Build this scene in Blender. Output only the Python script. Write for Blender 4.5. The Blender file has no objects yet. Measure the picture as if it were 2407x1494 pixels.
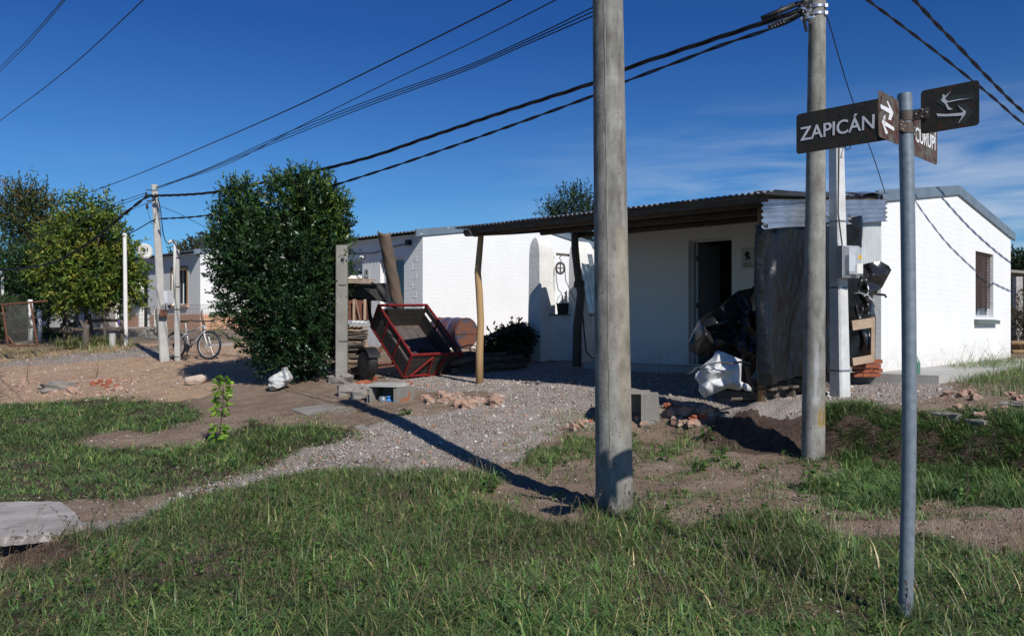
import bpy, math, random
import numpy as np
from mathutils import Vector, Matrix
random.seed(7); RNG = np.random.default_rng(11)
S = bpy.context.scene
C = S.collection
# ---------------------------------------------------------------- camera, light, exposure
F_PX, CX, YH, CZ = 1990.0, 1203.5, 765.0, 1.5
cam_d = bpy.data.cameras.new('camera'); cam = bpy.data.objects.new('camera', cam_d); C.objects.link(cam)
cam.location = (0, 0, CZ); cam.rotation_euler = (math.radians(90), 0, 0)
cam_d.sensor_width = 36; cam_d.lens = 36*F_PX/2407; cam_d.shift_y = (YH-747)/2407
cam_d.clip_start = .05; cam_d.clip_end = 3000
S.camera = cam
SUN_EL = math.radians(39.5); SD = Vector((.488, -.873, 0)).normalized()
sun_dir = Vector((SD.x*math.cos(SUN_EL), SD.y*math.cos(SUN_EL), math.sin(SUN_EL)))
sd = bpy.data.lights.new('sun', 'SUN'); sd.energy = 5.0; sd.angle = math.radians(.5); sd.color = (1, .965, .91)
sun = bpy.data.objects.new('sun', sd); C.objects.link(sun)
sun.rotation_euler = sun_dir.to_track_quat('Z', 'Y').to_euler()
W = bpy.data.worlds.new('World'); S.world = W; W.use_nodes = True
nt = W.node_tree; nt.nodes.clear()
def wn(t, **k):
    n = nt.nodes.new(t)
    for a, b in k.items(): setattr(n, a, b)
    return n
sky = wn('ShaderNodeTexSky', sky_type='NISHITA', sun_disc=False, sun_elevation=SUN_EL,
         sun_rotation=math.atan2(SD.x, SD.y), altitude=200, air_density=1.0, dust_density=.25, ozone_density=4.0)
tc = wn('ShaderNodeTexCoord'); mp = wn('ShaderNodeMapping'); mp.inputs['Scale'].default_value = (2.2, 2.2, 17)
mp.inputs['Rotation'].default_value = (0, math.radians(3), .0)
no = wn('ShaderNodeTexNoise'); no.inputs['Scale'].default_value = 2.1; no.inputs['Detail'].default_value = 9; no.inputs['Roughness'].default_value = .58
no.inputs['Distortion'].default_value = .5
rp = wn('ShaderNodeValToRGB'); rp.color_ramp.elements[0].position = .41; rp.color_ramp.elements[1].position = .70
sx = wn('ShaderNodeSeparateXYZ')
mz = wn('ShaderNodeMapRange'); mz.interpolation_type = 'SMOOTHSTEP'      # clouds only low in the sky
for i, v in zip((1, 2, 3, 4), (.27, .12, 0, 1)): mz.inputs[i].default_value = v
mx_ = wn('ShaderNodeMapRange'); mx_.interpolation_type = 'SMOOTHSTEP'    # and to the right of the view
for i, v in zip((1, 2, 3, 4), (-.10, .50, .05, 1)): mx_.inputs[i].default_value = v
m1 = wn('ShaderNodeMath', operation='MULTIPLY'); m2 = wn('ShaderNodeMath', operation='MULTIPLY')
m3 = wn('ShaderNodeMath', operation='MULTIPLY'); m3.inputs[1].default_value = .68
tint = wn('ShaderNodeMixRGB', blend_type='MULTIPLY'); tint.inputs[0].default_value = 1; tz = wn('ShaderNodeMapRange')
for i, v in zip((1, 2, 3, 4), (.02, .33, 0, 1)): tz.inputs[i].default_value = v
tm = wn('ShaderNodeMixRGB'); tm.inputs[1].default_value = (.44, .83, 1.12, 1); tm.inputs[2].default_value = (.16, .43, .86, 1)
cl = wn('ShaderNodeMixRGB'); cl.inputs[2].default_value = (7.2, 8.0, 9.0, 1)
bg = wn('ShaderNodeBackground'); bg.inputs[1].default_value = .088; ow = wn('ShaderNodeOutputWorld')
L = nt.links.new
L(tc.outputs['Generated'], mp.inputs[0]); L(mp.outputs[0], no.inputs['Vector']); L(no.outputs[0], rp.inputs[0])
L(tc.outputs['Generated'], sx.inputs[0]); L(sx.outputs[2], mz.inputs[0]); L(sx.outputs[0], mx_.inputs[0])
L(sx.outputs[2], tz.inputs[0]); L(tz.outputs[0], tm.inputs[0]); L(tm.outputs[0], tint.inputs[2]); L(rp.outputs[0], m1.inputs[0]); L(mz.outputs[0], m1.inputs[1]); L(m1.outputs[0], m2.inputs[0]); L(mx_.outputs[0], m2.inputs[1])
L(m2.outputs[0], m3.inputs[0]); L(sky.outputs[0], tint.inputs[1]); L(tint.outputs[0], cl.inputs[1]); L(m3.outputs[0], cl.inputs[0])
L(cl.outputs[0], bg.inputs[0]); L(bg.outputs[0], ow.inputs[0])
S.view_settings.view_transform = 'Standard'; S.view_settings.look = 'None'; S.view_settings.gamma = 1
S.view_settings.exposure = 0.0
# ---------------------------------------------------------------- numpy noise
_perm = np.random.default_rng(3).permutation(1024)
def _h(ix, iy, iz): return _perm[(_perm[(_perm[ix & 1023]+iy) & 1023]+iz) & 1023]/1023.0
def vn(x, y, z=0.0):
    x = np.asarray(x, float); y = np.asarray(y, float); z = np.zeros_like(x)+z
    xi, yi, zi = (np.floor(a).astype(int) for a in (x, y, z)); fx, fy, fz = x-xi, y-yi, z-zi
    fx, fy, fz = (a*a*(3-2*a) for a in (fx, fy, fz)); r = 0
    for a in (0, 1):
        for b in (0, 1):
            for c in (0, 1):
                r = r+_h(xi+a, yi+b, zi+c)*(fx if a else 1-fx)*(fy if b else 1-fy)*(fz if c else 1-fz)
    return r*2-1
def fbm(x, y, z=0.0, o=4):
    r, a, s = 0, 1.0, 1.0
    for i in range(o): r = r+a*vn(np.asarray(x)*s+17*i, np.asarray(y)*s+5*i, np.asarray(z)*s); a *= .5; s *= 2.03
    return r
# ---------------------------------------------------------------- the place: lot axes and terrain
UX, UY, VX, VY = -.7266, .6871, .6871, .7266       # u runs along the house fronts, v to the back of the lots
FX, FY = 5.32, 12.2                                # front corner of the near house
def UV(u, v, z): return Vector((FX+UX*u+VX*v, FY+UY*u+VY*v, z))
LOT_RZ = math.atan2(-UY, -UX)                      # local x = -u, local y = v
def sstep(a, b, x): t = np.clip((x-a)/(b-a), 0, 1); return t*t*(3-2*t)
def gz(X, Y):
    X = np.asarray(X, float); Y = np.asarray(Y, float)
    rx, ry = X-FX, Y-FY; u = rx*UX+ry*UY; v = rx*VX+ry*VY
    zr = np.interp(v, [-14, -8, -4.3, -3.62, -3.25, -2.9, -1, 0, 8, 40], [0, .0, .03, .1, .42, .55, .66, .72, .85, 1.0])
    zl = np.interp(v, [-14, -9.5, -7.5, -6, -4.8, -4, -3, 0, 8, 40], [0, .0, .09, .24, .39, .47, .56, .76, .95, 1.1])
    b = sstep(.6, 4.5, u); z = zr*(1-b)+zl*b
    z = z+.042*np.clip(u-6, 0, 20)*np.clip((v+9)/9, 0, 1)
    z = np.minimum(z, 1.42)
    z = z+.03*vn(X*.9, Y*.9, 3.3)*sstep(3, 5, Y)+.014*vn(X*2.7, Y*2.7, 1.3)
    ws = np.exp(-((X-2.05)**2+(Y-4.4)**2)/.5); z = z*(1-ws)-.035*ws
    d = np.hypot((X+3.6)/.85, (Y-5.5)/.5); z = z-.5*(1-sstep(.45, 1.0, d))      # ditch under the slab
    return z
def g(x, y): return float(gz(x, y))
def P(px, py, Y): return Vector(((px-CX)/F_PX*Y, Y, CZ-(py-YH)/F_PX*Y))
def G(px, py, dz=0.0):
    Ys = np.geomspace(2.5, 120, 2500); X = (px-CX)/F_PX*Ys; Z = CZ-(py-YH)/F_PX*Ys
    k = np.nonzero(Z <= gz(X, Ys)+dz)[0]
    Y = float(Ys[k[0]]) if len(k) else 110.0
    return Vector(((px-CX)/F_PX*Y, Y, g((px-CX)/F_PX*Y, Y)+dz))
def onplane(px, py, p0, n):
    d = Vector(((px-CX)/F_PX, 1, -(py-YH)/F_PX)); o = Vector((0, 0, CZ)); return o+d*((p0-o).dot(n)/d.dot(n))
def pix(X, Y, Z): return CX+F_PX*X/Y, YH-(Z-CZ)*F_PX/Y
def inpoly(x, y, poly):
    r = np.zeros(x.shape, bool); n = len(poly)
    for i in range(n):
        x0, y0 = poly[i]; x1, y1 = poly[(i+1) % n]
        if y0 == y1: continue
        r ^= ((y0 > y) != (y1 > y)) & (x < (x1-x0)*(y-y0)/(y1-y0)+x0)
    return r
# ---------------------------------------------------------------- materials
def mat(name, c, c2=None, scale=6, rough=.8, bump=0.0, bscale=None, metal=0.0, stretch=(1, 1, 1), c3=None, s3=30, t3=.62, detail=6, spec=.4, lo=.35, hi=.65, coat=0, attr=None, brick=None, trans=0, bdist=.02, dirt=0):
    m = bpy.data.materials.new(name); m.use_nodes = True; t = m.node_tree; n = t.nodes; l = t.links.new
    b = n['Principled BSDF']; b.inputs['Roughness'].default_value = rough; b.inputs['Metallic'].default_value = metal
    b.inputs['Specular IOR Level'].default_value = spec; b.inputs['Coat Weight'].default_value = coat
    tc = n.new('ShaderNodeTexCoord'); mp = n.new('ShaderNodeMapping'); mp.inputs['Scale'].default_value = stretch
    l(tc.outputs['Object'], mp.inputs[0])
    def noise(s, d=detail, r=.6):
        k = n.new('ShaderNodeTexNoise'); k.inputs['Scale'].default_value = s; k.inputs['Detail'].default_value = d; k.inputs['Roughness'].default_value = r
        l(mp.outputs[0], k.inputs['Vector']); return k
    def ramp(a, b_, src):
        k = n.new('ShaderNodeValToRGB'); k.color_ramp.elements[0].position = a; k.color_ramp.elements[1].position = b_; l(src, k.inputs[0]); return k.outputs[0]
    col = None
    if attr:
        a = n.new('ShaderNodeAttribute'); a.attribute_name = attr; col = a.outputs['Color']
    if c2 is not None:
        mx = n.new('ShaderNodeMixRGB'); mx.inputs[1].default_value = (*c, 1); mx.inputs[2].default_value = (*c2, 1)
        l(ramp(lo, hi, noise(scale).outputs[0]), mx.inputs[0])
        if attr:
            q = n.new('ShaderNodeMixRGB'); q.blend_type = 'MULTIPLY'; q.inputs[0].default_value = 1; l(col, q.inputs[1]); l(mx.outputs[0], q.inputs[2]); col = q.outputs[0]
        else: col = mx.outputs[0]
    if c3 is not None:
        mx = n.new('ShaderNodeMixRGB'); mx.inputs[2].default_value = (*c3, 1)
        if col is None: mx.inputs[1].default_value = (*c, 1)
        else: l(col, mx.inputs[1])
        l(ramp(t3, t3+.06, noise(s3).outputs[0]), mx.inputs[0]); col = mx.outputs[0]
    if dirt:                                       # soil splashed on the foot of the wall
        sz = n.new('ShaderNodeSeparateXYZ'); l(tc.outputs['Object'], sz.inputs[0]); mr = n.new('ShaderNodeMapRange')
        for i_, v_ in zip((1, 2, 3, 4), (.02, .42, .62, 0)): mr.inputs[i_].default_value = v_
        l(sz.outputs[2], mr.inputs[0]); mu = n.new('ShaderNodeMath'); mu.operation = 'MULTIPLY'; l(mr.outputs[0], mu.inputs[0]); l(ramp(.3, .7, noise(7, 6, .7).outputs[0]), mu.inputs[1])
        mx = n.new('ShaderNodeMixRGB'); mx.inputs[2].default_value = (.42, .35, .28, 1); l(col, mx.inputs[1]); l(mu.outputs[0], mx.inputs[0]); col = mx.outputs[0]
    if col is None: b.inputs['Base Color'].default_value = (*c, 1)
    else: l(col, b.inputs['Base Color'])
    if bump:
        bp = n.new('ShaderNodeBump'); bp.inputs['Strength'].default_value = bump; bp.inputs['Distance'].default_value = bdist
        l(noise(bscale or scale*3, 8, .65).outputs[0], bp.inputs['Height']); last = bp
        l(bp.outputs[0], b.inputs['Normal'])
        if brick:
            sx = n.new('ShaderNodeSeparateXYZ'); l(tc.outputs['Object'], sx.inputs[0])
            ad = n.new('ShaderNodeMath'); l(sx.outputs[0], ad.inputs[0]); l(sx.outputs[1], ad.inputs[1])
            cb = n.new('ShaderNodeCombineXYZ'); l(ad.outputs[0], cb.inputs[0]); l(sx.outputs[2], cb.inputs[1])
            nz = n.new('ShaderNodeTexNoise'); nz.inputs['Scale'].default_value = 5; l(cb.outputs[0], nz.inputs['Vector'])
            av = n.new('ShaderNodeVectorMath'); av.operation = 'MULTIPLY_ADD'; l(nz.outputs['Color'], av.inputs[0]); av.inputs[1].default_value = (.09, .05, 0); l(cb.outputs[0], av.inputs[2])
            bk = n.new('ShaderNodeTexBrick'); l(av.outputs[0], bk.inputs['Vector']); bk.inputs['Scale'].default_value = 1
            bk.inputs['Brick Width'].default_value = .26; bk.inputs['Row Height'].default_value = .09; bk.inputs['Mortar Size'].default_value = .014; bk.inputs['Mortar Smooth'].default_value = .8
            bk.inputs['Color1'].default_value = (1, 1, 1, 1); bk.inputs['Color2'].default_value = (.55, .55, .55, 1); bk.inputs['Mortar'].default_value = (0.1, .1, .1, 1)
            b2 = n.new('ShaderNodeBump'); b2.inputs['Strength'].default_value = brick; b2.inputs['Distance'].default_value = .02
            l(bk.outputs['Color'], b2.inputs['Height']); l(bp.outputs[0], b2.inputs['Normal']); l(b2.outputs[0], b.inputs['Normal'])
    if trans:
        tr = n.new('ShaderNodeBsdfTranslucent'); ms = n.new('ShaderNodeMixShader'); ms.inputs[0].default_value = trans
        l(col, tr.inputs[0]) if col is not None else None
        l(b.outputs[0], ms.inputs[1]); l(tr.outputs[0], ms.inputs[2]); l(ms.outputs[0], n['Material Output'].inputs[0])
    return m
M = {}
M['wall'] = mat('whitewash', (.76, .76, .745), (.69, .69, .67), 1.2, .85, .3, 16, brick=.13, dirt=1, lo=.3, hi=.9)
M['plaster'] = mat('white_plaster', (.74, .73, .70), (.60, .58, .54), 2.2, .9, .5, 14)
M['wall_dirty'] = mat('dirty_whitewash', (.80, .77, .74), (.64, .58, .54), 1.5, .9, .4, 10, c3=(.30, .28, .26), s3=3, t3=.64)
M['stonewall'] = mat('rendered_brick', (.27, .255, .225), (.19, .18, .16), 3, .9, .5, 40, c3=(.36, .13, .06), s3=5, t3=.60)
M['peach'] = mat('peach_paint', (.66, .36, .22), (.55, .31, .2), 3, .9, .3, 20)
M['flash'] = mat('grey_flashing', (.19, .24, .28), (.15, .19, .23), 3, .45, .05, 10, metal=.25)
M['zinc'] = mat('zinc_sheet', (.78, .82, .88), (.58, .62, .68), 5, .2, .08, 12, metal=.9)
M['zinc_dull'] = mat('dull_roof_sheet', (.30, .32, .35), (.20, .22, .25), 4, .5, .1, 12, metal=.5)
M['sheet_pale'] = mat('pale_sheet', (.52, .54, .52), (.44, .46, .45), 4, .5, .05, 12, metal=.3)
M['concrete'] = mat('concrete', (.27, .255, .225), (.19, .18, .16), 3, .9, .5, 40, c3=(.11, .10, .09), s3=60, t3=.66)
M['pole'] = mat('pole_concrete', (1.05, 1.05, 1.04), (.55, .54, .51), 7, .9, .6, 55, stretch=(1, 1, .6), attr='Col', c3=(.095, .085, .07), s3=38, t3=.62, bdist=.006)
M['pale_conc'] = mat('pale_concrete', (.42, .41, .385), (.33, .32, .30), 5, .85, .4, 50, c3=(.2, .2, .2), s3=55, t3=.66)
M['slab'] = mat('slab_concrete', (.40, .365, .34), (.25, .23, .21), 3, .9, .6, 25, c3=(.17, .15, .13), s3=9, t3=.62)
M['apron'] = mat('apron_concrete', (.42, .41, .38), (.34, .33, .31), 2, .9, .2, 25)
M['white_post'] = mat('whitewashed_concrete', (.60, .60, .59), (.47, .47, .46), 5, .85, .4, 50, c3=(.22, .22, .21), s3=55, t3=.66)
M['galv'] = mat('galvanised_steel', (.215, .25, .285), (.155, .185, .215), 26, .5, .06, 50, metal=.3)
M['rustplate'] = mat('rusted_black_plate', (.022, .028, .026), (.05, .038, .030), 14, .7, .15, 50, spec=.22, c3=(.075, .035, .022), s3=20, t3=.60, lo=.3, hi=.75)
M['rustred'] = mat('red_rusted_plate', (.085, .033, .022), (.10, .105, .085), 9, .65, .15, 50, c3=(.05, .022, .018), s3=22, t3=.55, lo=.4, hi=.62)
M['rustbracket'] = mat('rusty_bracket', (.075, .04, .028), (.085, .09, .075), 18, .6, .15, 60)
M['white'] = mat('white_paint', (.72, .73, .75), (.62, .62, .64), 30, .6)
M['ghost'] = mat('old_decal', (.030, .042, .040), (.038, .05, .046), 20, .7)
M['steel'] = mat('bright_steel', (.6, .6, .6), None, rough=.3, metal=.9)
M['bolt'] = mat('dull_bolt', (.22, .20, .18), None, rough=.45, metal=.5)
M['halfpipe'] = mat('brown_half_pipe', (.17, .115, .08), (.11, .085, .07), 5, .85, .4, 30, c3=(.2, .18, .15), s3=12, t3=.64)
M['black'] = mat('black_rubber', (.012, .012, .013), (.02, .02, .02), 30, .5)
M['cable'] = mat('cable_sheath', (.010, .010, .012), None, rough=.5)
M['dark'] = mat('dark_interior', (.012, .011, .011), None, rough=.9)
M['interior'] = mat('room_shade', (.014, .013, .012), None, rough=.9)  # near-black floor and ceiling colour: the unlit room's shade put into the base colour
M['tarp'] = mat('black_plastic', (.005, .005, .006), (.009, .009, .009), 2.5, .25, .55, 16, stretch=(1, 1, .4), c3=(.016, .0155, .015), s3=7, t3=.66, spec=.42, lo=.4, hi=.8, bdist=.02)
M['tarp_shiny'] = mat('shiny_black_plastic', (.010, .010, .011), (.022, .022, .022), 5, .24, .25, 22, spec=.6, bdist=.012)
M['whiteplastic'] = mat('white_plastic', (.58, .58, .575), (.42, .43, .44), 5, .5, .3, 20, bdist=.015)
M['sack'] = mat('woven_sack', (.52, .42, .33), (.40, .31, .25), 7, .85, .3, 20)
M['sack_white'] = mat('torn_white_sack', (.56, .54, .50), (.36, .38, .40), 9, .75, .3, 24, c3=(.30, .22, .15), s3=14, t3=.62)
M['postwood'] = mat('weathered_post', (.42, .27, .13), (.30, .19, .095), 5, .75, .4, 16, stretch=(1, 1, .12), c3=(.17, .10, .05), s3=12, t3=.62)
M['greywood'] = mat('grey_weathered_wood', (.13, .105, .085), (.085, .07, .055), 5, .85, .4, 16, stretch=(1, 1, .15))
M['beamwood'] = mat('beam_wood', (.10, .08, .065), (.06, .05, .042), 5, .85, .3, 16)
M['plank'] = mat('raw_plank', (.40, .30, .21), (.30, .21, .15), 6, .8, .3, 20, c3=(.2, .13, .09), s3=16, t3=.62)
M['plankdark'] = mat('dark_stained_plank', (.030, .028, .027), (.055, .048, .042), 7, .7, .3, 20)
M['plankfloor'] = mat('cart_floor_wood', (.10, .082, .07), (.06, .05, .045), 7, .8, .3, 20)
M['red'] = mat('red_paint', (.24, .014, .012), (.13, .014, .012), 9, .5, .15, 30, c3=(.10, .035, .02), s3=22, t3=.64)
M['rust'] = mat('rust', (.17, .065, .035), (.09, .04, .028), 8, .8, .3, 30)
M['drum'] = mat('blue_rusted_drum', (.035, .045, .11), (.15, .06, .035), 3.4, .6, .2, 25, lo=.42, hi=.56)
M['drumend'] = mat('rusted_drum_end', (.17, .068, .038), (.06, .062, .085), 5, .65, .2, 25, lo=.48, hi=.6)
M['brickred'] = mat('red_brick', (.34, .10, .045), (.24, .07, .038), 9, .85, .4, 30)
M['brickpink'] = mat('broken_pink_brick', (.36, .225, .165), (.27, .165, .12), 8, .9, .5, 24, c3=(.38, .33, .28), s3=7, t3=.50)
M['stone'] = mat('pale_stone', (.26, .24, .21), (.17, .155, .14), 8, .9, .5, 24)
M['log'] = mat('bark_log', (.11, .085, .06), (.06, .048, .036), 7, .9, .5, 22)
M['bark'] = mat('bark', (.09, .068, .05), (.05, .04, .03), 9, .9, .5, 24, stretch=(1, 1, .3))
M['glass'] = mat('window_glass', (.03, .05, .08), None, rough=.08, spec=.8)
M['pvc'] = mat('white_pvc', (.72, .71, .66), (.62, .61, .57), 4, .5)
M['greyplastic'] = mat('grey_meter_plastic', (.36, .37, .38), (.32, .33, .34), 5, .5)
M['frame_al'] = mat('aluminium_frame', (.52, .54, .56), None, rough=.4, metal=.3)
M['blind'] = mat('brown_blind', (.065, .034, .024), (.045, .025, .018), 30, .6)
M['silver'] = mat('silver_paint', (.45, .46, .48), None, rough=.35, metal=.4)
M['plaque'] = mat('plaque', (.50, .49, .45), None, rough=.5)
M['yellow'] = mat('warning_yellow', (.75, .42, .03), None, rough=.5)
M['straw'] = mat('straw', (.5, .36, .17), None, rough=.9, attr='Col')
M['leaf'] = mat('leaf', (1, 1, 1), rough=.38, attr='Col', spec=.45, trans=.22)
M['leafmatt'] = mat('soft_leaf', (1, 1, 1), rough=.6, attr='Col', spec=.3, trans=.32)
M['grass'] = mat('grass_blade', (1, 1, 1), rough=.45, attr='Col', spec=.4, trans=.25)
M['purple'] = mat('purple_pot', (.16, .09, .3), None, rough=.5)
M['greenplastic'] = mat('green_plastic', (.08, .17, .12), None, rough=.3)
M['bluebit'] = mat('blue_plastic', (.05, .25, .65), None, rough=.4)
M['sill'] = mat('green_grey_sill', (.13, .16, .15), (.10, .12, .115), 8, .7, .2, 20)
M['wire'] = mat('fence_wire', (.20, .19, .18), None, rough=.5, metal=.5)
gb = bpy.data.materials.new('clear_cover'); gb.use_nodes = True; b_ = gb.node_tree.nodes['Principled BSDF']
b_.inputs['Base Color'].default_value = (.75, .8, .85, 1); b_.inputs['Roughness'].default_value = .15; b_.inputs['Alpha'].default_value = .35
M['clear'] = gb
# ---------------------------------------------------------------- builders
XF = {}                                            # object -> world matrix of its frame
def tagp(o, label=None, cat=None, group=None, kind=None):
    for k, v in (('label', label), ('category', cat), ('group', group), ('kind', kind)):
        if v: o[k] = v
    return o
def thing(name, label, cat, loc, group=None, rz=0.0):
    o = bpy.data.objects.new(name, None); C.objects.link(o); o.empty_display_size = .2
    o.location = loc; o.rotation_euler = (0, 0, rz)
    XF[o] = Matrix.Translation(loc) @ Matrix.Rotation(rz, 4, 'Z'); return tagp(o, label, cat, group)
def finish(me, name, m, parent, V, smooth, auto=None):
    o = bpy.data.objects.new(name, me); C.objects.link(o)
    for q in (m if isinstance(m, (list, tuple)) else [m]): me.materials.append(q)
    if smooth:
        me.polygons.foreach_set('use_smooth', np.ones(len(me.polygons), bool))
        if auto: me.set_sharp_from_angle(angle=math.radians(auto))
    if parent is not None: o.parent = parent; XF[o] = XF[parent]
    return o
def build_np(name, V, Fc, m, parent=None, col=None, smooth=False, mi=None, auto=None):
    V = np.asarray(V, np.float32); Fc = np.asarray(Fc, np.int32); k = Fc.shape[1]
    if parent is not None:
        Mi = np.array(XF[parent].inverted()); V = V@Mi[:3, :3].T.astype(np.float32)+Mi[:3, 3].astype(np.float32); org = None
    else:
        org = Vector((float(V[:, 0].mean()), float(V[:, 1].mean()), float(V[:, 2].min()))); V = V-np.array(org, np.float32)
    me = bpy.data.meshes.new(name); me.vertices.add(len(V)); me.vertices.foreach_set('co', V.ravel())
    me.loops.add(Fc.size); me.loops.foreach_set('vertex_index', Fc.ravel()); me.polygons.add(len(Fc))
    me.polygons.foreach_set('loop_start', np.arange(0, Fc.size, k, dtype=np.int32))
    me.update(calc_edges=True)
    if mi is not None: me.polygons.foreach_set('material_index', np.asarray(mi, np.int32))
    if col is not None:
        a = me.color_attributes.new('Col', 'FLOAT_COLOR', 'POINT'); cc = np.ones((len(V), 4), np.float32); cc[:, :3] = col; a.data.foreach_set('color', cc.ravel())
    o = finish(me, name, m, parent, V, smooth, auto)
    if org is not None: o.location = org
    return o
class MB:
    def __init__(s): s.v = []; s.f = []; s.m = []; s.cur = 0
    def add(s, vs, fs):
        o = len(s.v); s.v += [Vector(v) for v in vs]; s.f += [tuple(o+i for i in f) for f in fs]; s.m += [s.cur]*len(fs); return s
    def hexa(s, p): return s.add(p, [(0, 3, 2, 1), (4, 5, 6, 7), (0, 1, 5, 4), (1, 2, 6, 5), (2, 3, 7, 6), (3, 0, 4, 7)])
    def obox(s, o, a, b, c):                       # corner and three edge vectors
        o, a, b, c = (Vector(q) for q in (o, a, b, c)); return s.hexa([o, o+a, o+a+b, o+b, o+c, o+a+c, o+a+b+c, o+b+c])
    def cbox(s, c, sx, sy, sz, rz=0, tilt=None):   # centred box
        R = Matrix.Rotation(rz, 3, 'Z')
        if tilt is not None: R = tilt @ R if isinstance(tilt, Matrix) else R
        a, b, d = R@Vector((sx, 0, 0)), R@Vector((0, sy, 0)), R@Vector((0, 0, sz)); return s.obox(Vector(c)-(a+b+d)/2, a, b, d)
    def bar(s, p, q, w, h=None, up=(0, 0, 1)):
        p, q = Vector(p), Vector(q); d = (q-p).normalized(); h = h or w
        a = d.cross(Vector(up)); a = a.normalized() if a.length > 1e-3 else d.cross(Vector((1, 0, 0))).normalized(); b = a.cross(d).normalized()
        return s.obox(p-a*w/2-b*h/2, a*w, b*h, q-p)
    def tube(s, pts, r, n=10, cap=True, jit=0, tw=0):
        pts = [Vector(p) for p in pts]; rs = r if isinstance(r, (list, tuple)) else [r]*len(pts); base = len(s.v); ref = None
        for i, p in enumerate(pts):
            d = (pts[min(i+1, len(pts)-1)]-pts[max(i-1, 0)]).normalized()
            if ref is None: ref = d.cross(Vector((0, 0, 1))); ref = ref if ref.length > .05 else Vector((1, 0, 0))
            a = (ref-d*ref.dot(d)).normalized(); ref = a; b = d.cross(a)
            for k in range(n):
                t = 2*math.pi*k/n+tw*i; rr = rs[i]*(1+jit*(random.random()-.5)); s.v.append(p+(a*math.cos(t)+b*math.sin(t))*rr)
        for i in range(len(pts)-1):
            for k in range(n):
                s.f.append((base+i*n+k, base+i*n+(k+1) % n, base+(i+1)*n+(k+1) % n, base+(i+1)*n+k)); s.m.append(s.cur)
        if cap: s.f.append(tuple(base+k for k in reversed(range(n)))); s.f.append(tuple(base+(len(pts)-1)*n+k for k in range(n))); s.m += [s.cur]*2
        return s
    def lathe(s, c, prof, ax=(0, 0, 1), n=24):     # prof: (radius, distance along axis)
        ax = Vector(ax).normalized(); a = ax.cross(Vector((0, 0, 1))); a = a.normalized() if a.length > .05 else Vector((1, 0, 0)); b = ax.cross(a); base = len(s.v); c = Vector(c)
        for r, h in prof:
            for k in range(n): t = 2*math.pi*k/n; s.v.append(c+ax*h+(a*math.cos(t)+b*math.sin(t))*r)
        for i in range(len(prof)-1):
            for k in range(n): s.f.append((base+i*n+k, base+i*n+(k+1) % n, base+(i+1)*n+(k+1) % n, base+(i+1)*n+k)); s.m.append(s.cur)
        s.f.append(tuple(base+k for k in reversed(range(n)))); s.f.append(tuple(base+(len(prof)-1)*n+k for k in range(n))); s.m += [s.cur]*2
        return s
    def prism(s, pts, off):                        # closed polygon extruded by off
        n = len(pts); off = Vector(off); pts = [Vector(p) for p in pts]
        return s.add(pts+[p+off for p in pts], [tuple(reversed(range(n))), tuple(range(n, 2*n))]+[(i, (i+1) % n, n+(i+1) % n, n+i) for i in range(n)])
    def grid(s, P_, nu, nv):
        base = len(s.v); s.v += [Vector(p) for p in P_]
        for i in range(nu-1):
            for j in range(nv-1): s.f.append((base+i*nv+j, base+(i+1)*nv+j, base+(i+1)*nv+j+1, base+i*nv+j+1)); s.m.append(s.cur)
        return s
    def rock(s, c, r, seed=0, sq=(1, 1, .7), n=7):
        rr = random.Random(seed); c = Vector(c); off = rr.random()*9; rot = Matrix.Rotation(rr.random()*6, 3, 'Z'); base = len(s.v)
        for i in range(n+1):
            ph = math.pi*i/n
            for k in range(n+2):
                t = 2*math.pi*k/(n+2); d = Vector((math.sin(ph)*math.cos(t), math.sin(ph)*math.sin(t), math.cos(ph)))
                e = max(abs(d.x), abs(d.y), abs(d.z)); q = d/(e**.75)*(1+.16*math.sin(off+d.x*5+d.y*3)+.14*math.sin(off*2+d.z*6-d.y*4))
                s.v.append(c+rot@Vector((q.x*sq[0], q.y*sq[1], q.z*sq[2]))*r)
        for i in range(n):
            for k in range(n+2): s.f.append((base+i*(n+2)+k, base+i*(n+2)+(k+1) % (n+2), base+(i+1)*(n+2)+(k+1) % (n+2), base+(i+1)*(n+2)+k)); s.m.append(s.cur)
        return s
    def build(s, name, m, parent=None, smooth=False, auto=None, fix=True):
        if parent is not None: inv = XF[parent].inverted(); vs = [inv@v for v in s.v]; org = None
        else:
            k = len(s.v); org = Vector((sum(v.x for v in s.v)/k, sum(v.y for v in s.v)/k, min(v.z for v in s.v))); vs = [v-org for v in s.v]
        me = bpy.data.meshes.new(name); me.from_pydata(vs, [], s.f); me.update()
        if fix:
            import bmesh
            bm = bmesh.new(); bm.from_mesh(me); bmesh.ops.recalc_face_normals(bm, faces=bm.faces); bm.to_mesh(me); bm.free()
        if isinstance(m, (list, tuple)): me.polygons.foreach_set('material_index', np.array(s.m, np.int32))
        o = finish(me, name, m, parent, None, smooth, auto)
        if org is not None: o.location = org
        return o
def dup(root, loc=None, label=None, rz=None):
    def cp(o, par):
        c = o.copy(); C.objects.link(c); c.parent = par
        for ch in o.children: cp(ch, c)
        return c
    r = cp(root, None)
    if loc is not None: r.location = loc
    if label: r['label'] = label
    if rz is not None: r.rotation_euler = (0, 0, rz)
    return r
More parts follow.
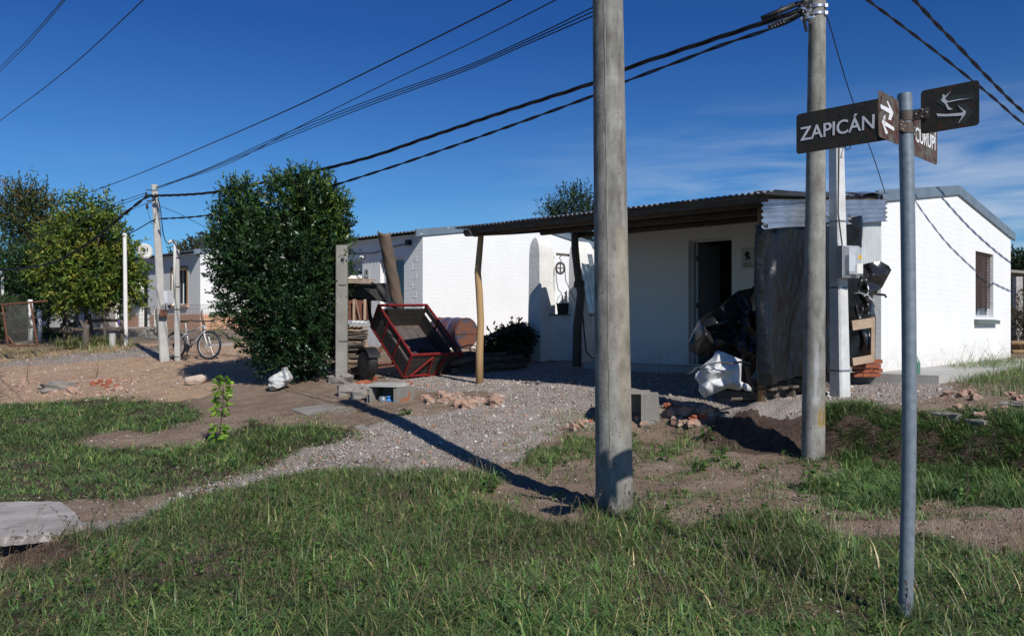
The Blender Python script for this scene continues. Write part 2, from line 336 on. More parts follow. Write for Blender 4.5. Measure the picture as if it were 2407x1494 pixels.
def text_mesh(name, txt, size, m, parent, org, right, up, width=None, bold=0.0, thick=.001):
    c = bpy.data.curves.new(name, 'FONT'); c.body = txt; c.size = size; c.offset = bold; c.extrude = thick
    o = bpy.data.objects.new(name+'_tmp', c); C.objects.link(o); bpy.context.view_layer.update()
    me = bpy.data.meshes.new_from_object(o.evaluated_get(bpy.context.evaluated_depsgraph_get()))
    bpy.data.objects.remove(o)
    n = len(me.vertices); co = np.zeros(n*3, np.float32); me.vertices.foreach_get('co', co); co = co.reshape(-1, 3)
    x0, x1 = co[:, 0].min(), co[:, 0].max(); k = width/(x1-x0) if width else 1
    right, up = Vector(right).normalized(), Vector(up).normalized(); nrm = right.cross(up); inv = XF[parent].inverted()
    R = np.array([right, up, nrm]); w = ((co-[x0, 0, 0])*[k, 1, 1])@R+np.array(org)
    Mi = np.array(inv); w = w@Mi[:3, :3].T+Mi[:3, 3]
    me.vertices.foreach_set('co', w.astype(np.float32).ravel()); me.materials.clear(); me.update()
    return finish(me, name, m, parent, None, False)
_cr = np.random.default_rng(77); _cd = _cr.normal(size=(16, 3)); _cd /= np.linalg.norm(_cd, axis=1, keepdims=True); _cf = _cr.uniform(.5, 2.6, 16); _cp = _cr.uniform(0, 9, 16)
def crumple(X, Y, Z, s, seed=0, n=12):
    """creased, piecewise flat relief: a sum of folds in many directions"""
    X = X+.10/s*vn(X*s*.8+seed, Y*s*.8, Z*s*.8); Y = Y+.10/s*vn(X*s*.8, Y*s*.8+seed, Z*s*.8); r = 0
    for i in range(n):
        t = (X*_cd[i, 0]+Y*_cd[i, 1]+Z*_cd[i, 2])*s*_cf[i]*.5+_cp[i]+seed*.37*(i+1); r = r+(np.abs(t-np.floor(t)-.5)*4-1)/_cf[i]**.9
    return r/3.0
def facets(name, label, cat, raw, nb, conv, Y0, back, m, lev=3, amp=.012, cs=9.0, seed=0, auto=16, ks=1.0):
    """a creased sheet: traced corners with their own depths, folded along the triangles between them, closed by a bulging back"""
    from mathutils.geometry import delaunay_2d_cdt
    px = [conv(x, y) for x, y, d in raw]; dz = [d*ks for *_, d in raw]
    co, ed, fa, *_r = delaunay_2d_cdt([Vector(p) for p in px], [(i, (i+1) % nb) for i in range(nb)], [list(range(nb))], 1, 1e-5)
    idx = [min(range(len(px)), key=lambda i: (px[i][0]-c.x)**2+(px[i][1]-c.y)**2) for c in co]
    V_ = [np.array(P(c.x, c.y, Y0+dz[i])) for c, i in zip(co, idx)]; T = [tuple(f) for f in fa if len(f) == 3]
    for _ in range(lev):
        mid = {}; T2 = []
        def mp_(a, b):
            k = (min(a, b), max(a, b))
            if k not in mid: mid[k] = len(V_); V_.append((V_[a]+V_[b])/2)
            return mid[k]
        for a, b, c in T: ab, bc, ca = mp_(a, b), mp_(b, c), mp_(c, a); T2 += [(a, ab, ca), (ab, b, bc), (ca, bc, c), (ab, bc, ca)]
        T = T2
    V_ = np.array(V_); cnt = {}; sm_ = 5
    for a, b, c in T:
        for e in ((a, b), (b, c), (c, a)): cnt[tuple(sorted(e))] = cnt.get(tuple(sorted(e)), 0)+1
    bd = {i for e, k in cnt.items() if k == 1 for i in e}; n = len(V_); ctr_ = V_.mean(0)
    nb_ = np.zeros_like(V_); dg = np.zeros(n)
    E_ = np.array(list(cnt)); lock = np.zeros(n, bool); lock[sorted(bd)] = True
    for _ in range(sm_):
        nb_[:] = 0; dg[:] = 0; np.add.at(nb_, E_[:, 0], V_[E_[:, 1]]); np.add.at(nb_, E_[:, 1], V_[E_[:, 0]]); np.add.at(dg, E_[:, 0], 1); np.add.at(dg, E_[:, 1], 1)
        V_ = np.where(lock[:, None], V_, V_*.45+.55*nb_/dg[:, None])
    nd = amp*crumple(V_[:, 0], V_[:, 1]*.3, V_[:, 2], cs, seed)+amp*.8*vn(V_[:, 0]*cs*.7, V_[:, 2]*cs*.7, seed); inn = np.array([0.0 if i in bd else 1.0 for i in range(n)])
    Fv = V_.copy(); Fv[:, 1] += nd*inn
    bdp = V_[sorted(bd)]; dist = np.sqrt(((V_[:, None, ::2]-bdp[None, :, ::2])**2).sum(-1)).min(1); k = np.clip(dist/.16, 0, 1); Bv = V_.copy(); Bv[:, 1] = np.maximum(Bv[:, 1], Y0)*k+Bv[:, 1]*(1-k)+back*np.sqrt(k)
    mb = MB(); mb.v = [Vector(v) for v in Fv]+[Vector(v) for v in Bv]; mb.f = list(T)+[(n+c if c not in bd else c, n+b if b not in bd else b, n+a if a not in bd else a) for a, b, c in T]; mb.m = [0]*len(mb.f)
    o = mb.build(name, m, smooth=True, auto=auto); return tagp(o, label, cat)
def inflate(rows, Yc, dep, m, name, parent=None, nseg=44, nrow=40, crum=.04, cs=5.0, seed=0, power=.6, flatback=1.0, smooth=True, pleat=0, npl=9):
    """rows: (py, left px, right px, depth offset, half depth factor): a lump with the traced outline, its own thickness and crumpled skin"""
    rows = sorted(rows); ys = [r[0] for r in rows]; V = []
    t = np.linspace(0, 1, nrow); py = ys[0]+(ys[-1]-ys[0])*(t-.0)
    l = np.interp(py, ys, [r[1] for r in rows]); r = np.interp(py, ys, [q[2] for q in rows]); od = np.interp(py, ys, [q[3] for q in rows]); fd = np.interp(py, ys, [q[4] for q in rows])
    a = np.linspace(0, 2*np.pi, nseg, endpoint=False); ca = np.cos(a); sa = np.sin(a)
    xx = (l+r)[:, None]/2+(r-l)[:, None]/2*np.sign(ca)*np.abs(ca)**power
    yy = Yc+od[:, None]+dep*fd[:, None]*np.sign(sa)*np.abs(sa)**power*np.where(sa > 0, flatback, 1)
    X = (xx-CX)/F_PX*(Yc+od[:, None]); Z = CZ-(py[:, None]-YH)/F_PX*(Yc+od[:, None])+0*xx
    cxm = X.mean(1, keepdims=True); cym = yy.mean(1, keepdims=True); nx, ny = X-cxm, yy-cym; ln = np.hypot(nx, ny)+1e-4; nx, ny = nx/ln, ny/ln
    k3 = vn(X*cs*.6+seed, yy*cs*.6, Z*cs*.6+9); d = crum*(1.5*crumple(X, yy, Z, cs*.55, seed)+.5*crumple(X, yy, Z, cs*1.7, seed+3)+.5*k3)
    if pleat: tt = a[None]*npl/(2*np.pi)+.6*vn(Z*3, Z*0+seed); d = d+pleat*(np.abs(tt-np.floor(tt)-.5)*4-1)
    X = X+nx*d; yy = yy+ny*d; Z = Z+crum*.6*vn(X*cs+9, yy*cs, Z*cs)
    V = np.stack([X, yy, Z], -1).reshape(-1, 3); n = nseg
    F_ = [(i*n+j, i*n+(j+1) % n, (i+1)*n+(j+1) % n, (i+1)*n+j) for i in range(nrow-1) for j in range(n)]
    mb = MB(); mb.v = [Vector(v) for v in V]; mb.f = F_+[tuple(range(n)), tuple((nrow-1)*n+j for j in range(n))]; mb.m = [0]*len(mb.f)
    return mb.build(name, m, parent, smooth=smooth, auto=24)
# ================================================================ terrain
GRAVEL = [(150,1225),(330,1195),(430,1150),(640,1088),(760,1045),(850,1012),(960,975),(1110,962),(1190,945),(1165,925),(990,915),(960,905),(900,880),(1080,850),(1235,852),(1485,840),(2010,880),(2110,893),(2215,893),(2240,925),(2120,950),(2040,960),(1940,962),(1850,985),(1700,978),(1560,975),(1400,962),(1395,1000),(1320,1015),(1270,1045),(1220,1085),(1100,1092),(1010,1115),(860,1118),(740,1150),(560,1165),(420,1200),(250,1240)]
GRAVEL2 = [(0,845),(200,832),(390,815),(390,835),(200,850),(0,862)]
PINK = [(0,838),(250,815),(560,810),(760,880),(560,905),(380,950),(0,950)]
STRAWP = [(0,800),(300,800),(560,820),(600,880),(480,925),(300,940),(0,945)]
def px_of(X, Y): Z = gz(X, Y); return pix(X, Y, Z)
xs = np.concatenate([np.arange(-400, -60, 20), np.arange(-60, -18, 1.5), np.arange(-18, -8, .25), np.arange(-8, 7, .055), np.arange(7, 12, .2), np.arange(12, 40, 1.5), np.arange(40, 420, 20)])
ysn = np.concatenate([np.arange(-8, 2.6, .5), np.arange(2.6, 12.5, .055), np.arange(12.5, 22, .14), np.arange(22, 60, 1.0), np.arange(60, 900, 20)])
GX, GY = np.meshgrid(xs, ysn, indexing='ij'); GZ = gz(GX, GY)
near = 1-sstep(12, 26, GY)
Yc_ = np.maximum(GY, 1.0); PXa, PYa = pix(GX, Yc_, GZ)
jx = 26*fbm(GX*1.6, GY*1.6, 1)*6/np.maximum(Yc_, 4); jy = 9*fbm(GX*1.9, GY*1.9, 7)*8/np.maximum(Yc_, 6)
front = GY > 2.4
grv = (inpoly(PXa+jx, PYa+jy, GRAVEL) | inpoly(PXa+jx, PYa+jy*.5, GRAVEL2)) & front
pnk = inpoly(PXa+jx, PYa+jy, PINK) & front
rxx, ryy = GX-FX, GY-FY; Ug = rxx*UX+ryy*UY; Vg = rxx*VX+ryy*VY
bank = np.exp(-((Vg+3.3)/.55)**2)*sstep(1.3, .2, Ug)*sstep(-5, -1.5, Ug)
GZ2 = GZ+near*(.012*fbm(GX*7, GY*7, 0, 3)+.006*vn(GX*19, GY*19, 4)+bank*.09*np.maximum(0, fbm(GX*4, GY*4, 2, 4)))
nv_ = len(ysn); nu_ = len(xs); idx = np.arange(nu_*nv_).reshape(nu_, nv_)
Fq = np.stack([idx[:-1, :-1], idx[1:, :-1], idx[1:, 1:], idx[:-1, 1:]], -1).reshape(-1, 4)
colr = None
GRASSY = [[(-500,1420),(-90,1345),(0,1330),(60,1290),(120,1262),(210,1245),(320,1222),(480,1165),(600,1138),(700,1122),(820,1108),(950,1105),(1060,1100),(1150,1120),(1160,1150),(1080,1165),(1190,1205),(1290,1235),(1390,1215),(1500,1205),(1600,1240),(1700,1215),(1800,1190),(1900,1205),(2000,1272),(2100,1262),(2200,1245),(2300,1290),(2500,1310),(2950,1330),(3000,2400),(-560,2400)],
 [(-560,985),(-90,965),(130,945),(250,935),(400,945),(480,965),(470,992),(380,1008),(290,1010),(210,1025),(160,1045),(250,1062),(480,1052),(560,1020),(590,990),(700,1000),(820,1010),(830,1040),(700,1062),(640,1082),(600,1112),(430,1145),(300,1172),(150,1182),(-90,1182),(-560,1190)]]
gsy = (inpoly(PXa+jx, PYa+jy, GRASSY[0]) | inpoly(PXa+jx, PYa+jy, GRASSY[1])) & front
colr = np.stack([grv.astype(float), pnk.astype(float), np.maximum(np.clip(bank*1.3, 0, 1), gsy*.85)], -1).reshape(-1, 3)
gm = bpy.data.materials.new('soil_and_gravel'); gm.use_nodes = True; t_ = gm.node_tree; N = t_.nodes; l_ = t_.links.new; B = N['Principled BSDF']; B.inputs['Roughness'].default_value = .95; B.inputs['Specular IOR Level'].default_value = .2
tcg = N.new('ShaderNodeTexCoord')
def gn(s, d=8, r=.65):
    k = N.new('ShaderNodeTexNoise'); k.inputs['Scale'].default_value = s; k.inputs['Detail'].default_value = d; k.inputs['Roughness'].default_value = r; l_(tcg.outputs['Object'], k.inputs[0]); return k.outputs[0]
def gr(src, *st):
    k = N.new('ShaderNodeValToRGB'); e = k.color_ramp.elements
    while len(e) < len(st): e.new(.5)
    for q, (p, c) in zip(e, st): q.position = p; q.color = (*c, 1)
    l_(src, k.inputs[0]); return k.outputs[0]
def gmix(a, b, f):
    k = N.new('ShaderNodeMixRGB')
    for i, s in ((0, f), (1, a), (2, b)): l_(s, k.inputs[i])
    return k.outputs[0]
def gmul(a, b, op='MULTIPLY'):
    k = N.new('ShaderNodeMath'); k.operation = op; l_(a, k.inputs[0])
    if isinstance(b, float): k.inputs[1].default_value = b
    else: l_(b, k.inputs[1])
    return k.outputs[0]
soil = gr(gn(1.6), (.3, (.16, .108, .076)), (.5, (.262, .188, .135)), (.7, (.345, .265, .20)))
soil = gmix(soil, gr(gn(60, 3), (.4, (.10, .075, .055)), (.62, (.34, .27, .22))), gr(gn(9), (.45, (0, 0, 0)), (.7, (.7, .7, .7))))
vo = N.new('ShaderNodeTexVoronoi'); vo.inputs['Scale'].default_value = 80; l_(tcg.outputs['Object'], vo.inputs[0])
sv = N.new('ShaderNodeSeparateXYZ'); l_(vo.outputs['Color'], sv.inputs[0])
grc = gr(sv.outputs[0], (.0, (.18, .16, .145)), (.35, (.27, .245, .225)), (.6, (.34, .295, .25)), (.85, (.41, .375, .34)), (1, (.30, .20, .14)))
grc = gmix(grc, gr(gn(3), (.3, (.29, .24, .205)), (.7, (.41, .36, .32))), gr(gn(5), (.4, (.15, .15, .15)), (.7, (.6, .6, .6))))
pk = gr(gn(2.2), (.3, (.33, .20, .12)), (.5, (.46, .31, .205)), (.68, (.50, .36, .19)))
pk = gmix(pk, gr(gn(26, 5), (.4, (.26, .16, .11)), (.6, (.55, .43, .33))), gr(gn(6), (.4, (0, 0, 0)), (.65, (.8, .8, .8))))
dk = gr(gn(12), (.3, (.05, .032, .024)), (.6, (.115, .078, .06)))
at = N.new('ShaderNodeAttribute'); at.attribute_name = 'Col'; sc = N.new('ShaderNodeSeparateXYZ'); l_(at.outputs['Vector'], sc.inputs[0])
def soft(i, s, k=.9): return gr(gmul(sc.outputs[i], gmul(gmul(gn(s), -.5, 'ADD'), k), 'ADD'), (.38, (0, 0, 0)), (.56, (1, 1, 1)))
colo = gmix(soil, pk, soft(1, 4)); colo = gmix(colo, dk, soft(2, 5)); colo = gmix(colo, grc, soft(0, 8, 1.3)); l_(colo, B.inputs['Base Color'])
bu = N.new('ShaderNodeBump'); bu.inputs['Strength'].default_value = .75; bu.inputs['Distance'].default_value = .025
l_(gmul(gmul(gn(38, 8, .75), vo.outputs['Distance'], 'ADD'), gmul(gn(8), 2.0), 'ADD'), bu.inputs['Height']); l_(bu.outputs[0], B.inputs['Normal'])
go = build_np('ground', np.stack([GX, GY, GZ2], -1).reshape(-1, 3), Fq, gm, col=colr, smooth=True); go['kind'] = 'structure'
def stuffmesh(name, V, Fc, m, label, cat, col=None, smooth=False):
    o = build_np(name, V, Fc, m, col=col, smooth=smooth); return tagp(o, label, cat, kind='stuff')
# gravel stones and soil crumbs
def stones(n, poly, xr, yr, smin, smax, seed, cols):
    r = np.random.default_rng(seed); X = r.uniform(*xr, n); Y = np.sqrt(r.uniform(yr[0]**2, yr[1]**2, n)); px, py = px_of(X, Y)
    k = inpoly(px+r.normal(0, 14, n), py+r.normal(0, 5, n), poly) if poly else np.ones(n, bool)
    X, Y = X[k], Y[k]; n = len(X); s = r.uniform(smin, smax, n)*(r.random(n)**1.2*.8+.5); Z = gz(X, Y)+s*.15
    d = np.array([[1, 0, 0], [0, 1, 0], [-1, 0, 0], [0, -1, 0], [0, 0, .75], [0, 0, -.6]], float)
    q = d[None]*(1+r.uniform(-.35, .35, (n, 6, 3)))+r.uniform(-.18, .18, (n, 6, 3)); a = r.uniform(0, 6.3, n); ca, sa = np.cos(a)[:, None], np.sin(a)[:, None]
    V = np.stack([q[..., 0]*ca-q[..., 1]*sa, q[..., 0]*sa+q[..., 1]*ca, q[..., 2]], -1)*s[:, None, None]+np.stack([X, Y, Z], -1)[:, None]
    f = np.array([[0, 1, 4], [1, 2, 4], [2, 3, 4], [3, 0, 4], [1, 0, 5], [2, 1, 5], [3, 2, 5], [0, 3, 5]])
    Fc = (f[None]+6*np.arange(n)[:, None, None]).reshape(-1, 3); c = np.array(cols)[r.integers(0, len(cols), n)]*r.uniform(.7, 1.2, (n, 1))
    return V.reshape(-1, 3), Fc, np.repeat(c, 6, 0)
M['stonecol'] = mat('crushed_stone', (1, 1, 1), rough=.9, attr='Col')
GC = [(.37, .335, .30), (.29, .265, .245), (.43, .385, .345), (.38, .30, .24), (.20, .185, .175), (.47, .43, .40), (.34, .20, .14)]
v, f, c = stones(150000, GRAVEL, (-5, 7), (7, 16), .006, .014, 1, GC); stuffmesh('gravel', v, f, M['stonecol'], 'grey crushed stone spread over the path and the yard by the carport', 'gravel', c)
v, f, c = stones(2600, GRAVEL, (-5, 7), (6.5, 14), .018, .04, 6, GC); stuffmesh('loose_stones', v, f, M['stonecol'], 'larger loose stones among the crushed gravel', 'stones', c)
v, f, c = stones(9000, None, (-6, 6), (3.6, 12), .006, .016, 2, [(.2, .14, .11), (.3, .24, .2), (.4, .36, .33), (.14, .1, .08)]); stuffmesh('soil_crumbs', v, f, M['stonecol'], 'small clods and pebbles scattered on the bare brown soil', 'pebbles', c)
v, f, c = stones(9000, PINK, (-14, 0), (11, 26), .010, .03, 3, [(.45, .33, .24), (.42, .24, .16), (.3, .2, .15), (.48, .42, .36)]); stuffmesh('rubble_crumbs', v, f, M['stonecol'], 'pinkish crumbs of brick and mortar on the dry yard', 'rubble crumbs', c)
# ---------------------------------------------------------------- grass
G1 = [(-500,1420),(-90,1345),(0,1330),(60,1290),(120,1262),(210,1245),(320,1222),(480,1165),(600,1138),(700,1122),(820,1108),(950,1105),(1060,1100),(1150,1120),(1160,1150),(1080,1165),(1190,1205),(1290,1235),(1390,1215),(1500,1205),(1600,1240),(1700,1215),(1800,1190),(1900,1205),(2000,1272),(2100,1262),(2200,1245),(2300,1290),(2500,1310),(2950,1330),(3000,1800),(-560,1800)]
G2 = [(-560,985),(-90,965),(130,945),(250,935),(400,945),(480,965),(470,992),(380,1008),(290,1010),(210,1025),(160,1045),(250,1062),(480,1052),(560,1020),(590,990),(700,1000),(820,1010),(830,1040),(700,1062),(640,1082),(600,1112),(430,1145),(300,1172),(150,1182),(-90,1182),(-560,1190)]
G3 = [(1215,1105),(1255,1055),(1320,1015),(1400,1010),(1500,1005),(1580,1003),(1700,1025),(1735,1060),(1600,1072),(1500,1085),(1400,1080),(1290,1112)]
G3b = [(1490,1095),(1620,1090),(1780,1120),(1830,1175),(1650,1190),(1500,1150)]
G4 = [(1935,965),(2030,955),(2140,985),(2300,965),(2500,1000),(2950,1010),(2950,1200),(2500,1190),(2300,1192),(2200,1172),(2080,1192),(1960,1182),(1890,1150),(2000,1105),(1965,1030)]
G5 = [(2230,870),(2300,850),(2900,850),(2900,935),(2330,932),(2250,905)]
GG = np.array([(.064, .130, .036), (.090, .166, .046), (.035, .082, .028), (.138, .196, .054), (.19, .20, .080), (.36, .30, .15), (.080, .130, .062), (.095, .072, .045)])
def blades(n, poly, xr, yr, lmin, lmax, wd, seed, pr, lean=(.25, .95), segs=3, jit=12, patch=1.0, dens=0.0):
    r = np.random.default_rng(seed); X = r.uniform(*xr, n); Y = r.uniform(*yr, n); px, py = px_of(X, Y)
    j1 = 26*fbm(X*1.6, Y*1.6, 1)*6/np.maximum(Y, 4); j2 = 8*fbm(X*1.9, Y*1.9, 7)*8/np.maximum(Y, 6)
    k = inpoly(px+j1+r.normal(0, jit, n), py+j2+r.normal(0, jit*.4, n), poly) & (np.abs(px-CX) < 1900)
    cl = fbm(X*2.3, Y*2.3, 5, 3); k &= r.random(n) < np.clip(.75+cl*patch-dens, .05, 1)
    k &= np.hypot((X+3.6)/.82, (Y-5.5)/.48) > 1
    X, Y, cl = X[k], Y[k], cl[k]; n = len(X); Z = gz(X, Y)-.01
    # most blades belong to a tuft: pull them towards its centre and let them fan outwards
    cs_ = .115; jx_ = (X/cs_)+.0; ix, iy = np.floor(X/cs_), np.floor(Y/cs_); hx = _h(ix.astype(int), iy.astype(int), 5); hy = _h(ix.astype(int), iy.astype(int), 9); tx, ty = (ix+.15+.7*hx)*cs_, (iy+.15+.7*hy)*cs_
    tuft = r.random(n) < .62; X = np.where(tuft, tx+(X-tx)*.42, X); Y = np.where(tuft, ty+(Y-ty)*.42, Y); Z = gz(X, Y)-.01
    ln = r.uniform(lmin, lmax, n)*(1+.45*fbm(X*1.1+9, Y*1.1, 2, 2))*np.where(tuft, .75+.6*_h(ix.astype(int), iy.astype(int), 3), 1); w = wd*r.uniform(.6, 1.35, n)
    az = np.where(tuft, np.arctan2(Y-ty, X-tx)+r.normal(0, .7, n), r.uniform(0, 2*np.pi, n)*.75+2.5*fbm(X*.9, Y*.9, 8, 2)); th = r.uniform(*lean, n); dth = r.uniform(.25, .95, n)
    p = np.stack([X, Y, Z], -1); side = np.stack([-np.sin(az), np.cos(az), 0*az], -1); V = np.zeros((n, 2*(segs+1), 3)); q = p.copy()
    for i in range(segs+1):
        ww = w*(1-(i/segs)**1.6*.92)*.5
        V[:, 2*i] = q-side*ww[:, None]; V[:, 2*i+1] = q+side*ww[:, None]
        d = np.stack([np.cos(az)*np.sin(th), np.sin(az)*np.sin(th), np.cos(th)], -1); q = q+d*(ln/segs)[:, None]; th = np.minimum(th+dth, 2.05)
    # keep the drooping ends from sinking under the ground
    V[..., 2] = np.maximum(V[..., 2], Z[:, None]+.004)
    f = np.array([[2*i, 2*i+1, 2*i+3, 2*i+2] for i in range(segs)]); Fc = (f[None]+(2*segs+2)*np.arange(n)[:, None, None]).reshape(-1, 4)
    ci = r.choice(len(GG), n, p=pr); c = GG[ci]*r.uniform(.8, 1.35, (n, 1))*(1+.35*np.clip(cl, -1, 1))[:, None]*np.where(tuft, .8+.55*_h(ix.astype(int), iy.astype(int), 7), 1)[:, None]
    c = np.repeat(c[:, None], 2*(segs+1), 1); tipf = np.linspace(0, 1, segs+1).repeat(2)[None, :, None]; c = c*(1-.0*tipf)+np.array([.05, .035, .0])*tipf*.35
    return V.reshape(-1, 3), Fc, c.reshape(-1, 3)
def grass(lst, label, name='grass'):
    Vs, Fs, Cs, o = [], [], [], 0
    for v, f, c in lst: Vs.append(v); Fs.append(f+o); Cs.append(c); o += len(v)
    return stuffmesh(name, np.concatenate(Vs), np.concatenate(Fs), M['grass'], label, 'grass', np.concatenate(Cs))
PR1 = [.24, .24, .14, .14, .08, .055, .08, .025]; PRs = [.16, .2, .1, .18, .12, .12, .06, .06]
grass([blades(520000, G1, (-6.5, 6.5), (3.55, 8.6), .05, .15, .0056, 21, PR1, (.45, 1.25), patch=.15),
       blades(4500, G1, (-6.5, 6.5), (3.7, 8.4), .16, .30, .003, 22, PRs, (.05, .45), 3),
       blades(34000, G1, (-6.5, 6.5), (3.55, 8.4), .10, .22, .010, 23, PR1, (.3, 1.1), 3, patch=2.2, dens=.35),
       blades(52000, G1, (-6.5, 6.5), (3.55, 8.4), .08, .2, .004, 33, [0, 0, 0, .1, .3, .45, 0, .15], (1.15, 1.5), 3, patch=.8)],
      'thick uncut grass with dry blades filling the bottom of the scene')
grass([blades(370000, G2, (-13, -1), (6, 15), .05, .13, .009, 24, PR1, (.5, 1.25), segs=2, patch=.25)], 'grass patch on the left between the slab and the pink rubble')
grass([blades(60000, G3, (-.5, 4), (6.8, 12), .06, .16, .008, 25, PR1, (.4, 1.2), segs=2, patch=1.4, dens=.1), blades(26000, G3b, (.5, 4), (6, 10), .05, .13, .0065, 26, PR1, segs=2, jit=40, patch=2.2, dens=.35)],
      'tufts of grass beside the big pole and the grey block')
grass([blades(330000, G4, (2, 9), (6.3, 11.5), .07, .18, .009, 27, [.3, .26, .2, .08, .04, .02, .08, .02], (.4, 1.2), segs=2, patch=.4)], 'dark grass bank on the right behind the sign post')
grass([blades(50000, G5, (5, 15), (9.3, 16), .07, .24, .006, 28, PR1, (.05, .5), 3, jit=20)], 'wispy tall grass in front of the gable wall at right')
BARE = [(560,950),(1400,950),(1400,1230),(560,1230)]; BARE2 = [(1480,1080),(2400,1080),(2400,1300),(1480,1300)]
grass([blades(30000, BARE, (-4, 2), (6, 12), .03, .08, .006, 29, PRs, segs=2, patch=3.2, dens=1.25), blades(60000, BARE2, (0, 7), (5.5, 10), .03, .10, .006, 30, PR1, segs=2, patch=3.0, dens=.85)],
      'sparse short sprouts of grass on the bare soil of the yard')
DRY = [(-60,815),(150,808),(300,812),(320,822),(160,838),(-60,856)]; DRY2 = [(175,800),(300,800),(310,822),(180,828)]
grass([blades(52000, DRY, (-17, -6), (14, 30), .08, .22, .012, 34, [0, 0, 0, .05, .25, .62, 0, .08], (.6, 1.35), segs=2, patch=.6), blades(9000, DRY2, (-14, -8), (17, 30), .15, .45, .012, 35, [.1, .1, .05, .15, .2, .35, 0, .05], (.1, .8), 3)], 'band of dry yellow grass along the rustic fence at left')
# dry straw litter
n = 26000; r = np.random.default_rng(31); X = r.uniform(-20, 0, n); Y = np.sqrt(r.uniform(10.5**2, 27**2, n)); px, py = px_of(X, Y)
k = inpoly(px+r.normal(0, 20, n), py+r.normal(0, 6, n), STRAWP) & (r.random(n) < np.clip(.45+1.3*fbm(X*.8, Y*.8, 2), 0, 1)); X, Y = X[k], Y[k]; n = len(X)
a = r.uniform(0, 6.28, n); ln = r.uniform(.06, .18, n); dx = np.stack([np.cos(a)*ln, np.sin(a)*ln, r.uniform(-.01, .03, n)], -1); sd_ = np.stack([-np.sin(a), np.cos(a), 0*a], -1)*.004
b0 = np.stack([X, Y, gz(X, Y)+.012], -1); V = np.stack([b0-sd_, b0+sd_, b0+dx+sd_, b0+dx-sd_], 1)
stuffmesh('straw_litter', V.reshape(-1, 3), np.arange(4*n).reshape(-1, 4), M['straw'], 'dry yellow straw lying on the yard at left', 'straw', np.repeat(r.uniform(.6, 1.3, (n, 1))*np.array([[.5, .35, .17]]), 4, 0))
n = 16000; r = np.random.default_rng(36); X = r.uniform(-5, 7, n); Y = r.uniform(5.4, 14, n); px, py = px_of(X, Y); BS = [(150,1240),(560,1100),(480,940),(900,880),(1000,960),(1400,1090),(1500,1000),(2407,960),(2407,1320),(1900,1230),(1500,1240),(1150,1180),(1000,1110),(560,1160)]
k = inpoly(px, py, BS) & (r.random(n) < np.clip(.35+1.2*fbm(X*1.3, Y*1.3, 4), 0, 1)) & ~inpoly(px, py, GRAVEL); X, Y = X[k], Y[k]; n = len(X)
a = r.uniform(0, 6.28, n); ln = r.uniform(.02, .11, n); dx = np.stack([np.cos(a)*ln, np.sin(a)*ln, r.uniform(-.006, .012, n)], -1); sd_ = np.stack([-np.sin(a), np.cos(a), 0*a], -1)*.002; b0 = np.stack([X, Y, gz(X, Y)+.022], -1); V = np.stack([b0-sd_, b0+sd_, b0+dx+sd_, b0+dx-sd_], 1)
stuffmesh('dead_grass_litter', V.reshape(-1, 3), np.arange(4*n).reshape(-1, 4), M['stonecol'], 'bits of dead grass and twigs littering the bare soil', 'litter', np.repeat(np.array([(.32, .25, .14), (.12, .08, .05), (.22, .18, .12), (.07, .05, .04)])[r.integers(0, 4, n)], 4, 0))
# seed stalks standing over the front grass
def stalks(n, poly, seed, xr, yr, name, label, h=(.18, .34)):
    r = np.random.default_rng(seed); X = r.uniform(*xr, n); Y = r.uniform(*yr, n); px, py = px_of(X, Y); k = inpoly(px, py, poly); X, Y = X[k], Y[k]; Vs, Fs, Cs = [], [], []
    for i in range(len(X)):
        p = np.array([X[i], Y[i], g(X[i], Y[i])]); az = r.uniform(0, 6.28); H = r.uniform(*h); th = r.uniform(.05, .35); q = p.copy(); pts = [q.copy()]
        for s_ in range(4): q = q+np.array([math.cos(az)*math.sin(th), math.sin(az)*math.sin(th), math.cos(th)])*H/4; th += .16; pts.append(q.copy())
        for a_, b_ in zip(pts[:-1], pts[1:]):
            o = len(Vs); w_ = np.array([.0012, 0, 0]); Vs += [a_-w_, a_+w_, b_+w_, b_-w_]; Fs.append([o, o+1, o+2, o+3]); Cs += [(.16, .14, .06)]*4
        for s_ in range(7):
            b_ = pts[-1]-(pts[-1]-pts[-2])*r.uniform(0, 1.1); o = len(Vs); az2 = r.uniform(0, 6.28); d_ = np.array([math.cos(az2)*.6, math.sin(az2)*.6, .7])*r.uniform(.012, .03); w_ = np.array([-math.sin(az2), math.cos(az2), 0])*.0035
            Vs += [b_, b_+d_*.5+w_, b_+d_, b_+d_*.5-w_]; Fs.append([o, o+1, o+2, o+3]); Cs += [(.11, .07, .06)]*4
    stuffmesh(name, np.array(Vs), np.array(Fs), M['grass'], label, 'grass stalks', np.array(Cs))
stalks(2200, G1, 41, (-4.5, 4.5), (4, 8.2), 'grass_stalks', 'thin brown seed stalks standing above the front grass')
stalks(200, G5, 42, (5, 10), (9.3, 16), 'grass_stalks', 'pale seed stalks waving above the tall grass at right', (.3, .6))
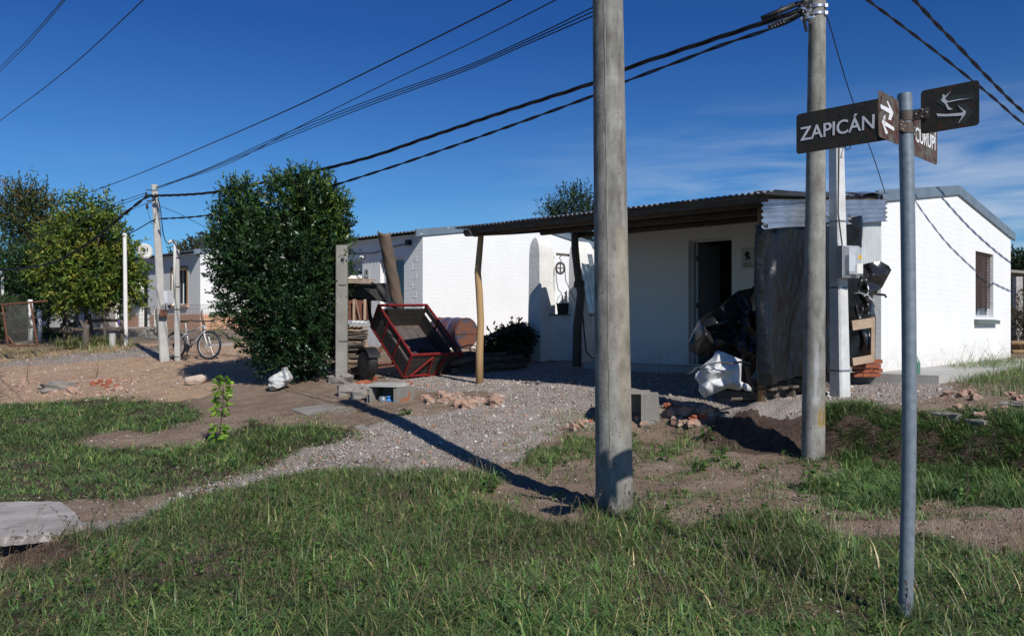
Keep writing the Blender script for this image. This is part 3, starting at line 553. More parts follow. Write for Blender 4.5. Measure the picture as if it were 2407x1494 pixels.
# ================================================================ foliage
def leaves(org, dirs, ln, wd, cols, r, fold=.25, droop=0.0):
    n = len(org); d = dirs/np.linalg.norm(dirs, axis=1, keepdims=True); rnd = r.normal(size=(n, 3)); s = np.cross(d, rnd); s /= np.linalg.norm(s, axis=1, keepdims=True)+1e-6; nn = np.cross(d, s)
    L_, W_ = ln[:, None], wd[:, None]; tip = org+d*L_-np.array([0, 0, 1.])*L_*droop
    V = np.stack([org, org+d*L_*.42+s*W_*.5+nn*W_*fold, tip, org+d*L_*.42-s*W_*.5+nn*W_*fold], 1)
    return V.reshape(-1, 3), np.arange(4*n).reshape(-1, 4), np.repeat(cols, 4, 0)
def sprays(blobs, n, per, ll, lw, spread, pal, seed, up=.5, twig=.28, inner=.25, tipcol=None, zlight=None, droop=0.0, shell=.55, holes=0.0):
    """blobs: (centre, (rx,ry,rz)); twigs start in the outer shell of the blobs and carry leaves along them"""
    r = np.random.default_rng(seed); vol = np.array([b[1][0]*b[1][1]+b[1][1]*b[1][2]+b[1][0]*b[1][2] for b in blobs]); bi = r.choice(len(blobs), n, p=vol/vol.sum())
    c = np.array([list(b[0]) for b in blobs])[bi]; R = np.array([b[1] for b in blobs])[bi]; q = r.normal(size=(n, 3)); q /= np.linalg.norm(q, axis=1, keepdims=True)
    rad = np.where(r.random(n) < inner, r.uniform(.1, .75, n), r.uniform(shell, 1.0, n)); rad *= 1+.22*vn(q[:, 0]*2.4+bi, q[:, 1]*2.4, q[:, 2]*2.4)
    o = c+q*R*rad[:, None]
    if holes: 
        k = fbm(o[:, 0]*1.6, o[:, 1]*1.6, o[:, 2]*1.6, 2) > -holes; o, q, bi = o[k], q[k], bi[k]; n = len(o)
    td = q+np.array([0, 0, up])+r.normal(0, .35, (n, 3)); td /= np.linalg.norm(td, axis=1, keepdims=True); tl = twig*r.uniform(.5, 1.3, n)
    t = np.tile(np.linspace(.05, 1, per), (n, 1)); O = o[:, None]+td[:, None]*(tl[:, None]*t)[..., None]
    D = td[:, None]*.75+r.normal(0, spread, (n, per, 3)); m = n*per
    cb = pal[r.integers(0, len(pal), n)][:, None]*r.uniform(.75, 1.25, (n, per, 1))
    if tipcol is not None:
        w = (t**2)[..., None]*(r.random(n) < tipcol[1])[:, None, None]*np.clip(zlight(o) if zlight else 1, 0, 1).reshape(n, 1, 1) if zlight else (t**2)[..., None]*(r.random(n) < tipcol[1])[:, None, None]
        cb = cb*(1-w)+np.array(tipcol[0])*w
    V, F, Cc = leaves(O.reshape(-1, 3)+r.normal(0, .01, (m, 3)), D.reshape(-1, 3), ll*r.uniform(.6, 1.25, m), lw*r.uniform(.7, 1.2, m), cb.reshape(-1, 3), r, droop=droop)
    return V, F, Cc, o, td, tl
def plant(name, label, cat, base, blobs, n, per, ll, lw, pal, seed, trunk_r=.08, mname='leaf', group=None, limbs=True, fork=.35, stems=1, **kw):
    t = thing(name, label, cat, base, group)
    V, F, Cc, o, td, tl = sprays(blobs, n, per, ll, lw, kw.pop('spread', .55), np.array(pal), seed, **kw)
    build_np('crown', V, F, M[mname], t, Cc)
    mb = MB(); rr = random.Random(seed); base = Vector(base)
    top = max((b[0] for b in blobs), key=lambda q: q.z); cen = sum((Vector(b[0]) for b in blobs), Vector())/len(blobs)
    for s_ in range(stems):
        b0 = base+Vector((rr.uniform(-.1, .1), rr.uniform(-.1, .1), -.1))*(stems > 1)
        fk = b0.lerp(Vector((cen.x, cen.y, base.z+(cen.z-base.z)*fork)), 1)
        fk.x = base.x+(cen.x-base.x)*.35+rr.uniform(-.08, .08)*stems; mid = b0.lerp(fk, .5)+Vector((rr.uniform(-.05, .05), 0, 0))
        mb.tube([b0-Vector((0, 0, .1)), b0+Vector((0, 0, .05)), mid, fk], [trunk_r*1.35, trunk_r, trunk_r*.82, trunk_r*.7], 9, jit=.15)
        for b in blobs:
            c0 = Vector(b[0]); m_ = fk.lerp(c0, .5)+Vector((rr.uniform(-.1, .1), rr.uniform(-.1, .1), rr.uniform(0, .15)))
            mb.tube([fk, m_, c0], [trunk_r*.5, trunk_r*.32, trunk_r*.16], 6, jit=.1)
    # thin twigs towards a share of the leaf sprays
    bc = np.array([list(b[0]) for b in blobs])
    for i in rr.sample(range(len(o)), min(len(o), 130)):
        j = int(((bc-o[i])**2).sum(1).argmin()); a_ = Vector(bc[j]); e_ = Vector(o[i]+td[i]*tl[i]*.8); mb.tube([a_.lerp(Vector(o[i]), .35), Vector(o[i]), e_], [trunk_r*.12+.004, .006, .003], 4)
    mb.build('trunk', M['bark'], t, smooth=True)
    return t
def B3(lst, Y, dy=.9):                              # blobs from traced discs: (px, py, rx, ry, depth offset)
    out = []
    for (px, py, rx, ry, od) in lst:
        c = P(px, py, Y+od); k = Y/F_PX; out.append((c, (rx*k, (rx+ry)*.5*k*dy, ry*k)))
    return out
# the big dense bush
Yb = 15.0; bz = G(725, 885)
BUSH = B3([(566,515,44,68,0),(556,600,46,78,-.1),(585,560,45,70,.1),(700,490,78,66,0),(745,515,62,72,.15),(660,600,110,95,-.15),(745,600,66,95,.1),(590,690,62,85,0),(690,710,98,100,-.1),(750,700,48,85,.2),(630,790,55,70,.1),(700,815,80,66,0),(745,800,38,72,.1),(655,850,48,30,.1)], Yb, .95)
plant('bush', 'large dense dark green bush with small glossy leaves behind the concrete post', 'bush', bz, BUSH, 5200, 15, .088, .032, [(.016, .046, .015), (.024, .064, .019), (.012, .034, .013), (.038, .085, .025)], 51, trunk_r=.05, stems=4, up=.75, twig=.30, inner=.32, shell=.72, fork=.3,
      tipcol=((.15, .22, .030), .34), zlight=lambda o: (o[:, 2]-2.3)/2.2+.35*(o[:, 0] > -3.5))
SH = B3([(560,452,34,14,0),(705,432,60,12,0),(785,490,26,46,.1),(515,565,12,60,0),(745,446,34,14,.1),(800,570,12,60,.1)], Yb)
V_, F_, C_, *_q = sprays(SH, 260, 14, .085, .026, .45, np.array([(.03, .075, .02), (.06, .12, .025), (.13, .2, .03)]), 59, up=1.4, twig=.26, inner=.1, shell=.6)
bo = [o for o in bpy.data.objects if o.get('category') == 'bush'][0]; build_np('shoots', V_, F_, M['leaf'], bo, C_)
# trees at left, back to front
K = .0
def tree_at(px, py, Y=None): 
    b = G(px, py); return b if Y is None else Vector(((px-CX)/F_PX*Y, Y, g((px-CX)/F_PX*Y, Y)))
AUT = [(.05, .085, .03), (.07, .10, .03), (.035, .07, .025), (.12, .10, .03), (.035, .07, .03), (.10, .12, .03), (.06, .09, .03), (.20, .13, .04)]
plant('autumn_tree', 'tall loose tree with greenish brown and orange leaves at the left edge', 'tree', tree_at(70, 800, 34), B3([(40,500,62,50,0),(95,520,55,60,.5),(20,560,70,70,0),(110,590,60,60,0),(50,640,85,60,0),(60,470,28,26,0),(150,560,35,45,0)], 34), 1300, 13, .15, .06, AUT, 52, trunk_r=.14, mname='leafmatt', up=.9, twig=.75, inner=.3, shell=.5, holes=.5)
plant('dark_tree', 'dark green round tree behind the yellow green tree', 'tree', tree_at(250, 800, 31), B3([(240,580,60,55,0),(190,640,70,60,0),(270,630,45,60,0),(120,700,60,45,0)], 31), 850, 12, .13, .055, [(.02, .045, .018), (.03, .06, .02), (.018, .04, .02)], 53, trunk_r=.12, mname='leafmatt', up=.4, twig=.4)
plant('garden_tree', 'low deep green tree behind the wire gate at the far left', 'tree', tree_at(50, 800, 29), B3([(20,640,70,60,0),(100,640,60,65,0),(50,690,90,45,0),(140,700,50,35,0)], 29), 900, 12, .12, .055, [(.03, .075, .02), (.045, .10, .025), (.02, .05, .018)], 54, trunk_r=.1, mname='leafmatt', up=.3, twig=.4)
YG = [(.12, .185, .026), (.19, .235, .032), (.08, .145, .024), (.25, .25, .04), (.05, .10, .022)]
plant('maple_tree', 'yellow green leafy tree with thin trunk behind the rustic wooden fence', 'tree', G(194, 812), B3([(195,520,48,42,0),(150,560,52,50,.2),(235,545,45,50,-.2),(180,610,75,55,0),(130,650,48,45,0),(230,640,75,55,0),(290,610,35,50,.2),(300,660,38,45,0),(200,685,80,30,-.1),(270,700,55,20,0),(150,700,40,20,.1),(185,480,18,18,0),(250,490,16,24,0)], 24.6), 1900, 12, .12, .06, YG, 55, trunk_r=.07, mname='leafmatt', up=.15, twig=.42, inner=.25, shell=.5, spread=.8, droop=.15, fork=.42, holes=.75)
plant('back_tree', 'dark leafy tree rising behind the carport roof', 'tree', tree_at(1350, 700, 34), B3([(1350,480,40,32,0),(1385,510,40,40,0),(1330,520,48,30,0),(1400,560,55,45,0),(1290,505,22,16,0),(1370,600,50,30,0)], 34), 750, 12, .15, .05, [(.03, .06, .03), (.05, .085, .035), (.022, .045, .025)], 56, trunk_r=.12, mname='leafmatt', up=1.0, twig=.6, inner=.3)
plant('back_tree', 'low olive tree seen over the roof between house and bush', 'tree', tree_at(460, 800, 40), B3([(455,590,36,18,0),(500,590,40,22,0),(440,610,30,20,0),(500,650,60,40,0)], 40), 420, 12, .2, .08, [(.05, .065, .03), (.08, .08, .04)], 57, trunk_r=.12, mname='leafmatt', up=.5, twig=.5)
plant('back_tree', 'dark round tree beyond the shed at the right edge', 'tree', tree_at(2410, 800, 42), B3([(2400,620,40,22,0),(2440,640,60,35,0),(2400,660,35,25,0)], 42), 420, 12, .22, .08, [(.025, .05, .02), (.04, .07, .03)], 58, trunk_r=.12, mname='leafmatt', up=.4, twig=.4)
for i, (x0, x1, y0, Yd, lab) in enumerate([(-420, -60, 620, 48, 'far tree line beyond the gardens at the left edge'), (2420, 2700, 640, 60, 'far tree line beyond the sheds at the right edge')]):
    plant('tree', lab, 'tree', tree_at((x0+x1)/2, 800, Yd), B3([(x0+(x1-x0)*k/4, y0+30*math.sin(k*2.1), 80, 60, k % 2) for k in range(5)], Yd), 500, 12, .35, .14, [(.03, .06, .02), (.045, .08, .025)], 60+i, trunk_r=.2, mname='leafmatt', up=.4, twig=.6)
# behind the photographer's left ... nothing is seen there
# weeds mixed into the turf and rings of grass round the pole feet
def rosettes(n, poly, seed, xr, yr, name, label, size=(.03, .075)):
    r = np.random.default_rng(seed); X = r.uniform(*xr, n); Y = r.uniform(*yr, n); px, py = px_of(X, Y); k = inpoly(px, py, poly) & (fbm(X*1.4, Y*1.4, 12, 2) > .05); X, Y = X[k], Y[k]; n = len(X); m = 9
    O = np.repeat(np.stack([X, Y, gz(X, Y)+.015], -1), m, 0); O[:, 2] += r.uniform(0, .06, len(O)); D = r.normal(size=(n*m, 3)); D[:, 2] = np.abs(D[:, 2])*.5+.15; s_ = np.repeat(r.uniform(*size, n), m)
    V_, F_, C_ = leaves(O, D, s_*r.uniform(.7, 1.2, n*m), s_*.55, np.repeat(np.array([(.07, .15, .03), (.05, .11, .03), (.10, .17, .04)])[r.integers(0, 3, n)], m, 0)*r.uniform(.8, 1.2, (n*m, 1)), r, droop=.15); stuffmesh(name, V_, F_, M['leafmatt'], label, 'weeds', C_)
rosettes(1500, G1, 131, (-5, 5), (3.6, 8.3), 'turf_weeds', 'small broad leaved weeds mixed into the front grass', (.018, .042)); rosettes(900, [(1200,1100),(1300,1010),(1500,1000),(1500,1060),(2407,1000),(2407,1300),(1200,1240)], 132, (-3, 6), (5.5, 11), 'turf_weeds', 'small broad leaved weeds dotted over the bare soil and middle tufts', (.02, .05))
rosettes(1200, G2, 133, (-9, -1), (6, 15), 'turf_weeds', 'small broad leaved weeds in the left grass patch', (.02, .045))
def ring(cx_, cy_, rad_, n, seed, lmin, lmax, spread=.12):
    r = np.random.default_rng(seed); a = r.uniform(0, 6.283, n); q = rad_+np.abs(r.normal(0, spread, n)); X, Y = cx_+np.cos(a)*q, cy_+np.sin(a)*q; px, py = px_of(X, Y); segs = 3
    ln = r.uniform(lmin, lmax, n); w = .006*r.uniform(.6, 1.3, n); az = r.uniform(0, 6.283, n); th = r.uniform(.1, 1.0, n); dth = r.uniform(.2, .7, n); q = np.stack([X, Y, gz(X, Y)-.01], -1); side = np.stack([-np.sin(az), np.cos(az), 0*az], -1); V_ = np.zeros((n, 8, 3))
    for i in range(4):
        ww = w*(1-(i/3)**1.6*.92)*.5; V_[:, 2*i] = q-side*ww[:, None]; V_[:, 2*i+1] = q+side*ww[:, None]; q = q+np.stack([np.cos(az)*np.sin(th), np.sin(az)*np.sin(th), np.cos(th)], -1)*(ln/3)[:, None]; th = np.minimum(th+dth, 2.0)
    f = np.array([[0, 1, 3, 2], [2, 3, 5, 4], [4, 5, 7, 6]]); return V_.reshape(-1, 3), (f[None]+8*np.arange(n)[:, None, None]).reshape(-1, 4), np.repeat(GG[r.choice(8, n, p=PR1)]*r.uniform(.7, 1.2, (n, 1)), 8, 0)
gA, gB, gC = G(1445, 1203), G(1975, 955), (P(1911, 0, 9).x, 9.0)
grass([ring(gA.x, gA.y, .15, 900, 1, .06, .2, .08), ring(gC[0], gC[1], .13, 300, 2, .04, .12, .08), ring(gB.x, gB.y-.1, .1, 900, 3, .06, .18, .12), ring(2.05, 4.4, .04, 500, 4, .06, .2, .06)], 'grass growing round the feet of the poles and the sign post')
# small plants
def sapling(name, label, cat, base, top, n, ll, lw, pal, seed, group=None, zs=(.0, 1.0), gap=None):
    t = thing(name, label, cat, base, group); r = np.random.default_rng(seed); base, top = Vector(base), Vector(top); m = MB()
    mid = base.lerp(top, .5)+Vector((.02, 0, 0)); m.tube([base-Vector((0, 0, .03)), mid, top], [.008, .006, .003], 5); O, D = [], []
    for i in range(n):
        k = r.uniform(*zs)
        if gap and gap[0] < k < gap[1]: k = gap[1]+r.random()*(1-gap[1])
        a = r.uniform(0, 6.28); p = base.lerp(top, k); d = Vector((math.cos(a), math.sin(a), r.uniform(-.1, .5))); e = p+d*r.uniform(.01, ll*.9)
        O.append(e); D.append(d); 
        if i % 3 == 0: m.tube([p, e], [.003, .002], 4)
    O, D = np.array([list(q) for q in O]), np.array([list(q) for q in D]); V, F, Cc = leaves(O, D, ll*r.uniform(.6, 1.2, n), lw*r.uniform(.7, 1.2, n), np.array(pal)[r.integers(0, len(pal), n)]*r.uniform(.8, 1.2, (n, 1)), r, droop=.3)
    m.build('stem', M['bark'], t); build_np('leaves', V, F, M['leafmatt'], t, Cc); return t
BR = [(.20, .36, .03), (.27, .42, .05), (.13, .27, .03)]
b = G(512, 1045); sapling('sapling', 'bright light green sapling standing alone in the left grass patch', 'sapling', b, P(527, 882, b.y), 170, .085, .05, BR, 71, zs=(.06, 1), gap=(.28, .42))
for i, (px, py, h, lab) in enumerate([(1895, 1150, .22, 'small broad leaved weed just right of the second pole base'), (2268, 1185, .28, 'dull leafy weed growing right of the sign post'), (1690, 1085, .14, 'small weed on bare soil between the two tall poles'), (1565, 1085, .14, 'small weed by the grass tuft right of the big pole'), (1150, 1160, .12, 'little weed in the long pole shadow'), (1640, 1110, .1, 'low weed in front of the rubble by the grey block'), (1660, 1040, .2, 'leafy weed beside the broken bricks left of second pole'), (950, 975, .08, 'tiny weed in front of the concrete box'), (375, 1010, .13, 'light weed at the edge of the left grass patch')]):
    b = G(px, py); sapling('weed', lab, 'weed', b, b+Vector((.02, 0, h)), 40, .06, .035, [(.07, .15, .03), (.11, .2, .04)], 80+i, 'small weeds on the bare soil')
for i, (px, py, h, lab) in enumerate([(500, 800, .75, 'thin green shoots behind the bicycle front wheel'), (520, 790, .6, 'leafy shoots left of the big bush foot')]):
    b = G(px, py); sapling('shrub', lab, 'shrub', b, b+Vector((.05, 0, h)), 90, .09, .035, [(.09, .16, .03), (.13, .22, .05)], 90+i)
for i, (px, py, h, lab) in enumerate([(60, 905, .45, 'dry reddish weed stalk in the left rubble'), (225, 890, .35, 'dry brown weed stalk beside the brick crumbs')]):
    b = G(px, py); sapling('dry_weed', lab, 'weed', b, b+Vector((.05, 0, h)), 26, .05, .006, [(.14, .06, .04)], 94+i)
# ================================================================ houses
def wallplane(mb, o, ax, th, xs_, top, z0, ops):
    """one masonry wall: o start, ax unit along, th thickness vector (inward), xs_ extra breakpoints, top(x) height, ops = openings (x0,x1,z0,z1)"""
    o, ax, th = Vector(o), Vector(ax), Vector(th); bx = sorted(set(list(xs_)+[q for op in ops for q in op[:2]])); Zv = Vector((0, 0, 1))
    def pt(x, z, k): return o+ax*x+Zv*z+th*k
    for a, b_ in zip(bx[:-1], bx[1:]):
        here = sorted([op for op in ops if op[0] <= a+1e-6 and op[1] >= b_-1e-6], key=lambda q: q[2]); spans = []; z = z0
        for op in here: spans.append((z, op[2], 0)); z = op[3]
        spans.append((z, None, 1))
        for s0, s1, last in spans:
            za, zb_ = (top(a), top(b_)) if last else (s1, s1)
            if not last and s1-s0 < 1e-4: continue
            for k in (0, 1): q = [pt(a, s0, k), pt(b_, s0, k), pt(b_, zb_, k), pt(a, za, k)]; mb.add(q, [(0, 1, 2, 3) if k == 0 else (3, 2, 1, 0)])
            if last: mb.add([pt(a, za, 0), pt(b_, zb_, 0), pt(b_, zb_, 1), pt(a, za, 1)], [(0, 1, 2, 3)])
    for x0, x1, a, b_ in ops:
        c = [(x0, a), (x1, a), (x1, b_), (x0, b_)]
        for (xa, za), (xb, zb_) in zip(c, c[1:]+c[:1]): mb.add([pt(xa, za, 0), pt(xb, zb_, 0), pt(xb, zb_, 1), pt(xa, za, 1)], [(0, 1, 2, 3)])
    for x in (bx[0], bx[-1]): mb.add([pt(x, z0, 0), pt(x, z0, 1), pt(x, top(x), 1), pt(x, top(x), 0)], [(0, 1, 2, 3)])
def corr(mb, o, along, across, n_along, waves, amp, up, seg=8, thick=.004):
    """corrugated sheet: ridges run along 'along'; the waves march over 'across'"""
    o, along, across, up = Vector(o), Vector(along), Vector(across), Vector(up).normalized(); nv = waves*seg+1
    for s_ in (0, 1):
        mb.grid([o+along*(i/n_along)+across*(j/(nv-1))+up*(amp*math.cos(2*math.pi*j/seg)+(thick if s_ else 0)) for i in range(n_along+1) for j in range(nv)], n_along+1, nv)
def house(u0, zb, L, D, ez, rz, label, fops, gops, plinth=None, roofmat='zinc_dull', wallm='wall'):
    t = thing('house', label, 'house', UV(u0, 0, zb), rz=LOT_RZ)
    U = Vector((UX, UY, 0)); V = Vector((VX, VY, 0)); o = UV(u0, 0, 0); T = .18; zz = zb-.25
    def w(name, mbs, m=wallm): return mbs.build(name, M[m], t, fix=True)
    mb = MB(); wallplane(mb, o, U, V*T, [0, L], lambda x: ez-.03, zz, fops); w('wall', mb)
    gt = lambda y: ez-.05+(rz-ez)*(1-abs(y-D/2)/(D/2))
    mb = MB(); wallplane(mb, o+V*T, V, U*T, [0, D/2-T, D-2*T], lambda y: gt(y+T), zz, [(a-T, b-T, c, d) for a, b, c, d in gops])
    w('wall', mb)
    mb = MB(); wallplane(mb, o+U*L+V*T, V, -U*T, [0, D/2-T, D-2*T], lambda y: gt(y+T), zz, []); w('wall', mb)
    mb = MB(); wallplane(mb, o+V*D, U, -V*T, [0, L], lambda x: ez-.03, zz, []); w('wall', mb)
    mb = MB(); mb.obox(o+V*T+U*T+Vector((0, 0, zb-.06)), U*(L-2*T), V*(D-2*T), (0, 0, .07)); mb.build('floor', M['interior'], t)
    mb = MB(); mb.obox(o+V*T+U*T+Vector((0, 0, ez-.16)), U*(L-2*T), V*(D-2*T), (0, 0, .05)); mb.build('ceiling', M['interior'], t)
    rf = MB(); oh = .22; sl = (rz-ez)/(D/2)
    for s_, a, b_ in ((1, -oh, D/2), (-1, D+oh, D/2)):
        za = ez-sl*oh+.03; corr(rf, o+V*a+Vector((0, 0, za)), V*(b_-a)+Vector((0, 0, rz+.03-za)), U*L, 8, max(6, int(L/.13)), .018, (0, 0, 1))
    rr = rf.build('roof', M[roofmat], t, smooth=True)
    rc = MB(); rc.obox(o+V*(D/2-.12)+Vector((0, 0, rz+.035)), U*L, V*.24, (0, 0, .012)); rc.build('ridge_cap', M[roofmat], rr)
    for e in (0, 1):
        fl = MB()
        for a, b_ in ((-oh, D/2), (D+oh, D/2)):
            za = ez-sl*oh; p = o+U*(L if e else 0)+(U if e else -U)*.004; out = (U if e else -U)*.035
            fl.prism([p+V*a+Vector((0, 0, za+.07)), p+V*b_+Vector((0, 0, rz+.07)), p+V*b_+Vector((0, 0, rz-.09)), p+V*a+Vector((0, 0, za-.09))], out)
        q = fl.build('barge_flashing', M['flash'], t)
        if e == 0:
            for k in range(10):
                sc_ = MB()
                y_ = -oh+.15+k*(D+2*oh-.3)/9; zt = ez+sl*min(y_, D-y_); sc_.lathe(o-U*.039+V*y_+Vector((0, 0, zt+(.04 if k % 2 else -.05))), [(.012, 0), (.012, .006), (.005, .01)], -U, 8)
                sc_.build('screw', M['steel'], q)
    if plinth:
        pl = MB(); pz, segs = plinth
        for a, b_ in segs: pl.obox(o+U*a-V*.012+Vector((0, 0, zz)), U*(b_-a), V*.014, (0, 0, pz-zz))
        pl.obox(o-U*.012-V*.012+Vector((0, 0, zz)), V*(D+.012), U*.014, (0, 0, pz-zz)); pl.build('plinth', M['peach'], t)
    return t, o, U, V
def window_unit(t, o, ax, inn, x0, x1, z0, z1, setb=.1, fm='frame_al', name='window', bars=1, gl='glass'):
    """frame set into the reveal, with panes behind it"""
    f = MB(); p = lambda x, z, k: o+ax*x+inn*k+Vector((0, 0, z)); fw = .045
    for a, b_ in (((x0, z0), (x1, z0+fw)), ((x0, z1-fw), (x1, z1)), ((x0, z0+fw), (x0+fw, z1-fw)), ((x1-fw, z0+fw), (x1, z1-fw))):
        f.obox(p(a[0], a[1], setb), ax*(b_[0]-a[0]), inn*.05, (0, 0, b_[1]-a[1]))
    for k in range(bars): xm = x0+(x1-x0)*(k+1)/(bars+1); f.obox(p(xm-fw/2, z0+fw, setb+.003), ax*fw, inn*.044, (0, 0, z1-z0-2*fw))
    fr = f.build(name, M[fm], t); g_ = MB(); g_.obox(p(x0+fw, z0+fw, setb+.02), ax*(x1-x0-2*fw), inn*.008, (0, 0, z1-z0-2*fw)); g_.build('pane', M[gl], fr); return fr
# near house ------------------------------------------------------
h1, o1, U, V = house(0, .85, 4.88, 7.2, 3.38, 3.88, 'white brick house with the open dark door and the carport, nearest on the right', [(2.38, 3.195, .85, 2.95)], [(4.70, 5.90, 1.66, 2.88)])
f = MB()
for a, b_, z0, z1 in ((2.38, 2.42, .85, 2.95), (3.155, 3.195, .85, 2.95), (2.42, 3.155, 2.91, 2.95)): f.obox(o1+U*a+V*.10+Vector((0, 0, z0)), U*(b_-a), V*.06, (0, 0, z1-z0))
df = f.build('door', M['frame_al'], h1)
f = MB(); f.obox(o1+U*3.11+V*.165+Vector((0, 0, .86)), V*.74, U*.04, (0, 0, 2.04)); dl = f.build('door_leaf', M['frame_al'], df)
f = MB(); f.tube([o1+U*3.10+V*.8+Vector((0, 0, 1.85)), o1+U*3.06+V*.8+Vector((0, 0, 1.85)), o1+U*3.06+V*.68+Vector((0, 0, 1.85))], .01, 6); f.build('handle', M['black'], df)
for z in (1.1, 1.8, 2.6): f = MB(); f.obox(o1+U*3.10+V*.15+Vector((0, 0, z)), U*.03, V*.02, (0, 0, .09)); f.build('hinge', M['black'], df)
window_unit(h1, o1, V, U, 4.70, 5.90, 1.66, 2.88)
s = MB(); s.prism([o1+V*4.60-U*.09+Vector((0, 0, 1.60)), o1+V*4.60+U*.10+Vector((0, 0, 1.64)), o1+V*6.02+U*.10+Vector((0, 0, 1.64)), o1+V*6.02-U*.09+Vector((0, 0, 1.60))], (0, 0, -.07)); s.build('sill', M['sill'], h1)
s = MB()
for k in range(36):
    z = 2.85-k*.029; s.obox(o1+V*4.72+U*.045+Vector((0, 0, z)), V*(1.14+.01*math.sin(k*2.1)), U*.008, (0, 0, .022))
s.tube([o1+V*4.72+U*.05+Vector((0, 0, 2.85)), o1+V*5.88+U*.05+Vector((0, 0, 2.85))], .022, 8)
s.build('roller_blind', M['blind'], h1)
s = MB(); s.obox(o1+U*1.98-V*.012+Vector((0, 0, 2.42)), U*.22, V*.01, (0, 0, .33)); pq = s.build('plaque', M['plaque'], h1)
def bird(pq, o, c, z, s_):
    q = MB(); q.prism([o+U*(c-x*s_)-V*.0165+Vector((0, 0, z+y*s_)) for x, y in ((-.3, .45), (0, .6), (.25, .35), (.15, .1), (.35, -.1), (.25, -.35), (.05, -.2), (-.15, -.4), (-.3, -.35), (-.15, -.05), (-.35, .15))], V*.004); q.build('emblem', M['rustplate'] if o is o1 else M['rustred'], pq)
    q = MB()
    for k in range(2): q.obox(o+U*(c-.07)-V*.0165+Vector((0, 0, z-.12-.035*k)), U*.14, V*.004, (0, 0, .012))
    q.build('lettering', M['black'], pq)
bird(pq, o1, 2.09, 2.61, .15)
s = MB(); s.lathe(o1+U*2.78+Vector((0, 0, 3.18)), [(.05, -.0), (.05, .03), (.03, .05), (.045, .08), (.045, .13), (.02, .15)], -V, 12); s.build('wall_lamp', M['pvc'], h1, smooth=True)
# apron of the near house
s = MB(); ring = [(-1.3, -.75), (-1.3, 7.8), (-.02, 7.8), (-.02, -.0), (-.02, -.75)]
s.prism([UV(u, v, .835) for u, v in [(-.9, -.42), (-1.0, 7.9), (-.0, 7.9), (-.0, -.42)]], (0, 0, -.3)); s.prism([UV(u, v, .83) for u, v in [(0, -.45), (0, 0), (5.1, 0), (5.1, -.45)]], (0, 0, -.3))
q = s.build('pavement', M['apron']); q['kind'] = 'structure'
# middle house ----------------------------------------------------
zb2 = 1.05
h2, o2, _, _ = house(10.10, zb2, 6.0, 7.2, 3.62, 4.14, 'white brick house in the middle of the row behind the red cart', [(.66, 1.55, zb2, 3.08), (2.25, 3.15, 2.05, 3.08)], [])
window_unit(h2, o2, U, V, .66, 1.55, zb2, 3.08, .11)
window_unit(h2, o2, U, V, 2.25, 3.15, 2.05, 3.08, .11)
s = MB()
for k in range(22): s.obox(o2+U*2.3+V*.085+Vector((0, 0, 3.02-k*.045)), U*.8, V*.01, (0, 0, .04))
s.build('shutter', M['sheet_pale'], h2)
s = MB(); s.obox(o2+U*1.98-V*.012+Vector((0, 0, 2.62)), U*.16, V*.01, (0, 0, .26)); pq = s.build('plaque', M['plaque'], h2); bird(pq, o2, 2.06, 2.78, .12)
s = MB(); s.tube([o2+U*3.0-V*.03+Vector((0, 0, 3.30)), o2+U*1.8-V*.03+Vector((0, 0, 3.24)), o2+U*.9-V*.03+Vector((0, 0, 3.36)), o2+U*.5-V*.03+Vector((0, 0, 3.38))], .010, 5); s.build('wall_cable', M['cable'], h2)
s = MB(); s.obox(o2+U*.38-V*.12+Vector((0, 0, 3.34)), U*.1, V*.11, (0, 0, .12)); s.build('wall_lamp', M['black'], h2)
s = MB(); s.lathe(o2+U*2.15-V*.0+Vector((0, 0, 3.16)), [(.03, 0), (.035, .12), (.03, .15)], -V, 10); s.build('wall_lamp', M['pvc'], h2)
# raised outline of brick shapes at the corner
for k in range(9):
    rel = MB()
    z = 1.3+k*.21; c_ = .22+.05*math.sin(k*3.1)
    rel.obox(o2+U*(c_)-V*.004+Vector((0, 0, z)), U*.13, V*.004, (0, 0, .012)); rel.obox(o2+U*(c_+(.12 if k % 2 else 0))-V*.004+Vector((0, 0, z+.012)), U*.012, V*.004, (0, 0, .13))
    rel.build('brick_relief', M['wall'], h2)
# left house ------------------------------------------------------
zb3 = 1.42
h3, o3, _, _ = house(20.72, zb3, 6.1, 7.2, 3.83, 4.32, 'white house with the peach painted base at left behind the bicycle', [(.9, 1.96, 2.17, 3.34), (3.78, 4.5, zb3, 3.24), (5.0, 5.7, 2.17, 3.30)], [], plinth=(1.86, [(0, 3.72), (4.56, 6.1)]), roofmat='zinc')
window_unit(h3, o3, U, V, .9, 1.96, 2.17, 3.34, .12, 'pvc'); window_unit(h3, o3, U, V, 5.0, 5.7, 2.17, 3.30, .12, 'pvc')
s = MB()
for a, b_, z0 in ((.82, 2.04, 2.17), (4.93, 5.77, 2.17)):
    for (x0, x1, z1, z2) in ((a, a+.08, z0, 3.36), (b_-.08, b_, z0, 3.36), (a, b_, 3.34, 3.42)): s.obox(o3+U*x0-V*.015+Vector((0, 0, z1)), U*(x1-x0), V*.014, (0, 0, z2-z1))
s.build('window_trim', M['postwood'], h3)
s = MB(); 
for a, b_ in ((.78, 2.08), (4.9, 5.8)): s.obox(o3+U*a-V*.07+Vector((0, 0, 2.10)), U*(b_-a), V*.07, (0, 0, .07))
s.build('sill', M['peach'], h3)
s = MB(); s.obox(o3+U*.96+V*.16+Vector((0, 0, 2.2)), U*.94, V*.01, (0, 0, .75)); s.build('curtain', M['whiteplastic'], h3)
s = MB(); s.obox(o3+U*.95+V*.13+Vector((0, 0, 2.95)), U*.96, V*.012, (0, 0, .36)); s.build('blind', M['blind'], h3)
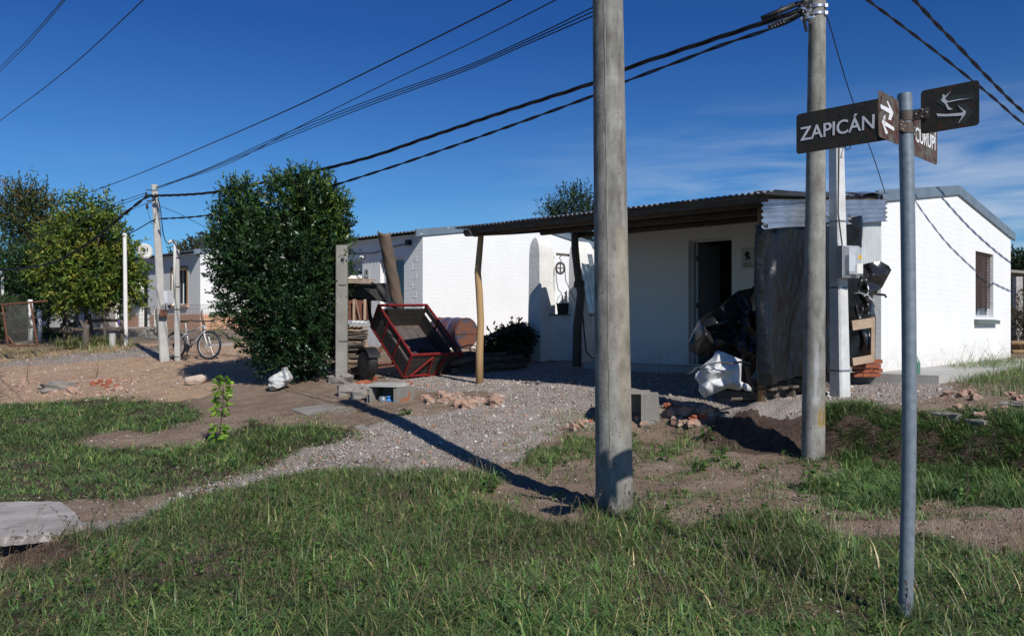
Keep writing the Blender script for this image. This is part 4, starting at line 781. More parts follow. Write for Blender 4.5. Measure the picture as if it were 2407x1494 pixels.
s = MB(); s.obox(o3+U*3.8+V*.12+Vector((0, 0, zb3)), U*.34, V*.04, (0, 0, 1.8)); s.build('door', M['pvc'], h3)
s = MB(); ch = o3+U*1.9+V*1.0; s.tube([ch+Vector((0, 0, 3.8)), ch+Vector((0, 0, 4.5))], .09, 12); s.lathe(ch+Vector((0, 0, 4.55)), [(.03, 0), (.15, .02), (.02, .12)], (0, 0, 1), 12); s.build('chimney', M['black'], h3)
# satellite dish
dc = P(340, 590, 27.9); t = thing('satellite_dish', 'round pale satellite dish on the roof of the peach based house', 'satellite dish', dc-Vector((0, 0, .3)))
nrm = (Vector((0, 0, 1.5))-dc).normalized()+Vector((.25, 0, .25)); nrm.normalize(); prof = [(.001, -.052), (.09, -.047), (.18, -.030), (.26, -.004), (.262, .004), (.18, -.022), (.09, -.039), (.001, -.044)]
s = MB(); s.lathe(dc, prof, nrm, 28); dish = s.build('reflector', M['plaque'], t, smooth=True)
rt = nrm.cross(Vector((0, 0, 1))).normalized()*-1; rt = Vector((0, 0, 1)).cross(nrm).normalized(); up_ = nrm.cross(rt)
q = MB()
def dpoly(pts, k=-.026): q.prism([dc+rt*x+up_*y+nrm*k for x, y in pts], nrm*.004)
dpoly([(-.11, .12), (-.02, .12), (.03, .09), (.05, .03), (.03, -.02), (-.02, -.04), (-.11, .04)]); dpoly([(.07, .12), (.11, .12), (.11, -.04), (.07, .02)]); 
q.build('emblem', M['black'], dish)
text_mesh('lettering', 'DIRECTV', .06, M['black'], dish, dc-rt*.11-up_*.10+nrm*-.026, rt, up_, .22, .001)
s = MB(); s.tube([dc-nrm*.05, dc-nrm*.16-Vector((0, 0, .1)), dc-nrm*.16-Vector((0, 0, .5))], .02, 8); s.tube([dc-up_*.26, dc-up_*.22+nrm*.3], .01, 6); s.build('mount', M['galv'], t)
# low white building further left
h4, o4, _, _ = house(27.25, 1.42, 14.0, 5.5, 3.2, 3.5, 'low whitewashed building behind the trees at far left', [(3.6, 4.4, 1.42, 3.0)], [], wallm='wall_dirty')
s = MB(); s.obox(o4+U*3.62+V*.1+Vector((0, 0, 1.44)), U*.76, V*.04, (0, 0, 1.54)); s.build('door', M['greywood'], h4)
# shed at the right edge
sb = Vector((17.6, 28.5, 0)); zs_ = g(17.6, 28.5); t = thing('shed', 'grey open shed with a pale post at the right edge behind the house', 'shed', (17.6, 28.5, zs_))
s = MB(); s.obox(P(2376, 640, 28)+Vector((0, 0, 0)), (5, 0, -.35), (0, 3, .0), (0, 0, .09)); s.build('roof', M['concrete'], t)
for px in (2392, 2440, 2480):
    s = MB(); a = P(px, 642, 28.15); s.bar(a-Vector((0, 0, .12)), Vector((a.x, a.y, zs_-.1)), .22); s.build('post', M['pale_conc'], t)
s = MB(); a = P(2380, 650, 30.5); s.obox(Vector((a.x, a.y, zs_-.1)), (4.6, 0, 0), (0, .1, 0), (0, 0, 2.6)); s.build('wall', M['greywood'], t)
for k in range(7):
    a = P(2376+3*(k % 2), 806+k*7, 19+.12*(k % 3)); s = MB(); s.tube([a, a+Vector((1.8+.1*(k % 3), .3, -.01))], .055, 8)
    tagp(s.build('timber_pole', M['postwood'], smooth=True), 'pale round timber pole in the stack on the ground at the right edge', 'timber pole', 'timber poles stacked at the right edge')
plant('shrub', 'greenish brown brush growing behind the house at the right edge', 'shrub', G(2440, 830), B3([(2420,740,45,50,0),(2470,760,60,60,0),(2425,790,45,35,0)], 24), 420, 12, .12, .03, [(.09, .085, .035), (.05, .07, .03), (.14, .08, .05)], 66, trunk_r=.04, mname='leafmatt', up=1.2, twig=.4)
# ================================================================ carport
ct = thing('carport', 'carport of round timber posts under a corrugated metal roof beside the near house', 'carport', UV(2.7, -1.5, .6))
def rough_pole(mb, pts, r, n=12): mb.tube(pts, r, n, jit=.06)
A = G(1127, 901); Cp = G(1790, 946); Bp = G(1356, 861)
mb = MB(); a = A; rough_pole(mb, [a-Vector((0, 0, .15)), a+Vector((.0, 0, .5)), a+Vector((.02, 0, 1.0)), P(1127, 690, a.y), P(1123, 640, a.y), P(1130, 560, a.y), P(1130, 545, a.y)], [.062, .06, .056, .058, .053, .047, .045]); mb.build('post', M['postwood'], ct, smooth=True)
mb = MB(); a = Bp; rough_pole(mb, [a-Vector((0, 0, .1)), P(1357, 770, a.y), P(1366, 690, a.y), P(1360, 660, a.y), P(1352, 590, a.y), P(1350, 530, a.y)], [.085, .085, .075, .07, .07, .065]); mb.rock(P(1362, 668, a.y), .1, 3); q = mb.build('post', M['greywood'], ct, smooth=True)
mb = MB(); a = Cp; rough_pole(mb, [a-Vector((0, 0, .15)), a+Vector((0, 0, 1.2)), Vector((a.x, a.y, 2.98))], [.055, .05, .048]); mb.build('post', M['postwood'], ct, smooth=True)
Dp = G(1997, 888); mb = MB(); a = Dp; rough_pole(mb, [a-Vector((0, 0, .1)), a+Vector((0, 0, 1.2)), Vector((a.x, a.y, 3.1))], [.045, .04, .04]); mb.build('post', M['postwood'], ct, smooth=True)
mb = MB(); aT = P(1096, 548, A.y-.25); bT = P(1372, 539, Bp.y+.1); rough_pole(mb, [aT, aT.lerp(bT, .35)+Vector((0, 0, .0)), aT.lerp(bT, .7)+Vector((0, 0, .03)), bT], [.055, .05, .055, .06]); mb.build('beam', M['beamwood'], ct, smooth=True)
mb = MB(); rough_pole(mb, [UV(5.3, -3.02, 3.0-.03), UV(2.6, -3.02, 2.99), UV(.25, -3.02, 2.98)], [.045, .05, .045]); mb.build('beam', M['beamwood'], ct, smooth=True)
mb = MB(); rough_pole(mb, [UV(5.2, -1.5, 3.11), UV(.2, -1.5, 3.11)], [.05, .05]); mb.build('beam', M['beamwood'], ct, smooth=True)
mb = MB(); rough_pole(mb, [UV(5.5, -.12, 3.19), UV(.1, -.12, 3.19)], [.05, .05]); mb.build('beam', M['beamwood'], ct, smooth=True)
mb = MB(); mb.bar(UV(5.35, -3.2, 2.995), UV(.15, -3.2, 2.995), .035, .07); mb.build('beam', M['beamwood'], ct)
mb = MB(); corr(mb, UV(5.45, -3.32, 3.055), UV(5.45, -.02, 3.30)-UV(5.45, -3.32, 3.055), UV(.0, -3.32, 3.055)-UV(5.45, -3.32, 3.055), 6, 66, .014, (0, 0, 1)); mb.build('roof', M['zinc_dull'], ct, smooth=True)
# side strip: corrugated sheet laid on its side below the roof edge
cf = UV(.30, -3.15, 0); ce = UV(-.03, -.05, 0); dv = ce-cf; nS = Vector((-dv.y, dv.x, 0)).normalized(); nS = nS if nS.y < 0 else -nS
mb = MB(); lo = cf+Vector((0, 0, 2.64)); 
for s_ in (0, 1):
    G_ = []
    for i in range(25):
        k = i/24; zb_ = 2.64+.34*k+.01*math.sin(k*9); zt = 3.0+.30*k
        for j in range(41): w = j/40; G_.append(cf+dv*k+Vector((0, 0, zb_+(zt-zb_)*w))+nS*(.06+.016*math.cos(w*2*math.pi*5)+.003*s_+.008*math.sin(k*13)*(1-w)))
    mb.grid(G_, 25, 41)
mb.build('side_sheet', M['zinc'], ct, smooth=True)
mb = MB(); mb.bar(cf+Vector((0, 0, 3.03)), ce+Vector((0, 0, 3.33)), .04, .05); mb.build('beam', M['beamwood'], ct)
mb = MB()                                          # crumpled edge flashing on top
G_ = []
for i in range(30):
    k = i/29
    for j in range(6): w = j/5; G_.append(cf+dv*k+nS*(.10-.22*w)+Vector((0, 0, 3.085+.30*k+.012*math.sin(k*31+w*4)+.02*math.sin(w*3))))
mb.grid(G_, 30, 6); eo = mb.build('edge_flashing', M['zinc'], ct, smooth=True); sm = eo.modifiers.new('th', 'SOLIDIFY'); sm.thickness = .004
# pale upright sheet near the house corner
mb = MB(); p0 = cf+dv*.72; p1 = cf+dv*.985; corr(mb, p0+Vector((0, 0, 2.35)), (0, 0, .72), p1-p0, 3, 11, .010, nS, 6, .003); mb.build('side_sheet', M['sheet_pale'], ct, smooth=True)
# ================================================================ plastic sheets
def hung(name, label, cat, k0, k1, zb_, zt_, seed, m='tarp', off=.03, nu=150, nv=150, fold=.035, parent=None):
    G_ = []; kk = np.linspace(k0, k1, nu); ww = np.linspace(0, 1, nv); K_, W_ = np.meshgrid(kk, ww, indexing='ij'); Ln = dv.length
    zb2_ = np.interp(K_, np.linspace(k0, k1, len(zb_)), zb_); zt2 = np.interp(K_, np.linspace(k0, k1, len(zt_)), zt_); Zz = zb2_+(zt2-zb2_)*W_
    x = K_*Ln; d = fold*(fbm(x*3.2+.9*Zz, Zz*.5, seed, 3)*.9)+.016*(1-2*np.abs(vn(x*5+Zz*1.2, Zz*.9-x, seed+2)))+.060*crumple(x, Zz*.35, Zz*0, 2.6, seed)+.016*crumple(x, Zz*.6, Zz*0, 8.0, seed+2)
    edge = np.clip((x-k0*Ln)/.11, 0, 1); d = d+.004*(1-edge)*np.sin(Zz*40+6*vn(x*9, Zz*7, 3))-.10*(1-np.sqrt(1-(1-edge)**2+1e-6))*-0.0
    base = np.array([cf.x, cf.y, 0])+K_[..., None]*np.array([dv.x, dv.y, 0]); Pt = base+np.array([nS.x, nS.y, 0])*(off+d)[..., None]; Pt[..., 2] = Zz+.01*vn(x*6, Zz*6, 1)
    # wrap round the corner post
    wr = (1-edge)**2; Pt += np.array([-nS.x, -nS.y, 0])*(.12*wr)[..., None]
    mb = MB(); mb.grid(Pt.reshape(-1, 3), nu, nv); o = mb.build(name, M[m], parent, smooth=True); q = o.modifiers.new('th', 'SOLIDIFY'); q.thickness = .004
    if parent is None: tagp(o, label, cat)
    return o
hung('plastic_sheet', 'black plastic sheet hung from the carport roof behind the second pole', 'plastic sheet', 0.0, .735, [.79, .80, .83, .86, .84, .88, .90, .94, .97], [2.70, 2.78, 2.90, 3.0], 3, off=.055)
hung('plastic_sheet', 'narrow black plastic strip hung behind the meter post', 'plastic sheet', .68, .80, [1.6, 1.5], [2.95, 3.0], 8, off=.02, nu=30, nv=90)
zc5 = lambda x, y: (1480+x*.3748, 420+y*.3748); zc4 = lambda x, y: (1457+x*.2363, 588+y*.2363)
facets('plastic_sheet', 'black plastic sheet gathered and tied by a cord at the house corner', 'plastic sheet', [(1450,540,.05),(1500,527,0),(1575,517,0),(1625,545,.0),(1642,572,.05),(1585,680,.05),(1530,735,0),(1522,775,0),(1545,870,0),(1540,1130,.05),(1395,1150,.05),(1395,870,.0),(1398,700,0),(1430,600,0),
  (1500,722,-.20),(1530,600,-.16),(1570,560,-.02),(1560,610,-.10),(1490,580,.02),(1485,640,-.12),(1450,640,-.18),(1462,690,-.02),(1430,700,-.15),(1412,745,-.02),(1420,800,-.2),(1440,760,-.05),(1470,740,-.2),(1490,780,-.05),(1500,850,-.18),(1465,820,.0),(1440,880,-.14),(1500,960,-.02),(1470,1000,-.15),(1430,1010,.0),(1510,1070,-.12),(1450,1080,-.05)], 14, zc5, 11.62, .14, M['tarp_shiny'], amp=.008, auto=60)
s = MB(); s.tube([P(2036, 704, 11.42), P(2044, 701, 11.36), P(2052, 708, 11.4), P(2055, 722, 11.46)], .012, 6); s.tube([P(1998, 692, 11.5), P(2020, 688, 11.42), P(2040, 694, 11.38), P(2050, 704, 11.42)], .010, 6); tagp(s.build('cord', M['greyplastic'], smooth=True), 'grey cord tied round the gathered black plastic at the house corner', 'cord')
facets('plastic_cover', 'crumpled black plastic thrown over a covered load beside the door', 'plastic cover', [(1365,320,.1),(1320,375,.1),(1180,400,.1),(1110,455,.05),(1000,580,.0),(930,600,0),(800,690,0),(740,790,.05),(688,925,.05),(700,1000,.05),(770,1040,.0),(880,1050,-.05),(1130,1060,-.05),(1180,1075,-.05),(1225,1075,0),(1240,960,.0),(1368,925,.0),(1385,640,.05),(1385,500,.1),
  (805,705,-.12),(830,765,-.26),(888,750,-.34),(855,830,-.40),(960,950,-.30),(905,795,-.12),(1040,910,-.42),(1110,690,-.42),(1100,745,-.30),(1022,560,-.12),(990,730,-.42),(1060,850,-.16),(1130,930,-.36),(1172,690,-.34),(1200,560,-.05),(1270,500,-.30),(1342,510,-.16),(1255,750,-.46),(1320,830,-.30),(1312,620,-.42),(1290,690,-.25),(1262,900,-.15),(820,920,-.26),(745,920,-.05),(930,660,-.30),(1140,800,-.12),(1200,850,-.38)], 19, zc4, 11.0, .5, M['tarp_shiny'], amp=.014, cs=6, ks=.8, auto=60)
inflate([(730,1762,1775,0,.3),(745,1752,1784,0,.8),(790,1745,1788,0,1),(830,1742,1786,0,1),(860,1740,1776,0,.8),(884,1745,1768,0,.4)], 10.55, .12, M['tarp'], 'plastic_bundle', crum=.03, cs=6, seed=15, nseg=90, nrow=80, pleat=.015, npl=7)
tagp(bpy.data.objects['plastic_bundle'], 'dusty black plastic folds hanging against the corner post', 'plastic sheet')
facets('plastic_bag', 'large crumpled white plastic sheet bundle on the gravel by the corner post', 'plastic bag', [(975,997,0),(1030,1010,-.05),(1215,1090,.0),(1210,1150,0),(1205,1300,-.05),(1232,1318,-.08),(1230,1350,-.08),(1190,1395,-.04),(1070,1370,-.10),(940,1425,-.08),(838,1474,0),(785,1400,0),(790,1330,0.02),(745,1270,0.05),(755,1230,.05),(790,1190,0.02),(850,1120,.02),(925,1065,0),(950,1010,.02),
  (1090,1118,-.22),(1050,1110,-.10),(985,1030,-.14),(860,1165,-.30),(905,1180,-.16),(915,1215,-.30),(850,1370,-.28),(830,1250,-.14),(885,1300,-.22),(1000,1270,-.16),(1060,1195,-.36),(1130,1185,-.40),(1190,1150,-.16),(1020,1130,-.16),(1140,1320,-.36),(1060,1330,-.22),(1120,1240,-.30),(930,1380,-.16),(1000,1350,-.30),(960,1120,-.26),(1185,1240,-.24)], 19, zc4, 10.2, .26, M['whiteplastic'], amp=.010, cs=7, ks=.6, auto=60)
s = MB(); s.tube([P(*zc4(785, 1195), 10.15), P(*zc4(860, 1140), 10.0), P(*zc4(1000, 1112), 9.95), P(*zc4(1100, 1128), 9.9), P(*zc4(1230, 1105), 9.98), P(*zc4(1300, 1130), 9.95)], [.006, .008, .010, .012, .014, .012], 6); tagp(s.build('stick', M['greywood']), 'thin stick lying across the white plastic bundle', 'stick')
inflate([(900,1748,1752,0,.4),(904,1745,1760,0,.8),(912,1746,1767,0,1),(918,1752,1766,0,.7)], 10.05, .05, M['sack_white'], 'shoe_scrap', crum=.008, cs=12, nseg=24, nrow=14); bpy.data.objects['shoe_scrap'].name = 'plastic_scrap'; tagp(bpy.data.objects['plastic_scrap'], 'torn end of white and black plastic right of the white bundle', 'plastic scrap')
# wooden pallets and cart frame under the sheets
t = thing('handcart', 'dark low wooden cart half hidden under the black plastic', 'handcart', G(1850, 905))
s = MB(); b = UV(1.0, -2.7, 0); zg = g(b.x, b.y)
for k in range(4): s.obox(UV(.95, -2.9+.3*k, zg+.16), U*-.7, V*.16, (0, 0, .03))
s.build('bed', M['greywood'], t)
for k in range(2): s = MB(); s.bar(UV(1.0, -2.85+.8*k, zg+.08), UV(.35, -2.85+.8*k, zg+.08), .06, .09); s.build('runner', M['greywood'], t)
for k in range(2): s = MB(); s.lathe(UV(.75, -2.85+1.0*k, zg+.2), [(.06, 0), (.2, .01), (.2, .07), (.06, .08)], V, 20); s.build('wheel', M['black'], t, smooth=True, auto=40)
for p_, q_, r_, lab in (((1755, 860), (1768, 925), .03, 'thick stick standing behind the right end of the white plastic bundle'), ((1690, 939), (1755, 936), .02, 'grey stick lying on the gravel under the white plastic bundle')):
    s = MB(); s.tube([P(*p_, 10.35), P(*q_, 10.35)], r_, 6); tagp(s.build('stick', M['greywood']), lab, 'stick')
for k in range(9):
    s = MB(); kk = .08+.085*k; p = cf+dv*kk-nS*.25; zg = g(p.x, p.y); s.obox(Vector((p.x, p.y, zg+.02+.10*(k % 2))), dv*.16, -nS*(.3+.05*(k % 3)), (0, 0, .09))
    tagp(s.build('timber_block', M['greywood']), 'dark timber block on the ground under the hung plastic sheet', 'timber block', 'timber blocks under the plastic sheet')
# little wooden gate frame and bricks
t = thing('wooden_frame', 'small raw plank frame standing on bricks by the house corner', 'wooden frame', UV(.1, -.75, .9))
Yf = 11.36
for (a, b_, w, d_) in (((2002, 765), (2048, 758), .13, .03), ((2003, 850), (2050, 842), .10, .03), ((2051, 745), (2050, 848), .05, .05)):
    s = MB(); s.bar(P(*a, Yf), P(*b_, Yf+.12), w, d_, up=(0, 1, 0)) if a[0] != 2051 else s.bar(P(*a, Yf+.13), P(*b_, Yf+.13), w, d_); s.build('plank', M['plank'], t)
pb = UV(.0, -.12, 0)
for r_ in range(4):
    for k in range(3):
        s = MB(); q = P(2014+k*21+(r_ % 2)*3, 880-r_*10.5, 11.72+.02*(r_ % 2)); s.cbox(q, .118, .22, .05, rz=-.18+.06*math.sin(r_*3+k*2)); me_ = s
        tagp(s.build('brick', M['brickred']), 'red brick in the small stack under the wooden frame', 'brick', 'bricks stacked by the house corner')
s = MB(); s.tube([P(2022, 700, 11.6), P(2050, 690, 11.75), P(2080, 693, 11.6), P(2083, 699, 11.6)], .016, 8); tagp(s.build('tap_pipe', M['black'], smooth=True), 'short bent black pipe sticking out near the house corner', 'pipe')
# bottle behind the sign post
t = thing('plastic_bottle', 'green plastic bottle on the concrete apron behind the sign post', 'bottle', P(2157, 893, 11.6))
s = MB(); s.lathe(P(2155, 893, 11.6), [(.04, 0), (.045, .02), (.045, .22), (.03, .27), (.014, .30), (.014, .32)], (0, 0, 1), 14); s.build('body', M['greenplastic'], t, smooth=True)
s = MB(); s.lathe(P(2155, 893, 11.6)+Vector((0, 0, .318)), [(.017, 0), (.017, .02)], (0, 0, 1), 12); s.build('cap', M['pvc'], t)
# ================================================================ well
Yw = 17.2; wt = thing('well', 'white plastered water well with two tall posts and a crossbar', 'well', P(1290, 848, Yw))
def wp(px, py, d=0): return P(px, py, Yw+d)
for i, (x0, x1, yb) in enumerate(((1238, 1309, 850), (1332, 1402, 848))):
    s = MB(); d = .0; c = wp((x0+x1)/2, yb); w = (x1-x0)/F_PX*Yw; zt = 3.27 if i == 0 else 3.2
    prof = [(0, -.1), (0, 1.3), (.03, 2.2), (.08, 2.45), (.16, 2.56)]
    n0 = len(s.v); ring = []
    for h, inset in ((-.1, -.03), (.9, -.0), (1.6, .02), (2.2, .03), (2.38, .06), (2.48, .12), (2.53, .19)):
        zz = c.z+h*(zt-c.z)/2.53; hu, hv = .175-inset*.8, .235-inset*.15
        ring.append([c+U*(a*hu)+V*(b_*hv)+Vector((0, 0, zz-c.z)) for a, b_ in ((-1, -.93), (-.9, -1), (.9, -1), (1, -.93), (1, .93), (.9, 1), (-.9, 1), (-1, .93))])
    for R_ in ring: s.v += R_
    m_ = len(ring)
    for a in range(m_-1):
        for k in range(8): s.f.append((a*8+k, a*8+(k+1) % 8, (a+1)*8+(k+1) % 8, (a+1)*8+k)); s.m.append(0)
    s.f.append(tuple(range(8))); s.f.append(tuple((m_-1)*8+k for k in range(8))); s.m += [0, 0]
    s.build('pillar', M['plaster'], wt, smooth=True, auto=28)
s = MB(); a = wp(1300, 848); b_ = wp(1394, 846); zt = 1.5+25/F_PX*Yw; 
s.prism([wp(1290, 852)-V*.1, wp(1398, 850)-V*.1, wp(1398, 850)+V*.9, wp(1290, 852)+V*.9], (0, 0, zt-wp(1290, 852).z)); s.build('parapet', M['plaster'], wt)
s = MB(); q0 = wp(1300, 741); s.prism([wp(1300, 741)-V*.15, wp(1402, 741)-V*.15, wp(1402, 741)+V*.93, wp(1300, 741)+V*.93], (0, 0, .025)); s.build('lid', M['greywood'], wt)
s = MB(); s.bar(wp(1307, 597), wp(1352, 601), .05, .05); s.build('crossbar', M['greywood'], wt)
t = thing('pulley', 'iron pulley wheel hanging on a hook from the crossbar of the well', 'pulley', wp(1317, 630))
pc = wp(1317, 630, -.02); s = MB(); s.tube([pc+Vector((.085*math.cos(k*math.pi/10), -.0, .11*math.sin(k*math.pi/10))) for k in range(21)], .022, 8, cap=False); s.tube([pc-Vector((.08, 0, 0)), pc+Vector((.08, 0, 0))], .012, 5); s.tube([pc-Vector((0, 0, .1)), pc+Vector((0, 0, .12))], .016, 5); s.build('wheel', M['rustbracket'], t, smooth=True)
s = MB(); s.tube([pc+Vector((0, 0, .1)), pc+Vector((.02, 0, .16)), pc+Vector((-.02, 0, .2)), pc+Vector((.01, 0, .25))], .009, 5); s.build('hook', M['black'], t)
s = MB(); s.tube([pc+Vector((-.09, -.02, 0)), wp(1308, 660, -.05), wp(1312, 680, -.05), wp(1322, 692, -.05), wp(1322, 712, -.05)], .008, 5); s.tube([pc+Vector((.09, -.02, 0)), wp(1330, 660, -.05), wp(1342, 685, -.2), wp(1352, 708, -.3)], .008, 5); tagp(s.build('rope', M['straw']), 'thin pale rope running over the well pulley', 'rope')
t = thing('bucket', 'black bucket standing on the lid of the well', 'bucket', wp(1323, 738, -.02)); bc_ = wp(1323, 738, .0)
s = MB(); s.lathe(bc_, [(.105, 0), (.13, .2), (.138, .2), (.138, .22), (.12, .22), (.1, .03)], (0, 0, 1), 20); s.build('pail', M['black'], t, smooth=True, auto=40)
s = MB(); s.tube([bc_+Vector((.13*math.cos(k*math.pi/8), -.02*math.sin(k*math.pi/8), .2+.2*math.sin(k*math.pi/8))) for k in range(9)], .006, 5); s.build('handle', M['steel'], t)
inflate([(682,1330,1334,0,.3),(700,1318,1334,0,.8),(718,1314,1336,0,1),(726,1314,1336,0,1)], Yw+.1, .05, M['whiteplastic'], 'cloth', crum=.01, cs=12, nseg=24, nrow=16); tagp(bpy.data.objects['cloth'], 'whitish cloth hanging above the black bucket on the well', 'cloth')
for i, (a, b_, lab) in enumerate((((1366, 627), (1385, 735), 'short zinc sheet leaning on the right post of the well'), ((1374, 620), (1398, 735), 'middle zinc sheet leaning on the right post of the well'), ((1380, 597), (1406, 735), 'tallest zinc sheet leaning on the right post of the well'))):
    s = MB(); p, q = wp(*a, -.3-.05*i), wp(*b_, -.34-.05*i); corr(s, q, p-q, Vector((.10, .03, 0)), 4, 3, .012, (0, -1, 0), 6); tagp(s.build('zinc_sheet', M['zinc'], smooth=True), lab, 'metal sheet', 'zinc sheets leaning on the well')
s = MB(); s.tube([wp(1370, 742, -.32), wp(1374, 790, -.34), wp(1378, 825, -.38), wp(1392, 842, -.4), wp(1402, 840, -.4)], .014, 6); tagp(s.build('hose', M['black'], smooth=True), 'dark hose hanging down the front of the well', 'hose')
# ================================================================ poles
def conc_pole(t, base, top, r0, r1, paint, m='pole', n=48, nz=90, name='shaft', parent=None):
    base, top = Vector(base), Vector(top); Vv, Cc, Ff = [], [], []
    for i in range(nz+1):
        k = i/nz; c = base.lerp(top, k); r = r0+(r1-r0)*k
        for j in range(n): a = 2*math.pi*j/n; Vv.append((c.x+r*math.cos(a), c.y+r*math.sin(a), c.z)); Cc.append(paint(a, c.z, k))
    for i in range(nz):
        for j in range(n): Ff.append((i*n+j, i*n+(j+1) % n, (i+1)*n+(j+1) % n, (i+1)*n+j))
    o = build_np(name, Vv, Ff, M[m], t, np.array(Cc)*.80, smooth=True)
    cp = MB(); cp.lathe(top-Vector((0, 0, .002)), [(r1*.98, 0), (r1*.9, .02)]); cp.build('cap', M['concrete'], o); return o
def fb(x, y, z=0, o=3): return float(fbm(np.array([x]), np.array([y]), z, o)[0])
def paint_big(a, z, k):
    px_, c = math.cos(a), .30
    n1 = fb(math.cos(a)*2, math.sin(a)*2, z*1.3); n2 = fb(math.cos(a)*5, math.sin(a)*5, z*6)
    col = Vector((.34, .325, .295))*(1+.16*n1+.18*n2)
    upper = max(0, min(1, (z-2.15+.15*n1)/.25)); col = col.lerp(Vector((.29, .28, .26))*(1+.3*n2), upper)
    if z < 2.3 and math.cos(a) > .15 and math.sin(a) < .2: col = col.lerp(Vector((.37, .325, .255)), .75)     # smoother beige render on the right side
    if z < .9: col = col.lerp(Vector((.32, .325, .31)), .6*max(0, .9-z)/.4 if z > .5 else .6)
    if z < .32: col = col.lerp(Vector((.17, .15, .11)), .5*(1-z/.32)*(1 if n2 > -.2 else .3))
    return col
b = G(1445, 1203); Ybig = b.y
t = thing('utility_pole', 'thick round concrete pole in the middle foreground reaching out of the picture', 'utility pole', b)
conc_pole(t, Vector((P(1445, 0, Ybig).x, b.y, b.z-.15)), Vector((P(1422, 0, Ybig).x, b.y, 5.9)), 44.5*Ybig/F_PX*1.0, 32*Ybig/F_PX, paint_big)
s = MB(); sx0 = lambda z: P(1445+(1422-1445)*(z-b.z)/(5.9-b.z), 0, Ybig).x; rad = lambda z: (44.5+(32-44.5)*(z+.15-b.z)/(6.05-b.z))*Ybig/F_PX
pts = []
for i in range(60): z = b.z+(5.8-b.z)*i/59; a = math.radians(251); pts.append(Vector((sx0(z)+math.cos(a)*rad(z), Ybig+math.sin(a)*rad(z), z)))
s.tube(pts, .005, 5, jit=.8); s.build('mould_seam', M['concrete'], t)
bb = P(1911, 1095, 9.0); bb.z = g(bb.x, 9.0)
def paint_two(a, z, k):
    n1 = fb(math.cos(a)*2+4, math.sin(a)*2, z*1.5); n2 = fb(math.cos(a)*5, math.sin(a)*5+7, z*7); col = Vector((.33, .32, .29))*(1+.12*n1+.14*n2)
    if .32+.04*n2 < z-bb.z < .55+.05*n1 and -1.5 < a-2*math.pi < .4 or (.32 < z-bb.z < .55+.03*n2 and a < .3): col = col.lerp(Vector((.34, .22, .03)), .85 if n2 > -.5 else .3)
    if .60 < z-bb.z < 1.22 and abs(a-math.pi*1.42-.12*n1) < .25+.12*n2: col = Vector((.5, .51, .53))
    return col
t2 = thing('utility_pole', 'concrete pole with steel bands and a worn yellow patch behind the street sign', 'utility pole', bb)
ptop = P(1922, -75, 9.0); conc_pole(t2, bb-Vector((0, 0, .1)), ptop, 27*9/F_PX, 18.5*9/F_PX, paint_two)
for py in (20, 37):
    s = MB(); c = P(1919, py, 9.0); r = 20.6*9/F_PX; s.lathe(c-Vector((0, 0, .014)), [(r, 0), (r+.004, .002), (r+.004, .028), (r, .03)], (0, 0, 1), 36); s.cbox(c+Vector((-.12, -.07, .0)), .06, .05, .03, rz=.6); s.cbox(c+Vector((.075, -.075, 0)), .03, .03, .035); s.build('band', M['steel'], t2)
s = MB(); c = P(1900, 30, 8.9)
for dx, dz in ((0, 0), (-.03, -.05), (.03, -.08)): s.lathe(c+Vector((dx, 0, dz)), [(.01, -.03), (.025, -.03), (.03, 0), (.022, .03), (.008, .05)], (.3, -.5, .4), 10)
s.cbox(c+Vector((-.04, 0, .03)), .14, .05, .022, rz=.5); s.cbox(c+Vector((-.02, 0, -.06)), .12, .05, .022, rz=-.3); s.build('bracket', M['steel'], t2)
s = MB()
for k, (a_, b_) in enumerate((((1908, -20), (1884, 20)), ((1902, 0), (1888, 38)), ((1896, 20), (1896, 75)), ((1888, 10), (1897, 50)))): s.tube([P(*a_, 8.9), P((a_[0]+b_[0])/2-6, (a_[1]+b_[1])/2, 8.88), P(*b_, 8.9)], .016, 7)
s.rock(P(1892, 18, 8.92), .05, 5); s.rock(P(1893, 38, 8.92), .045, 6); s.build('clamp', M['black'], t2)
bf = G(388, 848); YF = bf.y
t3 = thing('utility_pole', 'slender pale concrete pole leaning left beside the bicycle', 'utility pole', bf)
s = MB(); tp = P(363, 434, YF+.2); w0, w1 = 11.0*YF/F_PX, 6.8*YF/F_PX
for (c, w) in ((bf-Vector((0, 0, .1)), w0), (tp, w1)): pass
def sqp(c, w, ch=.25, rz=.35):
    R = Matrix.Rotation(rz, 3, 'Z'); q = [(-1, -1+ch), (-1+ch, -1), (1-ch, -1), (1, -1+ch), (1, 1-ch), (1-ch, 1), (-1+ch, 1), (-1, 1-ch)]; return [c+R@Vector((x*w, y*w, 0)) for x, y in q]
def sqpost(s, base, top, w0, w1, ch=.25, rz=.35, n=1):
    o = len(s.v); 
    for i in range(n+1): s.v += sqp(Vector(base).lerp(Vector(top), i/n), w0+(w1-w0)*i/n, ch, rz)
    for i in range(n):
        for k in range(8): s.f.append((o+i*8+k, o+i*8+(k+1) % 8, o+(i+1)*8+(k+1) % 8, o+(i+1)*8+k)); s.m.append(s.cur)
    s.f.append(tuple(o+k for k in reversed(range(8)))); s.f.append(tuple(o+n*8+k for k in range(8))); s.m += [s.cur]*2
sqpost(s, bf-Vector((0, 0, .1)), tp, w0, w1); s.build('shaft', M['pale_conc'], t3)
s = MB()
for py in (446, 470, 505): q = P(363+(388-363)*(py-434)/414, py, YF+.18); s.v += []; sqpost(s, q-Vector((0, 0, .015)), q+Vector((0, 0, .015)), w1*1.12+.002*(py-434)/70, w1*1.12+.002*(py-434)/70)
s.build('band', M['steel'], t3)
s = MB()
